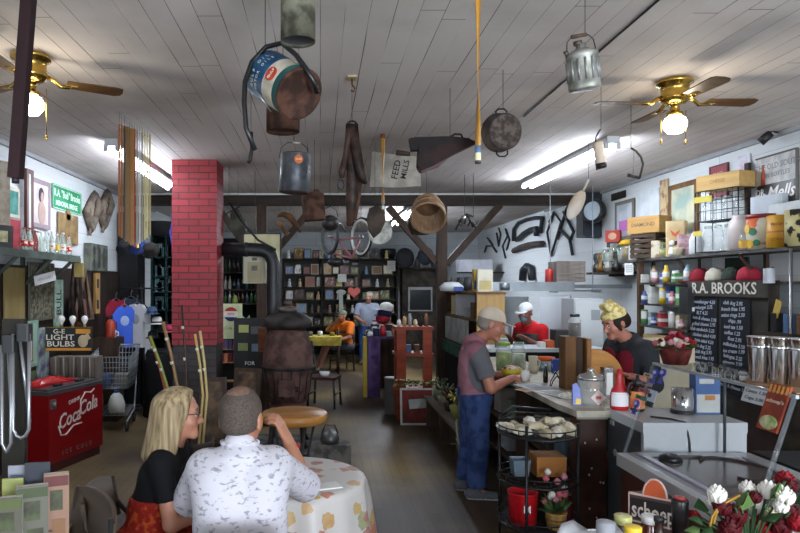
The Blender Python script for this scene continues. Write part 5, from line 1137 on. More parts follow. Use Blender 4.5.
p, k = ct(556, 373); t = thing('blue_carton', 'blue and white carton behind the dark syrup bottle', 'carton', p); b = MB(two('#3a4f9a', '#b9c2d0', 12, .5, 0, .5, .55)); b.box((0, 0, 7*k), (8*k, 6*k, 14*k)); part('carton_body', b, t)
p, k = ct(557, 387); t = thing('menu_stand', 'black wire menu stand on the counter beside the papers', 'stand', p); b = MB(BLACK)
for s in (-1, 1): b.tube([(s*6*k, 0, 0), (s*4*k, 0, 6*k), (0, 0, 11*k)], .5*k); b.tube([(s*6*k, 3*k, 0), (s*5*k, 3*k, 6*k), (0, 3*k, 14*k)], .5*k)
b.tube([(-3*k, 0, 13*k), (3*k, 0, 19*k), (6*k, 0, 17*k)], .5*k); part('stand_wire', b, t)
for i, (px, py, w_, d_, rz, c, n) in enumerate(((534, 387, .2, .3, 12, '#b9bcc2', 'white menu sheet lying near the counter edge'), (546, 390, .22, .3, -5, '#8f949c', 'grey newspaper page lying on the counter'), (556, 394, .2, .28, 20, '#c6c8ca', 'white paper lying nearest the glass canister'), (525, 391, .1, .12, 30, '#c9a88a', 'small tan note at the counter edge'))):
    p, k = ct(px, py); t = thing('paper_sheet', n, 'paper', p+Vector((0, 0, .002*i)), R(rz), 'papers on the lunch counter'); b = MB(mat(c, .7)); b.box((0, 0, .0015), (w_, d_, .002)); part('sheet', b, t)
    b = MB(mat('#55585e', .7)); [b.box((0, -d_*.3+d_*.15*q, .003), (w_*.7, .008, .001)) for q in range(5)]; part('print', b, t)
p, k = ct(566, 398); t = thing('crumpled_napkin', 'crumpled white napkin and plate on the counter', 'plate', p); b = MB(WHITE); b.lathe([(0, 0), (6*k, 0), (9*k, 1.6*k), (0, .8*k)], n=20); part('plate', b, t); b = MB(mat('#d7d5cd', .7)); b.ell((-2*k, 0, 3*k), (4*k, 4*k, 2.5*k), 0, 9, None, 5); b.ell((3*k, k, 3.5*k), (3*k, 3*k, 3*k), 0, 7, None, 5); part('napkin', b, t)
p, k = ct(577, 405); t = thing('chip_bag', 'blue and yellow snack bag leaning on the glass canister', 'bag', p); b = MB(mat('#2c4db0', .35)); b.prism([(-4*k, 0), (3.5*k, 0), (4.5*k, 12*k), (0, 22*k), (-4*k, 20*k)], -1.5*k, 1.5*k, 0, rotm(R(82), 0, R(-10))); part('bag_body', b, t); b = MB(YELLOW); b.prism([(-2*k, 1*k), (3*k, 1*k), (3.5*k, 6*k), (-1*k, 6.5*k)], 1.5*k, 1.8*k, 0, rotm(R(82), 0, R(-10))); part('yellow_print', b, t)
p, k = ct(591, 404.5)
t = thing('cookie_canister', 'large glass canister with metal lid and diamond label at the counter end', 'canister', p)
b = MB(glass('#cfd6d4', .3)); b.lathe([(0, 0), (11*k, 0), (12.5*k, 2*k), (12.5*k, 24*k), (11*k, 26*k)], n=28, caps=False); part('canister_glass', b, t)
b = MB(mat('#b7babb', .2, .9)); b.lathe([(13*k, 25*k), (13.2*k, 27*k), (10*k, 30*k), (4*k, 32*k), (2.5*k, 34*k), (3.5*k, 36*k), (0, 37*k)], n=28); part('lid', b, t)
b = MB(mat('#d4c6c2', .6), mat('#b85a5a', .6)); T = tr(2*k, -12.7*k, 9*k) @ rotm(R(90), 0, 0) @ rotm(0, 0, R(45)); b.box((0, 0, 0), (11*k, 11*k, .4*k), 0, T); b.box((0, 0, .3*k), (5*k, 3*k, .3*k), 1, tr(2*k, -12.8*k, 9*k) @ rotm(R(90), 0, 0)); part('diamond_label', b, t)
p, k = ct(607, 399); t = thing('napkin_dispenser', 'chrome napkin dispenser behind the red ketchup bottle', 'dispenser', p); b = MB(CHROME); b.rbox((0, 0, 16*k), (10*k, 11*k, 32*k), 2*k); part('dispenser_body', b, t); b = MB(WHITE); b.box((0, -5.6*k, 16*k), (6*k, .6*k, 22*k)); part('napkins', b, t)
# white ice chest behind the freezer, with sauces on its top
t = thing('ice_chest', 'white topped chest with grey side standing behind the ice cream freezer', 'chest', (2.15, 3.93, 0))
b = MB(mat('#b9bec2', .4, 0, .05)); b.box((0, 0, .98), (.6, .46, .06)); b.box((0, -.213, .5), (.59, .03, .94)); part('white_top', b, t)
b = MB(mat('#3d4146', .5)); b.box((0, .015, .475), (.595, .42, .95)); part('grey_cabinet', b, t)
b = MB(mat('#9ea3a6', .4)); b.box((-.3, .16, .93), (.008, .05, .03)); b.cyl((-.303, .12, .75), (-.298, .12, .75), .022); part('latch', b, t)
p = Vector((1.897, 4.09, 1.012)); t = thing('ketchup_bottle', 'red squeeze bottle with white label on the ice chest', 'bottle', p)
b = MB(mat('#a3121f', .35)); b.lathe([(0, 0), (.05, 0), (.058, .01), (.058, .1), (.05, .13), (.024, .17), (.02, .215), (.014, .255), (0, .258)], n=24, T=Matrix.Diagonal((1, .7, 1, 1))); part('bottle_body', b, t)
b = MB(mat('#c9c9cc', .5)); T = Matrix.Diagonal((1, .7, 1, 1)); b.lathe([(.0585, .025), (.0592, .04), (.0592, .09), (.056, .112)], n=24, T=T @ rotm(0, 0, R(195)), caps=False, arc=.42); part('label', b, t)
p = Vector((1.985, 4.04, 1.012)); t = thing('sauce_bottle', 'barbecue sauce bottle with black cap and orange label beside the red one', 'bottle', p)
b = MB(mat('#1c0d0b', .25)); b.lathe([(0, 0), (.036, 0), (.042, .01), (.042, .12), (.034, .145), (.022, .16)], n=22); part('bottle_body', b, t); b = MB(two('#b8542c', '#d08a50', 16, .5)); b.lathe([(.043, .02), (.0435, .025), (.0435, .12), (.042, .125)], n=22, caps=False); part('label', b, t)
b = MB(BLACK); b.lathe([(.025, .158), (.026, .19), (.012, .2), (.01, .225), (0, .226)], n=16); b.tube([(-.04, 0, .1), (-.065, 0, .13), (-.05, 0, .17), (-.02, 0, .175)], .008); part('cap', b, t)
# wooden service blocks and quarter-round board behind the canister
for i, (x0, x1, y0, y1, Y, m_, n) in enumerate(((562, 573, 336, 404, 5.0, wood('#54391f', '#6e4d2e', 'z'), 'brown wooden block left of the dark gap behind the canister'), (583, 588, 338, 402, 5.0, wood('#6a4726', '#86603a', 'z'), 'narrow upright wooden post beside the quarter-round board'))):
    a, c_ = at(x0, y0, Y), at(x1, y1, Y); t = thing('wooden_block', n, 'block', ((a.x+c_.x)/2, Y, CZ)); b = MB(m_); b.rbox((0, 0, (a.z-CZ)/2), (c_.x-a.x, .14, a.z-CZ), .008); part('block_body', b, t)
Y = 4.98; a = at(590, 338, Y)
t = thing('round_board', 'large wooden board with one rounded corner standing behind the counter canister', 'board', (a.x, Y, CZ)); Wd = at(624, 0, Y).x-a.x; Hd = a.z-CZ
b = MB(wood('#94632f', '#b5834a', 'x')); pts = [(0, 0), (Wd, 0), (Wd, Hd*.1)]+[(Wd*.15+Wd*.85*math.cos(q), Hd*.1+Hd*.68*math.sin(q)) for q in np.linspace(0, PI/2, 12)[1:]]+[(0, Hd*.8)]
b.prism(pts, -.015, .015, 0, rotm(R(90), 0, 0)); part('board_panel', b, t)
p = Vector((at(578, 340, 5.0).x-.005, 5.05, CZ)); t = thing('wooden_block', 'dark wooden box behind the brown block, carrying the pepper jar', 'block', p); hb = zat(337, 5.05)-CZ; b = MB(DKWOOD); b.box((0, 0, hb/2), (.075, .12, hb)); part('block_body', b, t)
jar('pepper_jar', 'tall jar of dark peppers with black lid on the dark wooden box', 'jar', p+Vector((0, 0, hb)), .047, .18, GLASS, mat('#3a1512', .4), BLACK, .85)
# kitchen beyond the counter
t = thing('kitchen_bench', 'white topped kitchen bench behind the counter jars', 'bench', (2.45, 7.45, 0)); b = MB(mat('#b4bcc2', .4)); b.box((0, 0, 1.07), (1.5, .5, .04)); part('bench_top', b, t); b = MB(mat('#24272a', .6)); b.box((0, .03, .52), (1.46, .42, 1.05)); part('bench_base', b, t)
for i, (px, c, w_, h_, n) in enumerate(((500, '#8c9196', .12, .1, 'grey pan'), (541, '#c9c9c6', .1, .06, 'white foam tray'), (549, '#b4572c', .14, .08, 'orange basket'), (560, '#262829', .2, .2, 'black appliance'))):
    b = MB(mat(c, .5)); b.rbox((0, 0, h_/2), (w_, w_, h_), .02); solo('kitchen_item', b, n+' on the kitchen bench behind the counter', 'kitchenware', (at(px, 0, 7.4).x, 7.36, 1.092))
x0, x1 = at(546, 0, 8.3).x, at(574, 0, 8.3).x
t = thing('refrigerator', 'tall pale grey refrigerator in the kitchen beside the worker in red', 'refrigerator', (at(546, 0, 8.3).x+.2, 8.5, 0), R(-24))
b = MB(mat('#9aa2a9', .35, 0, .06)); b.box((0, 0, .83), (.36, .4, 1.66)); part('cabinet', b, t); b = MB(mat('#b3bac0', .3, 0, .06)); b.box((0, -.215, 1.0), (.355, .03, 1.3)); d_ = part('door', b, t); b = MB(mat('#b3bac0', .3, 0, .06)); b.box((0, -.215, .17), (.355, .03, .3)); part('lower_door', b, t); b = MB(STEEL); b.box((.13, -.24, 1.15), (.02, .03, .2)); part('handle', b, d_)
t = thing('freezer_cabinet', 'white upright cabinet left of the cook with the bandana', 'cabinet', (at(587, 0, 7.6).x, 7.75, 0)); b = MB(mat('#b2b8bb', .35, 0, .08)); b.box((0, 0, .82), (.34, .4, 1.64)); part('cabinet_body', b, t); b = MB(mat('#c3c8ca', .35, 0, .05)); b.box((0, -.21, .9), (.32, .02, 1.4)); part('door', b, t)
b = MB(mat('#8f9498', .6)); b.box((.07, -.223, 1.45), (.1, .004, .12)); part('note', b, t)
t = thing('range_hood', 'grey metal range hood over the kitchen', 'hood', (2.75, 8.6, 0)); z0, z1 = zat(291, 8.35), zat(282, 8.35)
b = MB(mat('#7e858a', .35, .6)); b.prism([(-.6, -.22), (.55, -.22), (.55, .25), (-.6, .25)], z0, z1); b.box((.9, .15, (z0+z1)/2), (1.15, .12, .05)); b.cyl((-.42, -.225, (z0+z1)/2), (-.3, -.225, (z0+z1)/2), .05, None, 0, 16); part('hood_body', b, t)
t = thing('slatted_crate', 'weathered grey slatted crate standing on the range hood', 'crate', (at(570, 0, 8.5).x, 8.62, z1)); b = MB(GREYWOOD)
for i in range(5): b.box((0, -.15, .03+.055*i), (.38, .015, .048)); b.box((0, .15, .03+.055*i), (.38, .015, .048))
part('slats', b, t); b = MB(GREYWOOD)
for s in (-1, 1): b.box((s*.18, 0, .135), (.015, .3, .27))
part('crate_end', b, t)
t = thing('red_tin', 'small red tin beside the slatted crate on the range hood', 'tin', (at(549, 0, 8.5).x, 8.5, z1)); b = MB(mat('#a3241f', .4)); b.lathe([(0, 0), (.05, 0), (.05, .16), (.04, .17), (0, .17)], n=16); part('tin_body', b, t)
t = thing('kitchen_sheet', 'white notice sheets pinned behind the worker in the kitchen', 'notice', (2.62, 8.9, 1.28)); b = MB(mat('#aab2b6', .6)); b.box((0, 0, .16), (.5, .02, .4)); b.box((0, .01, -.64), (.04, .02, 1.28)); part('sheet', b, t)
t = thing('shelf_brackets', 'white wire tray mounted above the grey refrigerator', 'tray', (3.55, 9.0, 1.72)); b = MB(mat('#8b9196', .5))
for i in range(7): b.cyl((-.3, -.12+.04*i, 0), (.3, -.12+.04*i, 0), .01, None, 0, 6)
for s in (-1, 1): b.box((s*.3, 0, 0), (.02, .3, .05)); b.cyl((s*.3, .12, 0), (s*.3, .12, H-1.72), .006)
part('wire_tray', b, t)
# iron tools hung on the right wall
IRON = mat('#303338', .5, .5)
def rwY(px): return XR*F/(px-VX)
def rtool(name, lab, polys, org, r=.03, mt=None):
    X_ = XR-.012-r; o = Vector((X_, rwY(org[0]), zat(org[1], rwY(org[0])))); t = thing(name, lab, 'tool', o)
    for pl in polys:
        b = MB(mt or IRON); b.tube([Vector((X_, rwY(x), zat(y, rwY(x))))-o for x, y in pl], r, 0, 6); part('iron_bar', b, t)
    return t
rtool('ice_saw', 'long dark curved blade with end handles on the right wall, topmost', [[(516, 241), (516.5, 229), (521, 223), (530, 219.5), (538, 218), (545, 218), (545, 219), (543.5, 233)]], (530, 222), .042)
rtool('scythe_blade', 'dark curved blade below the topmost one on the right wall', [[(520, 240), (527, 234), (534, 230), (540, 228.5), (540, 236)]], (530, 234), .055)
rtool('plow_blade', 'dark leaf-shaped blade lowest of the three on the right wall', [[(517, 251), (524, 247.5), (532, 245), (539, 244), (546, 243.5)]], (531, 247), .06, two('#3b3433', '#4c4442', 9, .7))
rtool('ice_tongs', 'large pair of dark iron ice tongs on the right wall', [[(553, 256), (549, 232), (556, 212), (563, 222), (553, 256)], [(556, 212), (551, 222)]], (556, 235), .022)
rtool('log_tongs', 'crossed dark iron bars right of the ice tongs', [[(560, 239), (569, 209), (571, 206)], [(566, 212), (576, 232), (573, 240), (563, 230)], [(572, 239), (575, 255)]], (568, 230), .028)
rtool('hay_hook', 'thin bent iron hooks left of the curved blades on the right wall', [[(507, 258), (504, 246), (509, 236), (507, 229), (511, 240), (508, 250)]], (507, 245), .022)
rtool('sickle', 'small curved sickle near the far end of the right wall', [[(486, 252), (488, 246), (494, 246), (498, 252)], [(489, 238), (494, 245)]], (491, 247), .025)
rtool('branding_iron', 'thin wavy iron in the middle of the far right wall', [[(498, 233), (500, 246), (502, 234), (500, 228)]], (500, 238), .02)
rtool('horse_collar', 'dark horse collar leaning at the foot of the tool wall', [[(526, 280), (527, 270), (531, 266), (535, 268), (536, 280)]], (531, 273), .07)
t = thing('stove_duct', 'dark grey cabinet on the right wall above the kitchen', 'cabinet', (4.06, 9.75, 2.52)); b = MB(two('#23272c', '#32383f', 4, .6)); b.box((0, 0, .33), (.26, .3, .66)); part('cabinet_body', b, t); b = MB(mat('#1b1e22', .6)); b.box((-.135, 0, .33), (.012, .26, .6)); part('cabinet_door', b, t)
t = thing('junk_shelf', 'shelf of blackened lamps and jars on the right wall beyond the cook', 'shelf', (4.02, 8.95, 1.98)); b = MB(SHELFM); b.box((0, 0, -.015), (.34, .8, .03)); b.box((.15, 0, .0), (.03, .7, .12)); part('shelf_board', b, t)
for i, (y, c, n) in enumerate(((-.28, '#2a2622', 'black oil lamp'), (-.05, '#8f8f88', 'white enamel pot'), (.2, '#7a5a2c', 'brass lamp'), (.34, '#3c3c3c', 'iron jar'))):
    b = MB(mat(c, .4, .3)); b.lathe([(0, 0), (.06, 0), (.07, .08), (.03, .13), (.05, .2), (.045, .26), (0, .28)], n=14); solo('lamp', b, n+' on the junk shelf beyond the cook', 'lamp', (3.98, 8.95+y, 1.981), 0, 'lamps on the junk shelf')
# ---- right wall shelves
XS = 3.9
t = thing('wall_shelf', 'long upper shelf along the right wall crowded with crates, jars and tins', 'shelf', (XS, 6.6, 2.12))
b = MB(two('#3c3a38', '#565450', 5, .6)); b.box((.15, -.1, -.015), (.3, 3.9, .03)); part('shelf_board', b, t)
for y in (-1.6, -.55, .5, 1.5): b = MB(DKWOOD); b.box((.28, y, -.2), (.03, .04, .36)); b.cyl((.27, y, -.34), (.03, y, -.04), .017, None, 0, 6); part('bracket', b, t)
def rs(px, pyb=None, z=2.12, X=4.0): Y = X*F/(px-VX); return Vector((X, Y, z)), Y/F
# crates
def crate(lab, p, w, d, h, m1, rz, text=None, slats=0, tcol='#5a4a3a'):
    t = thing('wooden_crate', lab, 'crate', p, rz)
    if slats:
        for s in (-1, 1):
            b = MB(m1)
            for i in range(slats): b.box((0, s*(d/2-.008), (i+.5)*h/slats), (w, .016, h/slats*.72))
            part('slats', b, t); b = MB(m1)
            for i in range(slats): b.box((s*(w/2-.008), 0, (i+.5)*h/slats), (.016, d, h/slats*.72))
            part('end_slats', b, t)
        b = MB(m1); [b.box((i*(w/2-.02), j*(d/2-.02), h/2), (.03, .03, h)) for i in (-1, 1) for j in (-1, 1)]; part('corner_posts', b, t)
        b = MB(m1); b.box((0, 0, .01), (w-.04, d-.04, .015)); part('crate_bottom', b, t)
    else:
        b = MB(m1)
        for s in (-1, 1): b.box((0, s*(d/2-.008), h/2), (w, .016, h)); b.box((s*(w/2-.008), 0, h/2), (.016, d-.034, h))
        b.box((0, 0, .008), (w-.034, d-.034, .014)); part('crate_box', b, t)
    if text: b = MB(mat(tcol, .7)); b.text(text, h*.32, 0, tr(0, -d/2-.001, h*.5) @ rotm(R(90), 0, 0), .001); part('lettering', b, t)
    return t
PW = wood('#93703f', '#b08a54', 'x'); PW2 = wood('#a5854f', '#bf9e66', 'x')
rz = R(-62)
p, k = rs(650); crate('dark slatted wooden crate on the upper right shelf, bottom of its stack', p, .34, .28, .3, wood('#332820', '#4d3e30', 'x'), rz, None, 5)
crate('pale wooden crate with lettering stacked on the dark slatted crate', p+Vector((.0, -.02, .302)), .42, .3, .2, PW, rz, 'DIAMOND')
p, k = rs(676.5, None, 2.12, 4.02)
t = thing('flour_sack', 'tall paper flour sack with red emblem beside the stacked crates', 'sack', p, R(-40)); b = MB(two('#b09a72', '#c6b088', 5, .7)); b.rbox((0, 0, .2), (.2, .13, .4), .02); part('sack_body', b, t)
b = MB(mat('#b5532c', .6), mat('#3a3026', .6)); T = tr(0, -.067, .2) @ rotm(R(90), 0, 0); b.prism([(-.05, .1), (0, .06), (.05, .1), (.03, .04), (0, .02), (-.03, .04)], 0, .003, 0, T); b.box((.0, -.05, 0), (.14, .045, .003), 1, T @ rotm(0, 0, R(14))); part('printed_emblem', b, t)
# items along the shelf, far end to near end
def rjar(px, r, h, body, fill, lid, lab, name='glass_jar', cat='jar', X=3.98): p, k = rs(px, None, 2.12, X); return jar(name, lab, cat, p, r, h, body, fill, lid)
rjar(606, .055, .2, GLASSG, mat('#7a7a70', .6), WHITE, 'pale lidded jar at the far end of the upper right shelf')
rjar(614, .06, .24, GLASSG, mat('#8b6f60', .6), mat('#888', .4, .5) if False else STEEL, 'brownish jar near the far end of the upper right shelf')
rjar(622, .055, .22, GLASSG, two('#a87d74', '#6f7a80', 16, .6), STEEL, 'jar of pinkish sweets near the far end of the upper right shelf')
p, k = rs(614, None, 2.12, 4.1); t = thing('red_box', 'red box on a stand near the far end of the upper right shelf', 'box', p, R(-50)); b = MB(mat('#4d433a', .7)); b.box((0, 0, .14), (.16, .1, .28)); part('stand', b, t); b = MB(mat('#b03a2a', .5)); b.box((0, 0, .36), (.2, .1, .16)); part('box_body', b, t); b = MB(mat('#d8a88c', .5)); b.ell((0, -.052, .36), (.06, .004, .05)); part('emblem', b, t)
p, k = rs(627, None, 2.12, 4.0); t = thing('yellow_bundle', 'jar topped with a yellow cloth left of the crates', 'jar', p); b = MB(GLASS); b.lathe([(0, 0), (.06, 0), (.065, .1), (.06, .2)], n=16, caps=False); part('jar_glass', b, t); b = MB(mat('#b9962c', .7)); b.lathe([(.07, .19), (.11, .21), (.07, .26), (0, .28)], n=16); part('yellow_cloth', b, t); b = MB(mat('#8a7440', .6)); b.lathe([(0, .01), (.055, .01), (.055, .16), (0, .16)], n=14); part('contents', b, t)
p, k = rs(633, None, 2.12, 3.94); t = thing('price_card', 'white card hanging from the edge of the upper right shelf', 'card', p+Vector((-.05, 0, -.12)), R(-30)); b = MB(WHITE); b.box((0, 0, 0), (.1, .006, .15)); part('card', b, t); b = MB(mat('#6f7276', .6)); [b.box((0, -.004, .04-.025*i), (.07, .002, .008)) for i in range(4)]; part('print', b, t); b = MB(WIRE); b.cyl((0, 0, .07), (.0, 0, .115), .002); part('string', b, t)
p, k = rs(633, None, 2.12, 3.97); t = thing('price_card', 'white card standing on the upper right shelf left of the crates', 'card', p, R(-30)); b = MB(WHITE); b.box((0, 0, .09), (.1, .012, .18)); part('card', b, t)
p, k = rs(657, None, 2.12, 3.96); t = thing('milk_carton', 'white and brown narrow carton in front of the crates', 'carton', p, R(-50)); b = MB(two('#c3b9a4', '#8a6a4a', 14, .6, 0, .5, .6)); b.box((0, 0, .1), (.1, .08, .2)); part('carton_body', b, t)
rjar(664, .05, .17, GLASS, two('#8a8a28', '#a5a03c', 9, .5), LID, 'jar of yellow-green pickles in front of the flour sack', 'pickle_jar', 'jar', 3.96)
p, k = rs(671, None, 2.12, 3.96); t = thing('dog_figurine', 'small white animal figurine in front of the flour sack', 'figurine', p); b = MB(WHITE); b.ell((0, 0, .07), (.035, .045, .06)); b.ell((0, -.02, .15), (.03, .035, .035)); b.ell((0, -.03, .04), (.04, .05, .04)); part('figurine_body', b, t)
p, k = rs(678, None, 2.12, 3.95); t = thing('butter_tub', 'low cream tub right of the white figurine', 'tub', p); b = MB(mat('#c9c3a2', .5)); b.lathe([(0, 0), (.045, 0), (.055, .08), (.057, .09), (0, .092)], n=18); part('tub_body', b, t)
p, k = rs(686, None, 2.12, 4.05); t = thing('pink_package', 'pinkish grey package behind the milk jug', 'package', p, R(-50)); b = MB(two('#8a6a70', '#b59a9c', 12, .6)); b.rbox((0, 0, .12), (.16, .1, .24), .03); part('package_body', b, t)
p, k = rs(696, None, 2.12, 3.97); t = thing('milk_jug', 'translucent white plastic jug with red cap on the upper right shelf', 'jug', p); b = MB(mat('#c3c8cc', .35)); b.lathe([(0, 0), (.06, 0), (.065, .02), (.065, .15), (.045, .21), (.025, .24)], n=20, caps=False); part('jug_body', b, t); b = MB(RED); b.lathe([(.027, .235), (.027, .262), (0, .263)], n=14); part('jug_cap', b, t); b = MB(mat('#c3c8cc', .35)); b.tube([(.055, 0, .17), (.085, 0, .14), (.08, 0, .08), (.06, 0, .06)], .009); part('handle', b, t)
# wire basket rack of glasses with a wooden crate on it
p, k = rs(725, None, 2.12, 4.02)
t = thing('glass_rack', 'two-tier wire rack of glass jars on the upper right shelf', 'rack', p, R(-70)); b = MB(mat('#33363a', .4, .7)); RWd, RD, z2, z3 = .46, .24, .32, .62
for z in (.01, z2): 
    for i in range(5): b.cyl((-RWd/2, -RD/2+RD*i/4, z), (RWd/2, -RD/2+RD*i/4, z), .004, None, 0, 5)
    for i in range(10): b.cyl((-RWd/2+RWd*i/9, -RD/2, z), (-RWd/2+RWd*i/9, RD/2, z), .003, None, 0, 5)
for z in (z2+.1, z2+.2, z3): b.tube([(-RWd/2, -RD/2, z), (RWd/2, -RD/2, z), (RWd/2, RD/2, z), (-RWd/2, RD/2, z)], .004, 0, 5, True)
for x in (-RWd/2, RWd/2):
    for y in (-RD/2, RD/2): b.cyl((x, y, 0), (x, y, z3), .006, None, 0, 6)
for i in range(1, 8): b.cyl((-RWd/2+RWd*i/8, -RD/2, z2), (-RWd/2+RWd*i/8, -RD/2, z3), .003, None, 0, 5)
part('wire_frame', b, t)
b = MB(mat('#b3a64a', .6)); b.rbox((0, 0, 0), (.2, .006, .06), .002, 0, tr(-.14, -RD/2-.008, z2+.22)); part('yellow_tag', b, t, 'yellow tag')
b = MB(mat('#b3a64a', .6)); b.rbox((0, 0, 0), (.1, .006, .05), .002, 0, tr(-.2, -RD/2-.008, .2)); part('yellow_tag', b, t, 'small yellow tag')
rotR = rotm(0, 0, R(-70))
for ti, z in enumerate((.018, z2+.008)):
    for i in range(4):
        q = p+rotR @ Vector((-.165+.11*i, -.02, z)); h = .22 if ti else .25
        jt = thing('glass_jar', 'clear glass jar on the %s tier of the wire rack, %s from the far end' % (('lower', 'upper')[ti], ORD[i]), 'jar', q, 0, 'jars in the wire rack'); b = MB(GLASS); b.lathe([(0, 0), (.045, 0), (.05, .02), (.05, h*.7), (.035, h*.85), (.035, h)], n=18, caps=False); part('jar_glass', b, jt); b = MB(STEEL if ti else GLASSG); b.lathe([(.037, h*.93), (.037, h+.012), (0, h+.014)], n=16); part('lid', b, jt)
crate('pale wooden box lying on top of the wire rack of jars', p+Vector((.0, -.02, z3+.006)), .46, .25, .15, PW2, R(-70), 'CHEESE', 0, '#8a6a3c')
p, k = rs(741, None, 2.12, 4.0); t = thing('ceramic_crock', 'large pinkish white ceramic crock on the upper right shelf', 'crock', p); b = MB(mat('#b9b0ae', .35, 0, .1)); b.lathe([(0, 0), (.09, 0), (.11, .03), (.115, .2), (.1, .28), (.075, .31), (.085, .34), (.07, .34), (0, .3)], n=28); part('crock_body', b, t); b = MB(mat('#b9b0ae', .35, 0, .1)); b.tube([(.1, -.02, .28), (.14, -.03, .26), (.14, -.03, .2), (.112, -.02, .18)], .012); part('handle', b, t)
p, k = rs(745, None, 2.12, 3.91); t = thing('mustard_jar', 'short glass jar with yellow label in front of the white crock', 'jar', p); b = MB(GLASS); b.lathe([(0, 0), (.045, 0), (.05, .01), (.05, .12), (.04, .14)], n=18, caps=False); part('jar_glass', b, t); b = MB(mat('#b8902c', .5)); b.lathe([(.051, .02), (.051, .09)], n=18, caps=False); part('label', b, t)
p, k = rs(763, None, 2.12, 4.03); t = thing('lard_tin', 'large white, green and red round tin with dark red lid', 'tin', p)
b = MB(two('#c9c6b8', '#b8562e', 6, .5, 0, .5, .54), mat('#c9c6b8', .5)); b.lathe([(0, 0), (.13, 0), (.13, .29), (.0, .29)], n=32); part('tin_body', b, t); b = MB(mat('#7c1d24', .4)); b.lathe([(.134, .285), (.134, .315), (.128, .32), (0, .32)], n=32); part('lid', b, t)
b = MB(mat('#2c6a48', .5), mat('#c9a02c', .5))
for a, z, m_, r in ((200, .16, 0, .035), (186, .05, 1, .04), (214, .06, 0, .03), (170, .19, 1, .045)): T = rotm(0, 0, R(a)) @ tr(.131, 0, z) @ rotm(0, R(90), 0); b.cyl((0, 0, -.012), (0, 0, .003), r, None, m_, 16, T)
part('fruit_print', b, t)
p, k = rs(783, None, 2.12, 4.0); t = thing('shortening_can', 'large orange and yellow can near the right edge of the upper shelf', 'can', p); b = MB(mat('#c3932a', .45, 0, .08), mat('#b5621f', .45)); b.lathe([(0, 0), (.12, 0), (.12, .13), (.12, .145), (.12, .28), (0, .28)], n=30, mts=[0, 0, 1, 0, 0]); part('can_body', b, t)
b = MB(mat('#a3401f', .5)); T = rotm(0, 0, R(213)) @ tr(.118, 0, .2) @ rotm(R(90), 0, R(90)); b.text('FRESH', .034, 0, T, .004); T = rotm(0, 0, R(213)) @ tr(.118, 0, .07) @ rotm(R(90), 0, R(90)); b.text('CORN', .034, 0, T, .004); part('lettering', b, t)
p, k = rs(802, None, 2.12, 3.98); t = thing('coffee_tin', 'cream and black tin at the right end of the upper shelf', 'tin', p); b = MB(two('#b3a97a', '#26241f', 10, .5, 0, .5, .54)); b.lathe([(0, 0), (.12, 0), (.12, .3), (0, .3)], n=30); part('tin_body', b, t)
p, k = rs(770, None, 2.12, 4.12); t = thing('plastic_pack', 'clear plastic pack of goods behind the round tins', 'package', p+Vector((-.01, 0, 0)), R(-80)); b = MB(mat('#a9b1b8', .25)); b.rbox((0, 0, .25), (.34, .1, .5), .03); part('package_body', b, t)
p, k = rs(795, None, 2.12, 4.12); t = thing('white_tub', 'large white plastic tub behind the orange can', 'tub', p); b = MB(mat('#aeb5b8', .5)); b.box((0, 0, .15), (.12, .3, .3)); b.rbox((0, 0, .35), (.13, .5, .1), .02); part('tub_body', b, t)
# pictures and signs on the right wall
def rwall(name, lab, cat, px0, px1, zt, zb, face, frame=None, fw=.03, th=.025):
    Y0, Y1 = rwY(px1), rwY(px0); return panel(name, lab, cat, XR-.02, (Y0+Y1)/2, zb, Y1-Y0, zt-zb, th, face, frame, fw, -90)
rwall('picture', 'landscape painting in a wide wooden frame on the right wall', 'picture', 671, 700, 2.98, 2.28, two('#8fa39a', '#c0bda0', 3, .5), wood('#5a3f26', '#7d5c38', 'z'), .06)
Yc = rwY(623); rwall('picture', 'grey framed picture with pink print beside the round black mirror', 'picture', 617, 636, 2.96, 2.42, two('#9aa3ac', '#bfc4ca', 3, .5), mat('#6d675e', .6), .05)
t = thing('pink_print', 'pink paper stuck in the grey framed picture', 'paper', (XR-.045, rwY(626), 2.56), R(-90)); b = MB(mat('#b06aa8', .7)); b.box((0, .01, .05), (.26, .006, .15)); part('paper', b, t)
t = thing('round_mirror', 'round mirror in a black deep frame on the right wall', 'mirror', (XR-.17, rwY(606), zat(211, rwY(606))), R(38)); T = rotm(0, R(-90), 0) @ rotm(0, 0, 0); b = MB(BLACK); b.lathe([(.09, 0), (.18, 0), (.18, .1), (.15, .12), (.135, .05)], n=32, T=T, caps=False); part('frame', b, t); b = MB(mat('#aab8c2', .3, .6)); b.lathe([(0, .05), (.14, .055)], n=32, T=T); part('mirror_glass', b, t)
rwall('wooden_sign', 'narrow dark wooden sign high on the right wall above the mirror', 'sign', 613, 627, 3.1, 3.0, mat('#23211f', .6))
rwall('white_poster', 'large faded white poster between the pink print and the landscape', 'poster', 638, 661, 3.0, 2.45, two('#bfc6ca', '#cdd2d5', 6, .6))
rwall('picture_strip', 'tall narrow cream strip of pictures left of the landscape painting', 'poster', 662, 670, 3.08, 2.38, two('#b3a07c', '#8a5f48', 7, .6, 0, .52, .6))
t = rwall('red_sign', 'dark red sign with pale lettering high on the right wall', 'sign', 712, 730, 3.06, 2.72, mat('#7c2230', .5), mat('#5c1a24', .5), .02)
b = MB(mat('#b98a8c', .6)); T = rotm(R(90), 0, 0)
for q, z, s_ in (('RULES', .24, .06), ('of the house', .17, .045), ('be nice', .11, .045)): b.text(q, s_, 0, tr(0, -.011, z) @ T, .001)
part('lettering', b, t)
t = rwall('calendar', 'pink and white calendar sheet curling on the right wall above the pale box', 'calendar', 741, 752, 3.08, 2.76, two('#b9a0b4', '#c9ccd6', 8, .6), None)
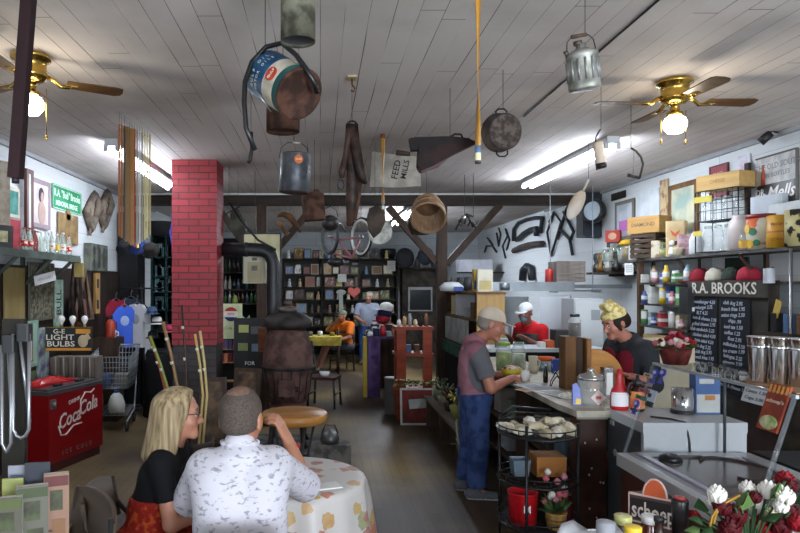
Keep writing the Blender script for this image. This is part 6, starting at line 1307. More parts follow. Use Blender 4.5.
p = Vector((XR-.06, rwY(754), 2.12)); t = thing('wooden_strip', 'tall narrow dark wooden strip standing left of the soda sign', 'strip', p); b = MB(DKWOOD); b.box((0, 0, .43), (.03, .06, .86)); part('strip_body', b, t)
Y0, Y1 = rwY(799), rwY(758)
t = thing('soda_sign', 'weathered tin soda sign with black banner and red bottle on the right wall', 'sign', (XR-.012, (Y0+Y1)/2, 2.4), R(-90)); w_ = Y1-Y0; hS = .6
b = MB(two('#a3a6a8', '#c2c0bc', 9, .5)); b.box((0, 0, hS/2), (w_, .012, hS)); part('sign_plate', b, t)
b = MB(mat('#17181c', .4)); b.box((.0, -.008, .24), (w_*.92, .006, .2)); part('black_banner', b, t)
b = MB(mat('#5c5a58', .6)); b.box((w_/2, 0, hS/2), (.015, .03, hS)); b.box((0, 0, hS), (w_, .03, .015)); part('rim', b, t)
b = MB(mat('#d5d2cc', .5)); T = rotm(R(90), 0, 0); b.text('DR.', .085, 0, tr(-w_*.36, -.012, .27) @ T, .002); b.text('DRINK', .04, 0, tr(-w_*.36, -.012, .18) @ T, .002); b.text('Mells', .17, 0, tr(w_*.12, -.012, .245) @ T, .002, .35); part('white_lettering', b, t)
b = MB(mat('#7d8084', .6), mat('#8a4a4c', .6)); b.text('THE OLD SOUTH', .075, 0, tr(.02, -.008, .5) @ T, .001); b.text('IN BOTTLES', .06, 0, tr(.02, -.008, .42) @ T, .001); b.text('ICE COLD', .07, 1, tr(.1, -.008, .07) @ T, .001); part('faded_lettering', b, t)
b = MB(mat('#9a4028', .4)); b.lathe([(0, 0), (.028, 0), (.028, .1), (.01, .15), (.01, .19), (0, .19)], n=12, T=tr(-w_*.3, -.012, .34) @ Matrix.Diagonal((1, .25, 1, 1))); part('bottle_picture', b, t)
# spotlight on the wall
Ys = rwY(782); t = thing('spotlight', 'small black spotlight fixed high on the right wall', 'spotlight', (XR-.0, Ys, zat(133, Ys)))
b = MB(BLACK); b.cyl((0, 0, 0), (-.03, 0, 0), .03, None, 0, 14); b.tube([(-.02, 0, 0), (-.08, .01, .02), (-.12, .02, -.01)], .009); part('bracket', b, t)
b = MB(BLACK); b.cyl((-.1, 0, -.0), (-.165, .05, -.075), .034, .04, 0, 18); part('lamp_head', b, t)
# ---- lower shelves: caps, groceries, cans
t = thing('grocery_shelves', 'wooden shelves of groceries on the right wall below the upper shelf', 'shelf unit', (XS, 6.85, 0))
SB = two('#33302c', '#4a453e', 5, .6)
for z, y0, y1 in ((1.83, -1.7, 1.05), (1.58, .0, 1.05), (1.32, .0, 1.05)): b = MB(SB); b.box((.15, (y0+y1)/2, z-.012), (.3, y1-y0, .024)); part('shelf_board', b, t)
b = MB(wood('#3a2a1e', '#54402e', 'z')); b.box((.03, 1.07, 1.05), (.06, .06, 2.1)); part('front_post', b, t)
b = MB(mat('#a9aeb0', .7)); b.box((.285, .52, 1.55), (.02, 1.0, 1.1)); part('back_board', b, t)
GC = [('white', '#c4c6c4'), ('red', '#a3343c'), ('blue', '#3f5c9a'), ('cream', '#c0b590'), ('green', '#4f8a52'), ('yellow', '#c9a832'), ('pink', '#b87a86'), ('pale blue', '#90a8b4')]
for si, (z, n_) in enumerate(((1.83, 8), (1.58, 9), (1.32, 9))):
    for k in range(n_):
        px = 646+k*(42 if si else 44)/n_; Y = 3.98*F/(px-VX); nm, c = GC[(k*3+si*2+k//3) % 8]; h = .1+.05*((k*5+si) % 3)
        if si == 1 and k == 4: nm, c, h = 'tall bright yellow', '#d8bd1e', .2
        b = MB(mat(c, .45), mat('#d0d0cc', .5))
        sh_ = (k+si) % 3
        if sh_ == 0: b.box((0, 0, h/2), (.09, .07, h)); b.box((0, 0, h*.5), (.092, .072, h*.25), 1)
        elif sh_ == 1: b.lathe([(0, 0), (.036, 0), (.038, h*.3), (.038, h*.6), (.02, h*.8), (.018, h), (0, h)], n=14, mts=[0, 0, 1, 0, 0, 0])
        else: b.lathe([(0, 0), (.04, 0), (.04, h*.35), (.04, h*.8), (.035, h*.9), (0, h*.9)], n=14, mts=[0, 0, 1, 0, 0])
        solo('grocery_item', b, '%s grocery item on the %s grocery shelf, %s from the wooden post' % (nm, ('top', 'middle', 'bottom')[si], ORD[k]), 'grocery', (3.96+.05*(k % 2), Y, z), 0, 'groceries on the right wall')
t = thing('speaker_box', 'small black speaker box at the end of the middle grocery shelf', 'speaker', (3.86, 6.72, 1.5)); b = MB(mat('#141517', .5)); b.box((0, 0, .14), (.16, .16, .28)); part('speaker_case', b, t); b = MB(WHITE); b.box((-.02, -.082, .05), (.03, .004, .04)); part('white_tag', b, t); b = MB(BLACK); b.box((.1, 0, .2), (.12, .04, .03)); part('bracket', b, t)
t = thing('cardboard_box', 'brown cardboard box under the grocery shelves behind the cook', 'box', (4.0, 7.45, .9)); b = MB(mat('#9a8158', .7, 0, .1)); b.box((0, 0, .16), (.3, .5, .32)); part('carton', b, t); b = MB(mat('#2c2622', .7)); b.box((-.152, 0, .2), (.004, .14, .05)); part('hand_hole', b, t); b = MB(SB); b.box((0, 0, -.45), (.3, .6, .9)); part('base_cupboard', b, t)
CAPS = [('dark red', '#7c1c28', 700), ('white', '#c3bfae', 716), ('dark green', '#2f3a33', 733), ('red striped', '#97283a', 749)]
for i, (n, c, px) in enumerate(CAPS):
    p = Vector((4.06, 4.06*F/(px-VX), 1.832)); t = thing('baseball_cap', n+' cap displayed on the shelf above the chalkboard', 'cap', p, R(-20), 'caps above the chalkboard')
    b = MB(mat(c, .8)); b.lathe([(.1, 0), (.105, .04), (.09, .1), (.05, .14), (0, .15)], n=18); part('crown', b, t); b = MB(mat('#8c2a30' if i in (0, 1) else c, .8)); b.prism([(-.1, -.05), (-.19, -.03), (-.21, .0), (-.19, .03), (-.1, .05)], .0, .014); b.prism([(-.08, -.085), (-.17, -.06), (-.2, 0), (-.17, .06), (-.08, .085)], .002, .012); part('brim', b, t)
t = thing('hanging_banner', 'dark green cloth hanging under the upper shelf behind the caps', 'cloth', (4.1, 4.1*F/(737-VX), 1.86)); b = MB(mat('#27302a', .9)); b.box((0, 0, .1), (.02, .35, .22)); part('cloth', b, t)
t = thing('white_pouch', 'white plastic pouch at the corner of the chalkboard shelf', 'pouch', (3.86, 3.86*F/(769-VX), 1.82)); b = MB(mat('#b3b8c0', .4)); b.rbox((0, 0, .06), (.08, .08, .13), .03); part('pouch_body', b, t); b = MB(BLACK); b.tube([(0, 0, .12), (.04, 0, .13)], .006); part('hook', b, t)
# chalkboard menu
XC = 3.86; ya, yb = XC*F/(768-VX), XC*F/(691-VX)
t = thing('chalkboard_menu', 'black chalkboard menu with a lettered header on the right wall', 'chalkboard', (XC, (ya+yb)/2, 0), R(-90)); w_ = yb-ya
b = MB(two('#26231f', '#332f2a', 5, .7)); b.box((0, .05, 1.27), (w_, .1, 1.14)); b.box((0, .05, .35), (w_, .1, .7)); part('backing', b, t)
b = MB(two('#2e2c28', '#3b3833', 5, .7)); b.box((0, -.012, 1.765), (w_, .03, .15)); hd = part('header_board', b, t)
b = MB(mat('#c6c3b8', .6)); b.text('R.A. BROOKS', .15, 0, tr(-.02, -.03, 1.765) @ rotm(R(90), 0, 0), .002, 0, 1.12); part('lettering', b, hd)
r3 = random.Random(9); WORDS = ['cheeseburger 4.50', 'hamburger 3.75', 'BLT 4.25', 'ham & cheese 3.95', 'grilled cheese 2.95', 'club sandwich 5.25', 'chicken salad 4.50', 'tuna salad 4.50', 'hot dog 2.25', 'chili dog 2.95', 'french fries 1.95', 'onion rings 2.50', 'chips .99', 'iced tea 1.50', 'coffee 1.25', 'float 2.95', 'milkshake 3.50', 'ice cream 1.99', 'bologna 3.25', 'pimento 3.50']
for ci, x in enumerate((-w_*.28, w_*.13)):
    b = MB(mat('#15181f', .8)); b.box((x, -.006, 1.22), (w_*.36, .012, .9)); bd = part('slate', b, t)
    b = MB(mat('#a4abb8', .8))
    for li in range(15): b.text(WORDS[(li+ci*9) % 20], .05, 0, tr(x+r3.uniform(-.04, .0), -.0135, 1.63-.056*li) @ rotm(R(90), 0, 0) @ rotm(0, 0, R(r3.uniform(-3, 3))), .001, .2, 1.05)
    part('chalk_writing', b, bd)
t = thing('yellow_tag', 'yellow paper tag clipped right of the chalkboard', 'tag', (3.86, 3.86*F/(777-VX), 1.6)); b = MB(mat('#b59a4a', .6)); b.box((0, 0, 0), (.006, .07, .15), 0, rotm(R(20), 0, 0)); part('tag', b, t); b = MB(WIRE); b.cyl((0, 0, .06), (0.02, .02, .22), .003); part('string', b, t)
t = thing('metal_rail', 'thin metal rail rising beside the chalkboard', 'rail', (3.86, 3.86*F/(791-VX), 0)); b = MB(STEEL); b.cyl((0, 0, 0), (0, 0, 2.1), .012); part('rail_rod', b, t)
t = thing('supply_shelf', 'crowded dark shelf right of the chalkboard', 'shelf', (4.0, 5.1, 0)); b = MB(SHELFM); b.box((0, 0, .7), (.38, 1.1, 1.4)); part('shelf_body', b, t)
SI = [('grey box', '#4c4d4c'), ('green packet', '#6f9a3a'), ('white roll', '#b9bbb8'), ('brown tin', '#5f4632'), ('blue jar', '#4a5f80'), ('black tray', '#222426')]
for i, (n, c) in enumerate(SI): b = MB(mat(c, .6)); b.rbox((0, 0, .08), (.14, .13, .16), .02); solo('supply_item', b, n+' on the crowded shelf right of the chalkboard', 'supply', (3.92, 4.7+.16*i, 1.402), R(10*i))
# ================================================================== ice cream freezer, sneeze guard and the near tables
def hit(px, py, P0, N):
    d = Vector(((px-VX)/F, 1, -(py-VY)/F)); o = Vector((0, 0, ZC)); N = Vector(N)
    return o+d*((Vector(P0)-o).dot(N)/d.dot(N))
FX0, FX1, FY0, FY1, FZ = 1.69, 2.42, 2.46, 3.66, .85
t = thing('ice_cream_freezer', 'brown fronted ice cream dipping freezer with pale rim and dark lids', 'freezer', (FX0, FY0, 0)); L = FY1-FY0; Wf = FX1-FX0
b = MB(two('#3a1c14', '#4a261b', 6, .4)); b.box((Wf/2, L/2, .42), (Wf-.02, L-.02, .72)); part('cabinet', b, t)
b = MB(mat('#17110f', .6)); b.box((Wf/2, L/2, .03), (Wf-.1, L-.1, .06)); part('plinth', b, t)
b = MB(mat('#b7babd', .3, .3, .05))
for x in (.035, Wf-.035): b.box((x, L/2, .815), (.09, L, .07))
for y in (.035, L-.035): b.box((Wf/2, y, .815), (Wf-.16, .09, .07))
part('rim', b, t)
b = MB(mat('#c9c4d6', .25, .2, .03)); b.box((.095, L/2, .856), (.03, L-.06, .012)); part('slide_track', b, t)
for i in range(2):
    b = MB(mat('#6f6a66', .18, .3, .1)); b.box((Wf/2, L*(.27+.46*i), .835), (Wf-.2, L*.44, .02)); ld = part('lid', b, t)
    b = MB(BLACK); yy = L*(.27+.46*i); hw, hl = (Wf-.22)/2, L*.21
    b.tube([(Wf/2+hw*math.cos(a), yy+hl*math.sin(a)*min(1, 1.2*abs(math.cos(a))+.62), .85) for a in np.linspace(-PI/2, PI/2, 15)], .008, 0, 6); part('gasket', b, ld)
    b = MB(mat('#4a4642', .4)); b.box((Wf/2, yy+L*.2, .85), (.12, .02, .012)); part('lid_handle', b, ld)
b = MB(mat('#1c1c1e', .35)); b.lathe([(.06, .845), (.056, .865), (.03, .88), (0, .883)], n=20, T=tr(.22, L-.14, 0)); part('thermostat_dome', b, t)
# tilted dairy sign on the freezer front
xa_, ya_, xb_, yb_ = 1.508-FX0, 3.15-FY0, .01, 2.985-FY0; ux = Vector((xb_-xa_, yb_-ya_, 0)); sw_ = ux.length; ux.normalize()
b = MB(mat('#2a1713', .5)); b.prism([(xa_+.012, ya_+.01), (xb_, yb_+.012), (xb_, ya_+.04)], .62, .79); part('sign_wedge', b, t)
T = Matrix(((ux.x, 0, ux.y, (xa_+xb_)/2), (ux.y, 0, -ux.x, (ya_+yb_)/2), (0, 1, 0, .705), (0, 0, 0, 1))) @ Matrix.Diagonal((sw_/.47, .9, 1, 1))
b = MB(mat('#4a3834', .5)); b.box((0, 0, .004), (.46, .19, .012), 0, T); sp = part('dairy_sign', b, t)
b = MB(mat('#1c1718', .5)); b.box((0, .02, .011), (.44, .11, .003), 0, T); part('name_band', b, sp)
b = MB(mat('#c0a49c', .5)); b.box((0, .095, .008), (.47, .009, .014), 0, T); b.box((0, -.05, .011), (.46, .008, .004), 0, T); b.box((-.232, 0, .008), (.008, .2, .014), 0, T); b.box((.232, 0, .008), (.008, .2, .014), 0, T)
b.tube([T @ Vector((-.02+.095*math.cos(a), .095+.095*math.sin(a), .008)) for a in np.linspace(0, PI, 16)], .006, 0, 6); part('sign_border', b, sp)
b = MB(mat('#b5522c', .5)); b.prism([(-.02+.09*math.cos(a), .098+.09*math.sin(a)) for a in np.linspace(0, PI, 18)], .0, .012, 0, T); part('sunrise_arch', b, sp)
b = MB(mat('#c9bdb4', .5)); b.text("schoep's", .125, 0, T @ tr(0, .012, .015), .002, 0, .98); part('lettering', b, sp)
# sneeze guard: slanted front pane, top pane, two clear posts
GX1, GZ = 1.885, 1.357
t = thing('sneeze_guard', 'slanted clear sneeze guard with glass top standing on the freezer rim', 'sneeze guard', (0, 0, 0))
CLEAR = glass('#20262a', .06, .03); CLEARP = glass('#8a9094', .2, .1)
GY0, GY1 = 2.55, 3.65
b = MB(CLEAR); P = [(FX0+.03, GY0, .856), (FX0+.03, GY1, .856), (GX1, GY1, GZ), (GX1, GY0, GZ)]; n_ = (Vector(P[1])-Vector(P[0])).cross(Vector(P[3])-Vector(P[0])).normalized()*.006
b.add(P+[Vector(q)+n_ for q in P], [(0, 1, 2, 3), (7, 6, 5, 4), (0, 4, 5, 1), (1, 5, 6, 2), (2, 6, 7, 3), (3, 7, 4, 0)]); part('front_pane', b, t)
b = MB(CLEAR); b.box(((GX1+2.3)/2, (GY0+GY1)/2, GZ), (2.3-GX1, GY1-GY0, .008)); part('top_pane', b, t)
b = MB(mat('#b9bfc4', .25, .4)); b.box((GX1, (GY0+GY1)/2, GZ), (.014, GY1-GY0, .014)); part('top_edge', b, t)
for y in (GY0+.01, GY1-.01):
    b = MB(CLEARP); b.tube([(FX0+.025, y, .855), (GX1-.005, y, GZ-.004)], .009, 0, 8); part('slanted_post', b, t)
    b = MB(mat('#4e5356', .4, .4)); b.cyl((2.28, y, .855), (2.28, y, GZ-.004), .008); part('rear_post', b, t)
PN = Vector((GZ-.856, 0, -(GX1-FX0-.03))).normalized(); PP = (FX0+.03, 3, .856)
def onpane(px, py): return hit(px, py, PP, PN)-PN*.004
def pane_T(px, py):
    o = onpane(px, py); y_ = Vector((GX1-FX0-.03, 0, GZ-.856)).normalized(); x_ = Vector((0, -1, 0)); z_ = x_.cross(y_)
    M = Matrix((x_, y_, z_)).transposed().to_4x4(); M.translation = o; return M
SCL = 3.45/F
for i, (px, py, w_, h_, c, n) in enumerate(((650, 376, 9, 4.5, '#b8a890', 'tan flavour label near the top of the sneeze guard'), (647, 384, 9, 4, '#8d7c80', 'mauve flavour label, second on the sneeze guard'), (645, 391, 9, 4.5, '#a3474c', 'red flavour label, third on the sneeze guard'), (642, 398, 9, 4.5, '#3f7458', 'green flavour label, fourth on the sneeze guard'), (652, 396, 7, 12, '#aeb6c4', 'small pale blue price card on the sneeze guard'))):
    q = thing('flavour_label', n, 'label', (0, 0, 0), 0, 'labels on the sneeze guard'); b = MB(mat(c, .6), BLACK); T = pane_T(px, py); b.box((0, 0, 0), (w_*SCL*2.6, h_*SCL, .003), 0, T); b.box((-w_*SCL*.4, 0, .001), (w_*SCL*.9, h_*SCL*.35, .003), 1, T); part('label_card', b, q)
for i, (px, py, n) in enumerate(((656.5, 373, 'blue rosette ribbon on the sneeze guard, left of the upper pair'), (664, 373, 'blue rosette ribbon on the sneeze guard, right of the upper pair'), (637.5, 404, 'blue rosette ribbon low on the slanted post'))):
    q = thing('rosette_ribbon', n, 'ribbon', (0, 0, 0), 0, 'rosettes on the sneeze guard'); T = pane_T(px, py) @ Matrix.Diagonal((1.45, 1, 1, 1)); BL = mat('#33399a', .5)
    b = MB(BL); b.cyl((0, 0, 0), (0, 0, .008), 4.2*SCL, 3.6*SCL, 0, 16, T); part('rosette', b, q)
    for s in (-1, 1): b = MB(BL); b.prism([(s*.3*SCL, 0), (s*3*SCL, -12*SCL), (s*1.5*SCL, -11*SCL), (s*.1*SCL, -12*SCL), (-s*1.2*SCL, 0)][::s], 0, .003, 0, T); part('ribbon_tail', b, q)
    b = MB(mat('#a9b0d8', .5)); b.cyl((0, 0, .008), (0, 0, .01), 2*SCL, None, 0, 12, T); part('rosette_centre', b, q)
S2 = 2.75/F
q = thing('price_sheet', 'white handwritten sheet taped inside the sneeze guard', 'sign', (0, 0, 0)); T = pane_T(756, 396) @ Matrix.Diagonal((1.5, 1, 1, 1)); b = MB(mat('#b8bcc0', .6)); b.box((0, 0, 0), (24*S2, 16*S2, .003), 0, T); part('sheet', b, q); b = MB(mat('#3c3f46', .6)); b.text('Cones 1.50', 4.6*S2, 0, T @ tr(0, 3.6*S2, .003), .001, .2); b.text('Cups 2.00', 4.6*S2, 0, T @ tr(0, -3.4*S2, .003), .001, .2); part('handwriting', b, q)
q = thing('ice_cream_poster', 'orange and brown ice cream packet hanging at the right post of the sneeze guard', 'packet', (0, 0, 0)); T = pane_T(775, 408) @ Matrix.Diagonal((1.4, 1, 1, 1)); b = MB(two('#7a2f1c', '#9a4426', 7, .5)); b.box((0, 0, 0), (20*S2, 46*S2, .008), 0, T); part('packet', b, q)
b = MB(mat('#c98a3a', .5)); [b.box((-8*S2+4*S2*i, 18*S2, .004), (2*S2, 8*S2, .004), 0, T @ rotm(0, 0, 0)) for i in range(5)]; part('stripe', b, q)
b = MB(two('#c3c19a', '#7f9a58', 26, .5)); b.ell((0, -15*S2, .004), (9*S2, 7*S2, .006), 0, 14, T); part('ice_cream_picture', b, q); b = MB(mat('#d8c8b8', .5)); b.text("schoep's", 5*S2, 0, T @ tr(0, 6*S2, .005), .001); part('lettering', b, q)
# malt cups on a torn cardboard sheet, flower basket and salt shaker on the glass top
p0 = hit(768, 384, (0, 0, GZ+.006), (0, 0, 1))
t = thing('cardboard_sheet', 'torn brown cardboard under the chrome malt cups', 'cardboard', (2.08, 2.83, GZ+.005)); b = MB(mat('#8d6a4c', .8)); pts = [(-.175, .06), (-.185, .03), (-.17, -.24), (.2, -.26), (.21, .12), (-.12, .16)]; b.prism(pts, 0, .006); part('cardboard', b, t)
for i, (px, n) in enumerate(((758.5, 'chrome malt cup on the cardboard, leftmost of three'), (779, 'chrome malt cup on the cardboard, middle of three'), (799, 'chrome malt cup on the cardboard, rightmost of three'))):
    Y = 2.87-.06*i; X = (px-VX)*Y/F; t = thing('malt_cup', n, 'cup', (X, Y, GZ+.011), 0, 'chrome malt cups'); b = MB(CHROME); b.lathe([(0, 0), (.033, 0), (.034, .005), (.042, .16), (.045, .2), (.048, .205), (.043, .203), (.04, .16), (.031, .008), (0, .008)], n=28); part('cup_body', b, t)
    b = MB(CHROME); b.lathe([(.0425, .155), (.0445, .16), (.0425, .165)], n=28, caps=False); part('band', b, t)
ROSE = {'red': mat('#7a0e1a', .6), 'white': mat('#d2cfc8', .6), 'pink': mat('#c0808c', .6), 'cream': mat('#c9c39a', .6), 'coral': mat('#b8606a', .6), 'deep red': mat('#460910', .6)}
LEAFM = mat('#2f4a2c', .6); LEAFL = mat('#56713f', .6)
def rose(par, c, r, col, name='rose', label=None):
    b = MB(ROSE[col]); c = Vector(c)
    for lay, (rr, zz, n) in enumerate(((1.0, 0, 6), (.75, .18, 5), (.45, .32, 4))):
        for k in range(n):
            a = 2*PI*(k+.5*lay)/n; T = tr(*c) @ rotm(0, 0, a) @ tr(r*rr*.5, 0, r*(zz-.1)) @ rotm(0, R(22-9*lay), 0); b.ell((0, 0, 0), (r*.14, r*.62*rr, r*(.62+.06*lay)), 0, 8, T, 5)
    b.ell(c+Vector((0, 0, r*.1)), (r*.42, r*.42, r*.6), 0, 8, None, 6)
    return part(name, b, par, label)
def leaf(b, p, d, l, w, m=0):
    p, d = Vector(p), Vector(d).normalized(); s = d.cross(Vector((0, 0, 1))); s = s.normalized() if s.length > .01 else Vector((1, 0, 0)); up = s.cross(d)*.25*w
    a = p; t_ = p+d*l; m1 = p+d*l*.45
    b.add([a, m1+s*w/2-up, t_, m1-s*w/2-up, m1+up, a-up*.3, m1+s*w/2-up*1.3, t_-up*.3, m1-s*w/2-up*1.3], [(0, 4, 1), (1, 4, 2), (2, 4, 3), (3, 4, 0), (5, 6, 7, 8)], m, True)
p = hit(674, 364, (0, 0, GZ+.005), (0, 0, 1)); p.x = max(p.x, 1.97)
t = thing('flower_basket', 'dark red basket of red, pink and white silk flowers on the glass top', 'flower basket', p); k = p.y/F
b = MB(two('#4a1a1a', '#5f2622', 30, .7)); b.lathe([(0, 0), (11*k, 0), (14*k, 10*k), (15*k, 17*k), (13.5*k, 17*k), (0, 13*k)], n=24); part('basket_body', b, t)
b = MB(two('#4a1a1a', '#5f2622', 30, .7)); b.tube([(15*k*math.cos(a), 15*k*math.sin(a), 17*k) for a in np.linspace(0, 2*PI, 25)[:-1]], 1*k, 0, 6, True); part('basket_rim', b, t)
r4 = random.Random(4)
for i in range(30):
    a = r4.random()*6.28; q = r4.uniform(2, 19)*k; rose(t, (q*math.cos(a), q*math.sin(a), (17+15*(1-q/(22*k)))*k), r4.uniform(2.6, 4)*k, ('red', 'pink', 'red', 'white', 'coral', 'red')[i % 6], 'flower')
b = MB(LEAFM, LEAFL)
for i in range(30): a = r4.random()*6.28; leaf(b, (8*k*math.cos(a), 8*k*math.sin(a), 17*k), (math.cos(a), math.sin(a), r4.uniform(-.3, .6)), 13*k, 5*k, i % 2)
part('leaves', b, t)
p = hit(718, 381, (0, 0, GZ+.005), (0, 0, 1)); p.x = max(p.x, 1.93); t = thing('salt_shaker', 'small clear shaker with pale top on the glass top in front of the chalkboard', 'shaker', p); b = MB(GLASS); b.lathe([(0, 0), (.016, 0), (.017, .03)], n=14, caps=False); part('shaker_glass', b, t); b = MB(mat('#b4b2a6', .5)); b.lathe([(0, .004), (.014, .004), (.014, .022), (0, .022)], n=12); part('salt', b, t); b = MB(STEEL); b.lathe([(.018, .029), (.017, .04), (0, .043)], n=14); part('shaker_top', b, t)
# behind the guard: blue box and steel pot on the ice chest, cream cupboard beyond
t = thing('cereal_carton', 'blue and white carton standing on the ice chest behind the glass', 'carton', (2.37, 3.98, 1.012)); b = MB(mat('#3f5f94', .5), mat('#b9bcb8', .5), mat('#b87a3a', .5)); b.box((0, 0, .12), (.15, .07, .24)); b.box((.0, -.036, .065), (.14, .004, .11), 1); b.box((-.01, -.037, .2), (.09, .004, .03), 1); b.box((.01, -.039, .1), (.06, .003, .03), 2); part('carton_body', b, t)
t = thing('steel_pot', 'steel mixing cup on the ice chest beside the blue carton', 'pot', (2.235, 3.98, 1.012)); b = MB(CHROME); b.lathe([(0, 0), (.055, 0), (.06, .01), (.065, .15), (.06, .15), (.055, .012), (0, .012)], n=26); part('pot_body', b, t); b = MB(BLACK); b.lathe([(.066, 0), (.068, .02), (.06, .022)], n=24, caps=False); part('pot_base', b, t)
t = thing('power_cord', 'black cord trailing over the front of the white ice chest', 'cord', (0, 0, 0)); b = MB(BLACK); b.tube([(1.97, 3.85, 1.016), (2.05, 3.78, 1.017), (2.1, 3.71, 1.01), (2.115, 3.697, .9), (2.12, 3.694, .75), (2.12, 3.694, .3)], .006, 0, 8); part('cord', b, t)
t = thing('cream_cupboard', 'cream painted cupboard behind the cook and the flower basket', 'cupboard', (2.95, 5.75, 0)); b = MB(two('#9c9276', '#b0a68a', 5, .6, 0, .4, .6, (8, 8, .3))); b.box((0, 0, .66), (.6, .3, 1.32)); part('cupboard_body', b, t); b = MB(mat('#b4ab92', .5)); b.box((0, -.155, .7), (.56, .012, 1.15)); part('cupboard_door', b, t); b = MB(STEEL); b.ell((.2, -.17, .8), .015); part('knob', b, t)
t = thing('steel_tray', 'dark metal trays on a low rack behind the freezer', 'rack', (2.85, 3.3, 0)); b = MB(mat('#2a2d30', .4, .4)); b.box((0, 0, .4), (.5, 1.2, .8)); part('rack_body', b, t); b = MB(mat('#6a6f73', .3, .6)); b.box((-.01, -.1, .815), (.46, .5, .025)); part('tray', b, t); b = MB(mat('#3a8a84', .5)); b.box((.05, -.2, .86), (.14, .2, .06)); part('teal_box', b, t, 'teal box')
# ---- round wire stand in front of the counter
WX, WY = 1.33, 3.95
t = thing('wire_stand', 'round black wire stand with three tiers in front of the lunch counter', 'stand', (WX, WY, 0)); BW = mat('#17181a', .4, .5); rr = .235
for j in range(4):
    a = PI/4+j*PI/2+.2; b = MB(BW); b.tube([(rr*math.cos(a), rr*math.sin(a), 0), (rr*math.cos(a), rr*math.sin(a), .98)], .009); part('upright', b, t)
for z in (.36, .62, .9):
    b = MB(BW); b.tube([(rr*math.cos(a), rr*math.sin(a), z) for a in np.linspace(0, 2*PI, 33)[:-1]], .007, 0, 6, True); b.tube([(rr*math.cos(a), rr*math.sin(a), z+.045) for a in np.linspace(0, 2*PI, 33)[:-1]], .004, 0, 6, True)
    if z == .62: b.tube([(rr*.75*math.cos(a), rr*.75*math.sin(a), z) for a in np.linspace(0, 2*PI, 33)[:-1]], .003, 0, 6, True)
    else: b.lathe([(0, z-.004), (rr-.004, z-.004), (rr-.004, z+.002), (0, z+.002)], n=32)
    for k in range(16): a = 2*PI*k/16; b.cyl((rr*math.cos(a), rr*math.sin(a), z), (rr*math.cos(a), rr*math.sin(a), z+.045), .003, None, 0, 5)
    part('tier', b, t)
b = MB(BW); b.tube([(-.17, .17, .98), (-.1, .2, 1.02), (.15, .19, 1.0)], .008); b.tube([(-.17, .17, .95), (-.1, .2, .985), (.15, .19, .97)], .006); part('top_rail', b, t)
r5 = random.Random(12)
WRAP = [('#c9c3b0', 'cream'), ('#d6d4cc', 'whitish'), ('#b0a68c', 'tan'), ('#cbc3ab', 'beige')]
def lump(b, c, rx, ry, rz_, m, seed):
    q = random.Random(seed); n, k = 9, 6; vs = [(c[0], c[1], c[2]-rz_)]
    for i in range(1, k):
        for j in range(n):
            f = 1+q.uniform(-.18, .18); th = PI*i/k; a = 2*PI*j/n; vs.append((c[0]+rx*f*math.sin(th)*math.cos(a), c[1]+ry*f*math.sin(th)*math.sin(a), c[2]-rz_*f*math.cos(th)))
    vs.append((c[0], c[1], c[2]+rz_)); fs = [(0, 1+(j+1) % n, 1+j) for j in range(n)]
    for i in range(k-2):
        for j in range(n): fs.append((1+i*n+j, 1+i*n+(j+1) % n, 1+(i+1)*n+(j+1) % n, 1+(i+1)*n+j))
    e = len(vs)-1; fs += [(1+(k-2)*n+j, 1+(k-2)*n+(j+1) % n, e) for j in range(n)]
    b.add(vs, fs, m)
HOW = ['at the left rim', 'left of the middle', 'at the front', 'in the middle', 'right of the middle', 'at the right rim', 'behind the left', 'at the back', 'at the back right', 'on top of the pile', 'on the right of the pile top', 'upright', 'at the front left', 'at the front right', 'lying across the front', 'inside the left', 'inside the right', 'at the far left']
PILE = [(-.17, -.02), (-.1, -.09), (0, -.16), (.02, -.03), (.11, -.06), (.17, .03), (-.12, .09), (0, .12), (.1, .12), (-.04, .03), (.07, .03), (.17, -.07), (-.14, -.1), (.07, -.14), (-.05, -.12), (-.1, .0), (.12, .02), (-.18, .05)]
for i, (x, y) in enumerate(PILE):
    z = .905+(.04 if i in (9, 10, 14, 16) else 0); c, n = WRAP[i % 4]; b = MB(two(c, '#8f8468', 16, .7, 0, .35, .75))
    lump(b, (0, 0, .022), .042+.012*(i % 3), .03, .023 if i != 11 else .05, 0, i); solo('wrapped_bundle', b, '%s wrapped bundle on the wire stand, %s' % (n, HOW[i]), 'bundle', (WX+x, WY+y, z), r5.uniform(0, 3), 'wrapped bundles on the wire stand')
t = thing('red_bucket', 'bright red bucket on the lowest tier of the wire stand', 'bucket', (WX-.1, WY-.03, .364)); b = MB(mat('#b3141e', .4)); b.lathe([(0, 0), (.08, 0), (.088, .18), (.092, .185), (.083, .185), (.076, .01), (0, .01)], n=26); part('bucket_body', b, t); b = MB(WIRE); b.tube([(-.09, 0, .17), (-.07, -.03, .1), (0, -.1, .07), (.07, -.03, .1), (.09, 0, .17)], .003); part('bail', b, t)
b = MB(WHITE); b.text('M', .06, 0, tr(.0, -.088, .1) @ rotm(R(92), 0, 0), .002); part('lettering', b, t)
t = thing('flower_pot', 'small basket pot of pink and orange flowers on the wire stand', 'flower pot', (WX+.065, WY-.13, .364)); b = MB(wood('#8a6a3a', '#b08c54', 'z')); b.lathe([(0, 0), (.05, 0), (.062, .09), (.066, .095), (.055, .095), (0, .07)], n=22); part('pot_body', b, t); b = MB(mat('#6a4a26', .6)); b.lathe([(.058, .05), (.061, .055), (.0605, .062)], n=22, caps=False); part('pot_band', b, t)
for i in range(14): a = r5.random()*6.28; q = r5.uniform(0, .075); rose(t, (q*math.cos(a), q*math.sin(a), .1+r5.uniform(.04, .2)+.07*(i > 10)), .024, ('pink', 'coral', 'white')[i % 3], 'flower')
b = MB(LEAFM, LEAFL)
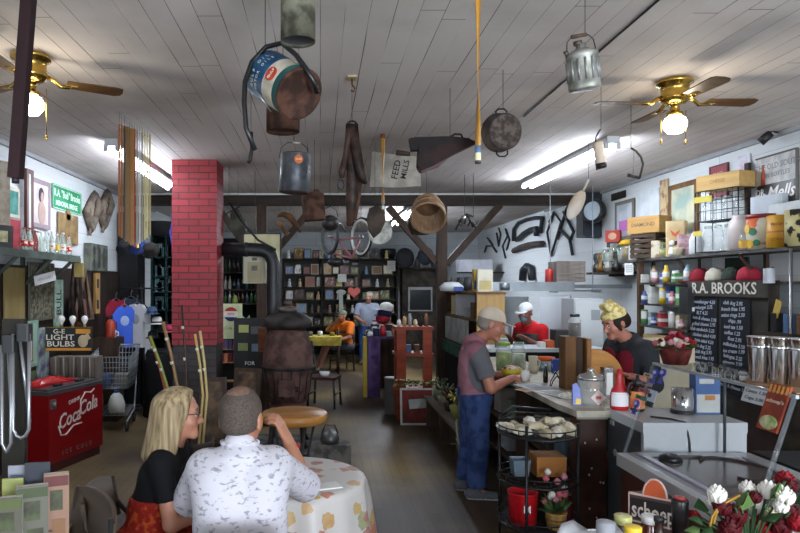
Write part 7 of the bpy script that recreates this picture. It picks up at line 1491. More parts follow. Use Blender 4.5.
for i in range(22): a = r5.random()*6.28; leaf(b, (0, 0, .09), (math.cos(a), math.sin(a), r5.uniform(.2, 1.8)), .12, .035, i % 2)
part('leaves', b, t)
t = thing('jam_jar', 'jar of dark red preserves on the lowest tier of the wire stand', 'jar', (WX+.16, WY-.01, .364)); b = MB(mat('#4a1526', .15)); b.lathe([(0, 0), (.045, 0), (.05, .02), (.05, .13), (.036, .15), (.036, .165)], n=20); part('jar_glass', b, t); b = MB(STEEL); b.lathe([(.039, .16), (.039, .18), (0, .182)], n=18); part('lid', b, t)
t = thing('brown_box', 'brown cardboard box on the middle tier of the wire stand', 'box', (WX+.08, WY+.06, .632)); b = MB(mat('#8a5a2c', .7)); b.box((0, 0, .06), (.18, .16, .12)); part('carton', b, t)
t = thing('blue_bin', 'small blue grey bin on the middle tier of the wire stand', 'bin', (WX-.1, WY+.03, .632)); b = MB(mat('#4e5f6b', .5)); b.lathe([(0, 0), (.06, 0), (.075, .1), (.07, .1), (.056, .008), (0, .008)], n=4, smooth=False, T=rotm(0, 0, R(45))); part('bin_body', b, t)
# ---- near table with jars, bottles and roses
t = thing('near_table', 'display table of bottles and roses at the lower right corner', 'table', (1.32, 1.93, 0)); b = MB(MIDWOOD); b.box((0, 0, .785), (1.15, .72, .03)); part('table_top', b, t)
for x in (-.54, .54):
    for y in (-.33, .33): b = MB(MIDWOOD); b.box((x, y, .385), (.05, .05, .77)); part('leg', b, t)
TZ = .801
p = at(584, 533, 2.15); t = thing('plastic_bag', 'rumpled white plastic bag at the bottom edge near the wire stand', 'bag', (p.x, 2.1, TZ)); b = MB(mat('#c3c6cc', .35)); n = 14; vs, fs = [], []
for i in range(n): a = 2*PI*i/n; vs += [(.1*math.cos(a), .07*math.sin(a), 0), (.12*math.cos(a)*(1+.1*math.sin(3*a)), .09*math.sin(a), .1), (.11*math.cos(a), .085*math.sin(a), .19+.02*math.sin(4*a)), (.095*math.cos(a), .07*math.sin(a), .17)]
vs.append((0, 0, 0)); vs.append((0, 0, .12))
for i in range(n):
    j = (i+1) % n
    for k in range(3): fs.append((i*4+k, j*4+k, j*4+k+1, i*4+k+1))
    fs.append((4*n, j*4, i*4)); fs.append((4*n+1, i*4+3, j*4+3))
b.add(vs, fs, 0, True); part('bag_film', b, t)
def tb(px, ptop, r, Y=2.15): p = at(px, ptop, Y); return Vector((p.x, Y, TZ)), p.z-TZ
p, h = tb(623, 515, .03); jar('honey_jar', 'brown jar with yellow and green lid at the bottom edge beside the plastic bag', 'jar', p, .036, h, mat('#3c2414', .2), None, mat('#a9a86a', .4))
p, h = tb(633, 526, .03, 2.05); jar('mustard_jar', 'jar with plain yellow lid in front of the dairy sign', 'jar', p, .034, h, GLASS, mat('#b39a3a', .5), YELLOW)
p, h = tb(650, 515, .03, 2.2); jar('sauce_jar', 'red-brown sauce jar with white lid in front of the dairy sign', 'jar', p, .036, h, mat('#4f1c12', .2), None, WHITE)
p, h = tb(659, 516, .02, 2.1); bottle(p, h, mat('#2a1812', .2), None, BLACK, 'slim dark bottle with black neck beside the white-lidded jar', None, 'sauce_bottle')
p, h = tb(680, 499, .02, 2.1)
t = thing('syrup_bottle', 'tall dark bottle with black sleeve and red cap top beside the roses', 'bottle', p); b = MB(mat('#3a1c14', .2)); b.lathe([(0, 0), (.035, 0), (.04, .02), (.04, h*.45), (.022, h*.62)], n=22, caps=False); part('bottle_glass', b, t); b = MB(mat('#131316', .3)); b.lathe([(.024, h*.6), (.026, h*.98), (.024, h), (0, h)], n=20); part('neck_sleeve', b, t); b = MB(RED); b.cyl((0, 0, h), (0, 0, h+.006), .018); part('cap', b, t)
p, h = tb(606, 522, .02, 2.1); t = thing('grey_tube', 'grey plastic tube lying between the bag and the jars', 'tube', (p.x, 2.1, TZ)); b = MB(mat('#8f9298', .5)); b.lathe([(0, 0), (.03, 0), (.03, h), (0, h)], n=18); part('tube_body', b, t)
# vase of artificial roses
p0 = Vector((at(748, 533, 2.05).x, 2.05, TZ)); t = thing('rose_vase', 'large bunch of red and white artificial roses at the lower right corner', 'flowers', p0)
b = MB(mat('#7d2a2a', .4)); b.lathe([(0, 0), (.06, 0), (.09, .06), (.07, .12), (.08, .14), (.07, .14), (0, .1)], n=24); part('vase', b, t)
RS = [(717, 495, .042, 'white'), (712, 503, .03, 'white'), (748, 490, .04, 'white'), (768, 491, .044, 'white'), (784, 497, .046, 'white'), (756, 509, .05, 'white'), (745, 501, .028, 'cream'), (771, 516, .032, 'cream'), (781, 507, .034, 'white'), (785, 481, .045, 'red'), (790, 486, .035, 'deep red'), (736, 516, .05, 'deep red'), (722, 508, .04, 'deep red'), (742, 527, .055, 'red'), (762, 528, .055, 'red'), (780, 527, .05, 'deep red'), (730, 530, .05, 'deep red'), (694, 517, .03, 'red'), (790, 512, .04, 'deep red'), (755, 498, .03, 'deep red'), (797, 524, .04, 'red')]
for i, (px, py, r, c) in enumerate(RS): Y = 2.05+.04*((i*7) % 4-1.5); q = at(px, py, Y)-p0; rose(t, q, r*.82, c, 'rose', c+' rose')
b = MB(LEAFM, LEAFL)
for i, (px, py, a) in enumerate(((703, 520, 2.9), (700, 528, 3.1), (706, 512, 2.2), (735, 507, 1.2), (760, 520, .5), (742, 510, 1.6), (790, 502, .6), (775, 505, 1), (712, 526, 3.6), (770, 500, 1.4))): q = at(px, py, 2.0)-p0; leaf(b, q, (math.cos(a), -.4, math.sin(a)), .07, .045, i % 2); b.tube([Vector((0, 0, .12)), q.lerp(Vector((0, 0, .12)), .4)+Vector((0, 0, .02)), q], .003, 0, 5)
for (px, py, r, c) in RS: q = at(px, py, 2.05)-p0; b.tube([Vector((0, 0, .1)), q.lerp(Vector((0, 0, .12)), .5), q], .004, 0, 5)
part('leaves_and_stems', b, t)
b = MB(mat('#8a6a28', .35, .6)); q = [at(x, y, 1.98)-p0 for x, y in ((712, 524), (714, 515), (719, 508), (727, 502), (737, 497))]
for i in range(44): f = (i//2)/21*(len(q)-1.001); k = int(f); c = q[k].lerp(q[k+1], f-k)+Vector(((i % 2-.5)*.012, 0, (i % 2-.5)*.008)); b.ell(c, (.005, .005, .006), 0, 6, None, 4)
b.tube(q, .003, 0, 6); part('gold_garland', b, t)
# ---- cafe table with printed cloth
CXT, CYT, RT = -.155, 3.6, .41
t = thing('cafe_table', 'small round cafe table hidden under the printed tablecloth', 'table', (CXT, CYT, 0)); b = MB(DKWOOD); b.lathe([(0, .715), (RT-.015, .715), (RT-.015, .738), (0, .738)], n=40); part('table_top', b, t); b = MB(BLACK); b.cyl((0, 0, .03), (0, 0, .715), .035); b.lathe([(0, 0), (.24, 0), (.22, .03), (0, .05)], n=24); part('pedestal', b, t)
def clothmat():
    m, tt, bs = newmat('printed_tablecloth'); N = tt.nodes; L_ = tt.links
    tc = N.new('ShaderNodeTexCoord'); out = None
    base = N.new('ShaderNodeRGB'); base.outputs[0].default_value = lin('#c6c3c0')+(1,); cur = base.outputs[0]
    for sc_, thr, cols in ((6.2, .33, ('#9a5a3c', '#b0904a', '#7c3540', '#7a8a5c')), (7.6, .31, ('#a84a3a', '#b58a4a', '#5f6f4a', '#8c3c4c'))):
        vo = N.new('ShaderNodeTexVoronoi'); vo.inputs['Scale'].default_value = sc_; mp = N.new('ShaderNodeMapping'); mp.inputs['Location'].default_value = (sc_, 2*sc_, .3)
        no = N.new('ShaderNodeTexNoise'); no.inputs['Scale'].default_value = 26; no.inputs['Detail'].default_value = 3
        L_.new(tc.outputs['Object'], mp.inputs[0]); L_.new(mp.outputs[0], vo.inputs['Vector']); L_.new(tc.outputs['Object'], no.inputs['Vector'])
        ad = N.new('ShaderNodeMath'); ad.operation = 'MULTIPLY_ADD'; ad.inputs[1].default_value = .34; L_.new(no.outputs['Fac'], ad.inputs[0]); L_.new(vo.outputs['Distance'], ad.inputs[2])
        lt = N.new('ShaderNodeMath'); lt.operation = 'LESS_THAN'; lt.inputs[1].default_value = thr+.17; L_.new(ad.outputs[0], lt.inputs[0])
        cr = N.new('ShaderNodeValToRGB'); cr.color_ramp.interpolation = 'CONSTANT'
        sp_ = N.new('ShaderNodeSeparateColor'); L_.new(vo.outputs['Color'], sp_.inputs[0]); L_.new(sp_.outputs[0], cr.inputs[0])
        for i, c in enumerate(cols):
            e = cr.color_ramp.elements[i] if i < 2 else cr.color_ramp.elements.new(.25*i); e.position = .25*i; e.color = lin(c)+(1,)
        mu = N.new('ShaderNodeMath'); mu.operation = 'MULTIPLY'; mu.inputs[1].default_value = .55; L_.new(no.outputs['Fac'], mu.inputs[0]); wv = N.new('ShaderNodeMixRGB'); L_.new(mu.outputs[0], wv.inputs[0]); L_.new(cr.outputs[0], wv.inputs[1]); wv.inputs[2].default_value = lin('#d8c8b0')+(1,)
        mx = N.new('ShaderNodeMixRGB'); L_.new(lt.outputs[0], mx.inputs[0]); L_.new(cur, mx.inputs[1]); L_.new(wv.outputs[0], mx.inputs[2]); cur = mx.outputs[0]
    L_.new(cur, bs.inputs['Base Color']); bs.inputs['Roughness'].default_value = .45
    return m
b = MB(clothmat()); n = 96; vs, fs = [], []; prof = [(0, .0), (.2, 0), (.36, 0), (RT-.02, -.002), (RT, -.012), (RT+.008, -.04), (RT+.02, -.14), (RT+.035, -.28), (RT+.045, -.42)]
for i in range(n):
    a = 2*PI*i/n; w1 = math.sin(9*a)*.5+math.sin(14*a+1)*.5
    for j, (r, z) in enumerate(prof): rr = r+max(0, j-4)*.011*w1; vs.append((rr*math.cos(a), rr*math.sin(a), z))
k = len(prof)
for i in range(n):
    for j in range(k-1): fs.append((i*k+j, ((i+1) % n)*k+j, ((i+1) % n)*k+j+1, i*k+j+1))
fs = [f[::-1] for f in fs]; b.add(vs, fs, 0, True)
o = solo('tablecloth', b, 'white tablecloth with autumn fruit and leaf print on the round cafe table', 'tablecloth', (CXT, CYT, .742))
md = o.modifiers.new('thickness', 'SOLIDIFY'); md.thickness = .003; md.offset = -1
TT = .7445
for i, (x, y, n_, lab) in enumerate(((-.27, .24, 'drinking_glass', 'drinking glass with red drink on the cafe table, beside the man\'s head'), (.0, .2, 'drinking_glass', 'drinking glass with red rim on the cafe table behind the raised forearm'))):
    t = thing(n_, lab, 'glass', (CXT+x, CYT+y, TT)); b = MB(GLASS); b.lathe([(0, 0), (.03, 0), (.036, .12), (.034, .12), (.028, .006), (0, .006)], n=20); part('glass_body', b, t); b = MB(mat('#a31d2a', .3)); b.lathe([(0, .007), (.027, .007), (.031, .06), (0, .06)], n=18) if i == 0 else b.lathe([(.0365, .1), (.037, .124), (.034, .124)], n=20, caps=False); part('red_drink' if i == 0 else 'red_rim', b, t)
t = thing('napkin', 'folded pale napkin on the cafe table near the elbow', 'napkin', (.04, 3.38, TT), R(20)); b = MB(WHITE); b.box((0, 0, .004), (.13, .1, .008)); part('napkin_fold', b, t)
t = thing('lidded_bowl', 'red plastic bottle cap and white bowl on the cafe table by the man', 'bowl', (CXT-.22, CYT+.1, TT)); b = MB(mat('#c3c3c4', .4)); b.lathe([(0, 0), (.05, 0), (.075, .05), (.07, .05), (.045, .008), (0, .008)], n=22); part('bowl_body', b, t); b = MB(RED); b.lathe([(0, .04), (.03, .04), (.03, .07), (0, .075)], n=16); part('red_lid', b, t)
# ---- folding chairs
def folding_chair(loc, rz, lab, c='#5f4c38', top=.88):
    t = thing('folding_chair', lab, 'chair', loc, rz); m_ = mat('#3e352c', .4, .5); v_ = mat(c, .5)
    b = MB(v_); b.rbox((0, 0, .45), (.4, .4, .03), .05); part('seat', b, t)
    b = MB(v_); n = 12; vs, fs = [], []
    for i in range(n+1):
        a = -1+2*i/n; x = .215*a; y = .24+.05*(1-a*a)
        for z, o_ in ((.62, 0), (top, .03)):
            zz = z-(.03*abs(a)**4 if z > .7 else 0)
            for e in (-.012, .012): vs.append((x, y+o_+e, zz))
    for i in range(n): o = i*4; fs += [(o, o+4, o+6, o+2), (o+1, o+3, o+7, o+5), (o+2, o+6, o+7, o+3), (o, o+1, o+5, o+4)]
    fs += [(0, 2, 3, 1), (4*n, 4*n+1, 4*n+3, 4*n+2)]; b.add(vs, fs, 0, True); part('backrest', b, t)
    for s in (-1, 1):
        b = MB(m_); b.tube([(s*.225, -.22, 0), (s*.215, .02, .42), (s*.21, .255, .7), (s*.2, .27, top-.02)], .012); part('leg', b, t)
        b = MB(m_); b.tube([(s*.2, .26, 0), (s*.195, -.12, .43)], .012); part('leg', b, t)
    b = MB(m_); b.cyl((-.2, .18, .1), (.2, .18, .1), .009); part('stretcher', b, t)
    return t
folding_chair((-.29, 2.72, 0), R(180), 'folding chair carrying the man in the white shirt, tan top rail at the bottom edge', '#8a7450', .87)
folding_chair((-.8, 3.12, 0), R(90), 'folding chair under the blonde woman in black and red', '#4b3d30', .84)
folding_chair((-1.2, 2.64, 0), R(-55.7), 'empty brown folding chair beside the magazine rack', '#4a3a2c', .88).scale = (1.35, 1, 1)
# ---- magazine rack at the lower left
t = thing('magazine_rack', 'dark wire magazine rack at the lower left corner', 'rack', (-.93, 2.0, 0)); b = MB(DARKMETAL)
for x in (-.23, .23):
    for y in (-.16, .16): b.cyl((x, y, 0), (x, y, 1.02), .009)
for z in (.05, .55, .86): b.tube([(-.23, -.16, z), (.23, -.16, z), (.23, .16, z), (-.23, .16, z)], .006, 0, 6, True)
for i in range(7): b.cyl((-.23, -.16+.053*i, .86), (.23, -.16+.053*i, .86), .004)
part('rack_frame', b, t)
MG = [(59, 472, 2.1, 11, 22, '#8a6a58', '#5a2420', 'magazine with salmon cover and dark photo, rightmost in the rack'), (35, 484, 2.05, 14, 24, '#5f5e52', '#3a4626', 'magazine with pale cover and green band in the middle of the rack'), (9, 496, 2.0, 14, 20, '#565448', '#4f5a30', 'magazine with grey-green cover, leftmost in the rack')]
for i, (px, py, Y, hw, rz, c1, c2, n) in enumerate(MG):
    p = at(px, py, Y); h = p.z-.87; w_ = 2*hw*Y/F*1.05; t = thing('magazine', n, 'magazine', (p.x, Y-.02, .87), R(rz), 'magazines in the rack')
    b = MB(mat('#c9c6ba', .6)); b.box((0, .012, h/2), (w_, .02, h)); part('pages', b, t)
    b = MB(two(c1, c1, 4, .4) if False else mat(c1, .4, 0, .1), mat(c2, .4), two('#2c2620', '#4c5636', 12, .4), mat('#7f5a3c', .4)); b.box((0, 0, h/2), (w_, .004, h)); b.box((0, -.003, h*.93), (w_*.96, .003, h*.1), 1); b.box((.0, -.003, h*.74), (w_*.5, .003, h*.2), 2); b.box((w_*.1, -.003, h*.4), (w_*.5, .003, h*.3), 3 if i == 0 else 2); part('cover', b, t)
    b = MB(mat('#3a2f2a', .5)); [b.box((-w_*.3, -.003, h*(.2+.06*q)), (w_*.25, .002, h*.02)) for q in range(5)]; part('cover_print', b, t)
for i, (px, py, w_, n, c) in enumerate(((14, 473, 16, 'white card with small print standing behind the magazines', '#8a8c96'), (35, 470, 24, 'dark grey folder standing behind the white card', '#3a3d44'), (10, 486, 20, 'yellow-green leaflet lying across the magazine rack', '#8a8f58'))):
    Y = 2.12-.03*i; p = at(px, py-6, Y); h = p.z-.87; t = thing('leaflet', n, 'leaflet', (p.x, Y+.02, .87), R(12), 'leaflets in the rack'); b = MB(mat(c, .6)); b.box((0, 0, h/2), (w_*Y/F, .008, h)); part('leaflet_sheet', b, t)
    if i == 0: b = MB(mat('#5f6f9a', .6)); [b.box((0, -.006, h*(.9-.04*q)), (w_*Y/F*.7, .003, .006)) for q in range(3)]; part('print', b, t)
# ---- stand of long metal loops at the far left
t = thing('loop_stand', 'stand of long metal toasting loops at the far left edge', 'stand', (at(8, 0, 2.25).x, 2.27, 0)); b = MB(mat('#26241f', .6)); b.box((0, .03, .84), (.08, .025, 1.68)); b.box((0, .0, .01), (.2, .16, .02)); part('stand_board', b, t)
for i, (px0, px1, y0, y1, n) in enumerate(((13, 29, 334, 438, 'longest metal loop on the stand, nearest the red cooler'), (2, 11, 345, 452, 'second metal loop on the stand at the far left edge'))):
    Y = 2.24; a, c_ = at(px0, y0, Y), at(px1, y1, Y); t = thing('metal_loop', n, 'utensil', (0, 0, 0)); b = MB(mat('#8d8f92', .3, .7)); q = [(a.x, Y, a.z)]+[(a.x, Y, c_.z+.03), (a.x+.012, Y, c_.z+.008), ((a.x+c_.x)/2, Y, c_.z), (c_.x-.012, Y, c_.z+.008), (c_.x, Y, c_.z+.03)]+[(c_.x, Y, a.z)]
    b.tube(q, .0065); b.tube([(a.x+.012, Y+.02, a.z), (c_.x-.006, Y+.02, c_.z+.05)], .006); part('wire_loop', b, t); b = MB(BLACK); b.rbox(((a.x+c_.x)/2+.01, Y+.005, a.z+.005), (.045, .04, .06), .008); part('grip', b, t)
# ================================================================== people
import openvdb
def V3(*a): return Vector(a)
def sdf(prims, vox, cuts=()):
    """prims: (p0, r0, p1, r1, blend, cutlist) round cones, or (centre, (rx, ry, rz), frame, blend, cutlist) ellipsoids; negative blend carves"""
    lo = np.full(3, 1e9); hi = -lo
    for q in prims:
        pts = [q[0]] if not isinstance(q[2], Vector) else [q[0], q[2]]
        r = max(q[1]) if isinstance(q[1], tuple) else max(q[1], q[3])
        for p in pts: lo = np.minimum(lo, np.array(p)-r); hi = np.maximum(hi, np.array(p)+r)
    lo -= 4*vox+.01; hi += 4*vox+.01
    n = np.ceil((hi-lo)/vox).astype(int)+1; A = np.full(n, .2, np.float32)
    for q in prims:
        cap = isinstance(q[2], Vector); k = q[4] if cap else q[3]; cl = q[5] if cap else q[4]
        r = max(q[1], q[3]) if cap else max(q[1]); pts = [q[0], q[2]] if cap else [q[0]]
        a = np.min([np.array(p)-r for p in pts], 0)-abs(k)-3*vox; b = np.max([np.array(p)+r for p in pts], 0)+abs(k)+3*vox
        i0 = np.clip(((a-lo)/vox).astype(int), 0, n); i1 = np.clip(((b-lo)/vox).astype(int)+2, 0, n)
        sl = tuple(slice(x, y) for x, y in zip(i0, i1))
        g = np.meshgrid(*[lo[d]+vox*np.arange(i0[d], i1[d]) for d in range(3)], indexing='ij'); P = np.stack(g, -1).astype(np.float32)
        if cap:
            p0, p1 = np.array(q[0], np.float32), np.array(q[2], np.float32); ab = p1-p0; t = np.clip(((P-p0)@ab)/max(ab@ab, 1e-9), 0, 1)
            d = np.linalg.norm(P-p0-t[..., None]*ab, axis=-1)-(q[1]+(q[3]-q[1])*t)
        else:
            M = np.array(q[2].to_3x3() if q[2] is not None else Matrix.Identity(3), np.float32); L = (P-np.array(q[0], np.float32))@M; rr = np.array(q[1], np.float32)
            k0 = np.linalg.norm(L/rr, axis=-1); k1 = np.linalg.norm(L/(rr*rr), axis=-1); d = k0*(k0-1)/np.maximum(k1, 1e-6)
        for c, nn in cl: d = np.maximum(d, (P-np.array(c, np.float32))@np.array(nn, np.float32))
        B = A[sl]
        if k < 0: A[sl] = np.maximum(B, -d)
        else:
            kk = max(k, 1e-4); h = np.maximum(kk-np.abs(B-d), 0)/kk; A[sl] = np.minimum(B, d)-h*h*kk/4
    g = np.meshgrid(*[lo[d]+vox*np.arange(n[d]) for d in range(3)], indexing='ij')
    for c, nn in cuts: A = np.maximum(A, sum((g[d]-c[d])*nn[d] for d in range(3)).astype(np.float32))
    G = openvdb.FloatGrid(.2); G.copyFromArray(A); pts, quads = G.convertToQuads(0.0)
    return pts*vox+lo, quads
def sdf_obj(name, prims, vox, mats, parent=None, org=None, paint=(), cuts=(), props=None, smooth=2):
    v, q = sdf(prims, vox, cuts)
    q = np.array(q)[:, ::-1]
    v = np.array(v, float)
    c = v[q]; nrm = np.cross(c[:, 1]-c[:, 0], c[:, 2]-c[:, 0]); vol = np.sum(c[:, 0]*nrm)
    if vol < 0: q = q[:, ::-1]
    o_ = np.array(org); me = bpy.data.meshes.new(name); me.from_pydata((v-o_).tolist(), [], q.tolist())
    for m_ in mats: me.materials.append(m_)
    mi = np.zeros(len(q), int); cc = v[q].mean(1)
    for (ctr, r, k) in paint:
        rr = np.array(r if isinstance(r, tuple) else (r, r, r)); mi[np.sum(((cc-np.array(ctr))/rr)**2, 1) < 1] = k
    me.polygons.foreach_set('material_index', mi.astype(np.int32)); me.polygons.foreach_set('use_smooth', np.ones(len(q), bool)); me.update()
    o = link(name, me, parent, tuple(org) if parent is None else (0, 0, 0), 0, props)
    if smooth: md = o.modifiers.new('smooth', 'SMOOTH'); md.factor = .5; md.iterations = smooth
    return o
NC = ()
def cone(a, r0, b, r1, k=.02, cl=NC): return (Vector(a), r0, Vector(b), r1, k, cl)
def hand(wr, d, n, curl, s=1.0, side=1, thumb=.7):
    d = Vector(d).normalized(); n = (Vector(n)-d*Vector(n).dot(d)).normalized(); sd = d.cross(n)*side; wr = Vector(wr); P = []
    for i, L in zip((-1.5, -.5, .5, 1.5), (.064, .082, .086, .076)):
        b = wr+d*.088*s+sd*.0195*i*s; P.append(cone(wr+sd*.011*i*s+d*.01, .016*s, b, .012*s, .014)); a = .25*curl; p = b
        for f in (.45, .32, .25): e = d*math.cos(a)+n*math.sin(a); q = p+e*L*f*s; P.append(cone(p, .0095*s, q, .0085*s, .004)); p = q; a += curl
    b = wr+d*.022*s+sd*.022*s; e = (d*.65+sd*.8+n*.25).normalized(); q = b+e*.042*s; P.append(cone(b, .015*s, q, .011*s, .012)); e2 = (d*.8+sd*(.8-thumb)+n*.4).normalized(); P.append(cone(q, .011*s, q+e2*.036*s, .0085*s, .005))
    return P
def head_frame(c, f, tilt=0):
    f = Vector(f).normalized(); r = f.cross(Vector((0, 0, 1))).normalized(); u = r.cross(f)
    M = Matrix((r, f, u)).transposed().to_4x4() @ rotm(0, R(tilt), 0); M.translation = Vector(c); return M
def head(M, s=1.0, fem=0):
    p = lambda x, y, z: M @ Vector((x*s, y*s, z*s)); e = lambda c, r, k=.02, cl=NC: (p(*c), tuple(q*s for q in r), M, k, cl)
    P = [e((0, -.012, .03), (.076, .096, .088)), e((0, .03, -.035), (.06, .066, .082), .03), cone(p(-.012, .078, -.098), .02*s, p(.012, .078, -.098), .02*s, .025),
         cone(p(0, .088, .008), .008*s, p(0, .113, -.034), .012*s, .012), e((-.011, .1, -.038), (.008, .01, .007), .008), e((.011, .1, -.038), (.008, .01, .007), .008),
         cone(p(-.034, .077, .028), .012*s, p(.034, .077, .028), .012*s, .02), e((-.038, .06, -.03), (.026, .026, .024), .02), e((.038, .06, -.03), (.026, .026, .024), .02),
         cone(p(-.02, .086, -.063), .006*s, p(.02, .086, -.063), .006*s, .006), cone(p(-.017, .087, -.073), .007*s, p(.017, .087, -.073), .007*s, .006)]
    for x in (-1, 1): P += [e((x*.031, .078, .006), (.015, .013, .011), -.001), e((x*.031, .072, .006), (.013, .0125, .012), .001), e((x*.077, -.008, -.008), (.01, .021, .033), .006), e((x*.075, -.014, -.03), (.009, .012, .014), .006)]
    paint = [(p(x*.031, .085, .006), .0125*s, 1) for x in (-1, 1)]+[(p(x*.031, .0855, .006), .006*s, 2) for x in (-1, 1)]+[(p(0, .093, -.068), (.022*s, .022*s, .012*s), 3)]+[(p(x*.033, .088, .03), (.017*s, .017*s, .006*s), 4) for x in (-1, 1)]
    return P, paint, p, e
def person(label, J, skin, vox, cloth, foot, extra=None, b=1.0, fem=0, hands=None, hs=1.0, tilt=0, belly=0.0, knit=None, lipc='#8a4a44'):
    g = {k: ([Vector(q) for q in v] if isinstance(v, (list, tuple)) and isinstance(v[0], (tuple, list, Vector)) else Vector(v)) for k, v in J.items()}
    org = Vector((g['pel'].x, g['pel'].y, 0)); u = (g['sh'][1]-g['sh'][0]).normalized(); M = head_frame(g['hd'], g['f'], tilt)
    P, paint, p, e = head(M, hs, fem); uh = (g['hip'][1]-g['hip'][0]).normalized(); up = (g['ch']-g['pel']).normalized(); fw = u.cross(up)
    def torso(i=0.0, lo=True):
        T = []
        for s in (-1, 1): T += [cone(g['pel']+uh*s*.075*b, .105*b+i, g['pel'].lerp(g['ch'], .45)+u*s*.06*b, .1*b+i, .05), cone(g['pel'].lerp(g['ch'], .45)+u*s*.06*b, .1*b+i, g['ch']-up*.1+u*s*.09*b, .1*b+i, .05)]
        T += [cone(g['sh'][0].lerp(g['ch'], .12), .06*b+i, g['sh'][1].lerp(g['ch'], .12), .06*b+i, .05), cone(g['ch']+up*.02, .075+i, g['nk'], .055+i*.6, .04)]
        if belly: T.append(cone(g['pel'].lerp(g['ch'], .3)+fw*belly*.8, .1*b+i, g['pel'].lerp(g['ch'], .55)+fw*belly*.5, .1*b+i, .06))
        if fem: T += [cone(g['ch']-up*.14+u*s*.07+fw*.07, .06+i, g['ch']-up*.16+u*s*.07+fw*.08, .055+i, .03) for s in (-1, 1)]
        return T
    P += torso(-.012)+[cone(g['nk'], .052, g['hd']-Vector((0, 0, .05)), .05, .025)]
    for s in (0, 1):
        P += [cone(g['sh'][s], .05*b, g['el'][s], .042*b, .03), cone(g['el'][s], .043*b, g['wr'][s], .029, .015), cone(g['hip'][s], .08*b, g['kn'][s], .055, .03), cone(g['kn'][s], .055, g['an'][s], .038, .02), cone(g['an'][s], .035, g['toe'][s], .028, .02)]
        hd_ = (hands or {}).get(s); d = g['wr'][s]-g['el'][s]
        P += hand(g['wr'][s], *(hd_ if hd_ else (d, fw+Vector((0, 0, -.3)), .35, 1.0, 1 if s else -1)))
    sk = mat(skin, .5, 0, .1, 14)
    body = sdf_obj('person', P, vox, [sk, mat('#c9c4bc', .3), mat('#2a2220', .2), mat(lipc, .5), mat(knit or '#4a3a30', .8)], None, org, paint, (), {'label': label, 'category': 'person'})
    up_n = Vector((0, 0, -1))
    def top(mt, hem, sl, name='shirt', infl=.012, sleeve_r=.058, open_neck=.075, smat=None, cut=None):
        T = torso(infl); ex = cut or []
        for s in (0, 1):
            d = (g['el'][s]-g['sh'][s]); end = g['sh'][s]+d*min(sl, 1.0); dn = d.normalized(); q = [] if sl > 1 else [(end, dn)]
            T.append(cone(g['sh'][s], sleeve_r*b+infl*.3, g['el'][s], (sleeve_r if sl <= 1 else .05)*b+infl*.3, .03, q))
            if sl > 1: d2 = (g['wr'][s]-g['el'][s]); e2 = g['el'][s]+d2*(sl-1); T.append(cone(g['el'][s], .05*b+infl*.3, g['wr'][s], .036+infl*.3, .02, [(e2, d2.normalized())]))
        T.append(cone(g['nk']+Vector((0, 0, .035))+fw*.02, open_neck, g['nk']+Vector((0, 0, .14))+fw*.05, open_neck+.02, -.001))
        return sdf_obj(name, T, vox, [mt]+([smat] if smat else []), body, org, [(g['sh'][s].lerp(g['el'][s], .5), (.13, .13, .2), 1) for s in (0, 1)] if smat else (), [(hem, up_n)]+ex)
    def pants(mt, waist, end=.06, infl=.014, name='trousers', flare=.062, top_cut=True, kcut=None):
        T = []
        for s in (-1, 1): T.append(cone(g['pel']+uh*s*.075*b, .105*b+infl, g['pel']+up*.12+uh*s*.06*b, .1*b+infl, .05))
        for s in (0, 1):
            q = [(g['an'][s]+(g['kn'][s]-g['an'][s]).normalized()*end, (g['an'][s]-g['kn'][s]).normalized())]
            T.append(cone(g['hip'][s], .09*b+infl, g['kn'][s], .064*b+infl, .03, [] if kcut is None else [(g['hip'][s].lerp(g['kn'][s], kcut), (g['kn'][s]-g['hip'][s]).normalized())]))
            if kcut is None: T.append(cone(g['kn'][s], .064*b+infl, g['an'][s], flare+infl*.4, .03, q))
        return sdf_obj(name, T, vox, [mt], body, org, (), [(waist, up)])
    def shoes(mt, sole=None):
        for s in (0, 1):
            d = (g['toe'][s]-g['an'][s]); d.z = 0; d.normalize(); a = Vector((g['an'][s].x, g['an'][s].y, .045))
            sdf_obj('shoe', [cone(a-d*.05, .048, a+d*.16+Vector((0, 0, -.01)), .04, .02), cone(a, .045, a+Vector((0, 0, .05)), .045, .02)], max(vox, .007), [mt]+([sole] if sole else []), body, org, [((a.x+d.x*.06, a.y+d.y*.06, .0), (.3, .3, .022), 1)] if sole else (), [(Vector((0, 0, .002)), up_n)])
    cloth(dict(g=g, M=M, p=p, e=e, top=top, pants=pants, shoes=shoes, body=body, org=org, vox=vox, fw=fw, hs=hs, up=up, torso=torso))
    return body
def hair(c, prims, mt, cuts=(), name='hair', vox=None): return sdf_obj(name, prims, vox or c['vox'], [mt], c['body'], c['org'], (), cuts)
def child(c, name, b, label=None):
    b.v = [v-c['org'] for v in b.v]; return part(name, b, c['body'], label)
def cap_hat(c, mt, pitch=0):
    M, e, p = c['M'], c['e'], c['p']; nrm = M.to_3x3() @ Vector((0, .12, -1)).normalized()
    hair(c, [e((0, -.01, .035), (.087, .107, .094), .01, [(p(0, 0, .03), nrm)]), cone(p(-.035, .085, .036), .01, p(.035, .085, .036), .01, .02)], mt, (), 'cap')
    b = MB(mt); pts = []
    for i in range(15): a = PI*i/14; pts.append((.078*math.cos(a), .07+.105*math.sin(a)))
    vs = []
    for z in (-.003, .004):
        for x, y in pts: vs.append(p(x*1.05, y, .058-3.0*x*x-(y-.07)*.16+z))
    n = 15; b.add(vs, [tuple(range(n))[::-1], tuple(range(n, 2*n))]+[(i, (i+1) % n, n+(i+1) % n, n+i) for i in range(n)], 0, True); child(c, 'cap_brim', b)
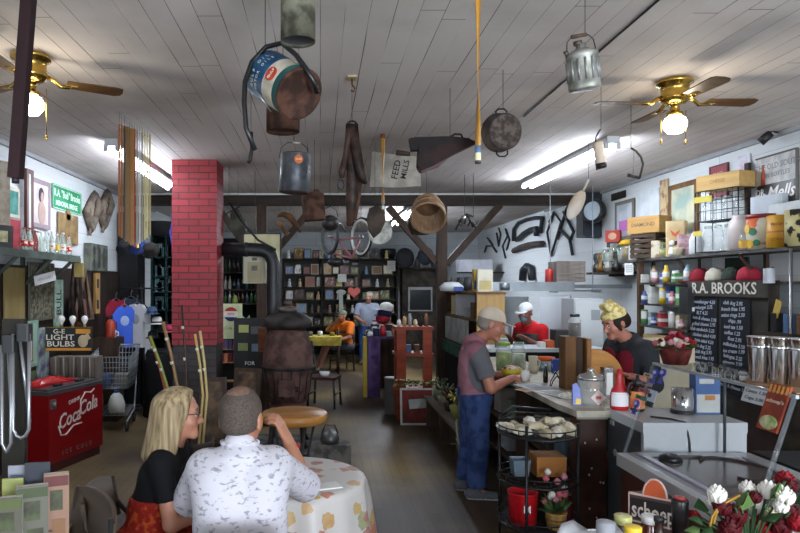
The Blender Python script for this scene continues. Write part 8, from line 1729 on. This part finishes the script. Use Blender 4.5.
# --- man in the white printed shirt, seated with his back to the camera
def dress(c):
    e, p, g = c['e'], c['p'], c['g']
    SH = two('#c9c7d0', '#93939d', 34, .8, 0, .56, .64, (1, 1, 1.9), 9); c['top'](SH, Vector((0, 0, .47)), .9, 'shirt', .02, .07, .055)
    hair_cut = [(p(0, .052, 0), c['M'].to_3x3() @ Vector((0, 1, -.15)).normalized()), (p(0, 0, -.04), c['M'].to_3x3() @ Vector((0, .25, -1)).normalized())]
    sdf_obj('hair', [e((0, -.014, .03), (.079, .1, .092)), e((0, -.03, -.02), (.069, .078, .05), .02)], c['vox'], [two('#3f3833', '#655a52', 130, .9, 0, .25, .8), two('#6a5549', '#86695a', 90, .8, 0, .3, .7)], c['body'], c['org'], [(p(0, -.055, .115), (.055, .05, .05), 1)], hair_cut)
    N_ = g['nk']+Vector((0, 0, -.022)); ring = [N_+Vector((.075*math.cos(a), .07*math.sin(a)+.012, .026-.03*max(0, math.sin(a)))) for a in np.linspace(.35*PI, 2.65*PI, 15)]; hair(c, [cone(q, .012, w, .012, .008) for q, w in zip(ring, ring[1:])], SH, (), 'collar')
    c['pants'](mat('#3a3f4a', .8), g['pel']+c['up']*.06, .06); c['shoes'](BLACK)
person('man in white leaf-print shirt seated with his back turned, hand raised to his mouth', dict(pel=(-.33, 2.68, .53), ch=(-.345, 2.8, 1.05), nk=(-.35, 2.81, 1.11), hd=(-.345, 2.84, 1.215), f=(.25, 1, -.12),
    sh=[(-.2, 2.86, 1.0), (-.5, 2.8, 1.0)], el=[(-.055, 3.19, .795), (-.61, 2.95, .79)], wr=[(-.15, 3.08, 1.05), (-.47, 3.2, .775)], hip=[(-.22, 2.74, .53), (-.4, 2.74, .53)], kn=[(-.16, 3.15, .53), (-.46, 3.15, .53)], an=[(-.16, 3.2, .08), (-.46, 3.2, .08)], toe=[(-.15, 3.34, .03), (-.47, 3.34, .03)]),
    '#a8745a', .0065, dress, None, b=1.04, hs=1.15, hands={0: ((-.35, -.12, .8), (-.8, .2, -.1), .75, 1.05, -1), 1: ((.5, .8, 0), (0, 0, -1), .2, 1.0, 1)})
# --- blonde woman beside him
def dress(c):
    e, p, g, M3 = c['e'], c['p'], c['g'], c['M'].to_3x3()
    waist = Vector((0, 0, .8)); c['top'](mat('#0f0f12', .85, 0, .1), waist, .62, 'black_top', .012, .05, .07)
    SK = two('#7d1a12', '#a8481f', 34, .8, 0, .5, .62, (1, 1, 1), 6)
    T = c['torso'](.02)+[cone(g['hip'][s], .12, g['kn'][s]+Vector((0, 0, .0)), .09, .05) for s in (0, 1)]+[cone(g['kn'][s], .09, g['kn'][s]+Vector((.02, 0, -.2)), .12, .06) for s in (0, 1)]+[cone(g['pel']+Vector((-.05, -.06, .02)), .11, g['pel']+Vector((-.02, .06, .0)), .11, .05)]
    sdf_obj('skirt', T, .009, [SK], c['body'], c['org'], (), [(waist+Vector((0, 0, .015)), Vector((0, 0, 1))), (Vector((0, 0, .33)), Vector((0, 0, -1)))])
    H = two('#5f4f38', '#b39f7c', 60, .5, 0, .3, .7, (1, 1, .07)); P = [e((0, -.02, .035), (.086, .105, .092), .02)]
    for x, y, z2, q in ((.07, .015, -.165, .03), (.083, -.02, -.18, .036), (.075, -.065, -.19, .04), (.04, -.095, -.2, .042), (0, -.105, -.2, .042)):
        for s in (-1, 1): P.append(cone(p(s*x*.72, y*.72, .03), q*.9, p(s*x*1.05, y-.025, z2), q*.6, .04))
    P.append(e((0, .004, .042), (.084, .099, .087), .02))
    hair(c, P, H, [(p(0, .05, 0), M3 @ Vector((0, 1, -.12)).normalized())]) 
    b = MB(mat('#3a2a20', .3))
    for s in (-1, 1): b.tube([p(s*.031+.022*math.cos(a), .098, .004+.017*math.sin(a)) for a in np.linspace(0, 2*PI, 17)[:-1]], .0018, 0, 6, True); b.tube([p(s*.053, .096, .008), p(s*.07, .06, .01), p(s*.078, 0, .008)], .0018, 0, 6)
    b.tube([p(-.01, .1, .008), p(.01, .1, .008)], .0018, 0, 6); child(c, 'eyeglasses', b)
    b = MB(BRASS); b.tube([p(.07+.0, .005+.013*math.cos(a), -.055+.016*math.sin(a)) for a in np.linspace(0, 2*PI, 15)[:-1]], .002, 0, 6, True); child(c, 'hoop_earring', b)
    c['shoes'](BLACK)
person('blonde woman in glasses, black top and red skirt seated at the cafe table', dict(pel=(-.83, 3.1, .54), ch=(-.72, 3.08, 1.0), nk=(-.7, 3.07, 1.06), hd=(-.665, 3.04, 1.195), f=(1, .12, -.05),
    sh=[(-.72, 2.92, .99), (-.71, 3.22, .98)], el=[(-.665, 2.89, .73), (-.52, 3.3, .8)], wr=[(-.47, 3.02, .765), (-.42, 3.4, .79)], hip=[(-.8, 3.0, .52), (-.8, 3.17, .52)], kn=[(-.44, 2.98, .54), (-.42, 3.17, .54)], an=[(-.42, 2.98, .09), (-.4, 3.17, .09)], toe=[(-.3, 2.98, .03), (-.28, 3.17, .03)]),
    '#b07a62', .0065, dress, None, b=.88, fem=1, hs=.98, knit='#7a6248', lipc='#9a4a4a')
# --- man in the tan cap at the counter
def dress(c):
    g, e, p = c['g'], c['e'], c['p']; c['top'](two('#78505a', '#8a606a', 8, .85), Vector((0, 0, .79)), .72, 'shirt', .016, .066, .075, mat('#55555a', .85))
    c['pants'](two('#22325a', '#374a76', 9, .8), g['pel']+Vector((0, 0, .06)), .03, .016, 'jeans', .075); c['shoes'](mat('#4d4f55', .7), mat('#b4b2ac', .6))
    hair(c, [e((0, -.016, .025), (.08, .1, .07)), e((0, -.035, -.025), (.068, .072, .045), .02)], mat('#7d746c', .9), [(p(0, .02, 0), c['M'].to_3x3() @ Vector((0, 1, 0))), (p(0, 0, .05), c['M'].to_3x3() @ Vector((0, 0, 1)))]); cap_hat(c, mat('#b8ac9c', .8))
person('man in tan cap, mauve t-shirt and blue jeans leaning at the lunch counter', dict(pel=(1.32, 5.52, .87), ch=(1.31, 5.5, 1.28), nk=(1.37, 5.48, 1.36), hd=(1.445, 5.44, 1.475), f=(1, -.12, -.38),
    sh=[(1.29, 5.31, 1.25), (1.35, 5.68, 1.25)], el=[(1.39, 5.25, .96), (1.42, 5.72, .98)], wr=[(1.6, 5.36, 1.03), (1.62, 5.6, 1.03)], hip=[(1.32, 5.43, .84), (1.32, 5.61, .84)], kn=[(1.33, 5.42, .46), (1.31, 5.64, .46)], an=[(1.31, 5.42, .08), (1.27, 5.66, .08)], toe=[(1.44, 5.4, .03), (1.4, 5.66, .03)]),
    '#9a6450', .0075, dress, None, b=1.08, hs=1.1, belly=.05, hands={0: ((1, .25, -.02), (0, .5, -1), .5, 1.0, -1), 1: ((1, -.3, 0), (0, -.5, -1), .5, 1.0, 1)})
# --- cook with the yellow bandana
def dress(c):
    g, e, p = c['g'], c['e'], c['p']; c['top'](mat('#26282d', .8), Vector((0, 0, .82)), 1.5, 'jacket', .02, .066, .078); c['pants'](mat('#22242a', .8), g['pel']+Vector((0, 0, .05))); c['shoes'](BLACK)
    T = [q for q in c['torso'](.03)]; nrm = -c['fw']; hair(c, T, mat('#6a1424', .8), [(g['pel'].lerp(g['ch'], .5)+c['fw']*.11, nrm), (Vector((0, 0, .62)), Vector((0, 0, -1))), (g['ch']+Vector((0, 0, -.0)), Vector((0, 0, 1)))], 'apron', .009)
    hair(c, [e((0, -.02, .02), (.084, .102, .086)), e((0, -.085, -.02), (.055, .05, .06), .03), cone(p(.06, .03, .0), .018, p(.07, .02, -.05), .012, .02), cone(p(-.06, .03, .0), .018, p(-.07, .02, -.05), .012, .02)], mat('#241a16', .7), [(p(0, .055, 0), c['M'].to_3x3() @ Vector((0, 1, -.2)).normalized())])
    r6 = random.Random(2); P = [e((0, -.01, .062), (.09, .108, .06), .02, [(p(0, 0, .045), c['M'].to_3x3() @ Vector((0, .1, -1)))])]
    for i in range(16): a = r6.random()*6.28; q = r6.uniform(0, .07); x, y = q*math.cos(a), q*math.sin(a)-.01; P.append(e((x, y, .11+r6.uniform(0, .05)), (.026, .03, .028), .012))
    hair(c, P, two('#b09a52', '#d8cc98', 30, .8), (), 'bandana')
person('cook in yellow bandana, dark jacket and red apron working behind the counter', dict(pel=(2.55, 5.3, .9), ch=(2.5, 5.22, 1.32), nk=(2.45, 5.2, 1.38), hd=(2.36, 5.17, 1.5), f=(-1, -.25, -.42),
    sh=[(2.47, 5.42, 1.29), (2.56, 5.05, 1.28)], el=[(2.38, 5.45, 1.05), (2.58, 4.98, 1.03)], wr=[(2.2, 5.3, 1.12), (2.38, 4.93, 1.1)], hip=[(2.55, 5.4, .86), (2.55, 5.2, .86)], kn=[(2.52, 5.4, .47), (2.52, 5.2, .47)], an=[(2.55, 5.4, .08), (2.55, 5.2, .08)], toe=[(2.42, 5.4, .03), (2.42, 5.2, .03)]),
    '#a06a58', .0075, dress, None, b=1.1, fem=1)
# --- kitchen worker in a white cap
def dress(c):
    g = c['g']; c['top'](mat('#a8141c', .8), Vector((0, 0, .85)), 1.02, 'shirt', .016, .066, .075); c['pants'](mat('#26282c', .8), g['pel']+Vector((0, 0, .05))); c['shoes'](BLACK); cap_hat(c, mat('#c9cdd0', .8))
    hair(c, c['torso'](.024), mat('#3c403f', .8), [(g['pel'].lerp(g['ch'], .5)+c['fw']*.02, -c['fw']), (g['ch']+Vector((0, 0, -.06)), Vector((0, 0, 1))), (Vector((0, 0, .6)), Vector((0, 0, -1)))], 'apron', .01)
    hair(c, [c['e']((0, .05, -.05), (.056, .058, .05), .01)], mat('#5f8f9c', .8), [(c['p'](0, .045, 0), c['M'].to_3x3() @ Vector((0, -1, 0)))], 'face_mask')
person('kitchen worker in white cap, red shirt and dark apron beside the refrigerator', dict(pel=(2.62, 8.0, .88), ch=(2.6, 8.0, 1.27), nk=(2.57, 7.98, 1.33), hd=(2.53, 7.95, 1.46), f=(-.8, -.6, -.3),
    sh=[(2.52, 8.17, 1.25), (2.7, 7.84, 1.25)], el=[(2.45, 8.15, 1.02), (2.7, 7.79, 1.03)], wr=[(2.35, 7.98, 1.14), (2.5, 7.76, 1.14)], hip=[(2.58, 8.08, .86), (2.68, 7.92, .86)], kn=[(2.58, 8.08, .47), (2.68, 7.92, .47)], an=[(2.58, 8.08, .08), (2.68, 7.92, .08)], toe=[(2.5, 7.98, .03), (2.6, 7.82, .03)]),
    '#7a4c3e', .009, dress, None)
# --- man in the orange shirt seated at the back
def dress(c):
    g = c['g']; c['top'](mat('#c8641a', .8), Vector((0, 0, .5)), .8, 'shirt', .016, .066, .075); c['pants'](mat('#565c6a', .8), g['pel']+c['up']*.06, .06, .016, 'shorts', kcut=.9); c['shoes'](BLACK); cap_hat(c, mat('#5f6a5a', .8))
person('man in orange t-shirt and cap seated behind the stove, hand at his face', dict(pel=(.56, 13.62, .53), ch=(.5, 13.58, .98), nk=(.49, 13.57, 1.03), hd=(.46, 13.54, 1.15), f=(-.8, -.5, -.1),
    sh=[(.36, 13.72, .96), (.64, 13.42, .96)], el=[(.16, 13.6, .85), (.6, 13.28, .72)], wr=[(.33, 13.45, 1.02), (.36, 13.2, .66)], hip=[(.5, 13.7, .53), (.6, 13.53, .53)], kn=[(.1, 13.5, .56), (.16, 13.3, .56)], an=[(-.04, 13.38, .1), (.0, 13.2, .1)], toe=[(-.16, 13.3, .03), (-.12, 13.12, .03)]),
    '#96604a', .01, dress, None, b=1.1, belly=.06)
# --- person in the grey shirt standing at the back
def dress(c):
    g, e, p = c['g'], c['e'], c['p']; c['top'](mat('#7a8290', .8), Vector((0, 0, .86)), .85, 'shirt', .016, .066, .075); c['pants'](mat('#2e4878', .8), g['pel']+Vector((0, 0, .05)), .05, .014, 'jeans'); c['shoes'](mat('#4a4038', .7))
    hair(c, [e((0, -.014, .034), (.084, .102, .092)), e((0, -.04, -.02), (.072, .07, .06), .02)], mat('#8a847c', .9), [(p(0, .06, 0), c['M'].to_3x3() @ Vector((0, 1, -.5)).normalized())])
person('person in grey t-shirt and blue jeans standing before the back shelves', dict(pel=(1.07, 14.7, .9), ch=(1.08, 14.7, 1.33), nk=(1.09, 14.68, 1.4), hd=(1.11, 14.66, 1.53), f=(-.35, -1, -.2),
    sh=[(.88, 14.7, 1.31), (1.27, 14.7, 1.31)], el=[(.8, 14.64, 1.08), (1.37, 14.7, 1.05)], wr=[(.95, 14.5, .98), (1.36, 14.62, .82)], hip=[(.98, 14.7, .86), (1.16, 14.7, .86)], kn=[(.97, 14.68, .47), (1.16, 14.7, .47)], an=[(.96, 14.72, .08), (1.17, 14.72, .08)], toe=[(.92, 14.6, .03), (1.2, 14.6, .03)]),
    '#9a6c58', .01, dress, None, b=1.08, belly=.03)
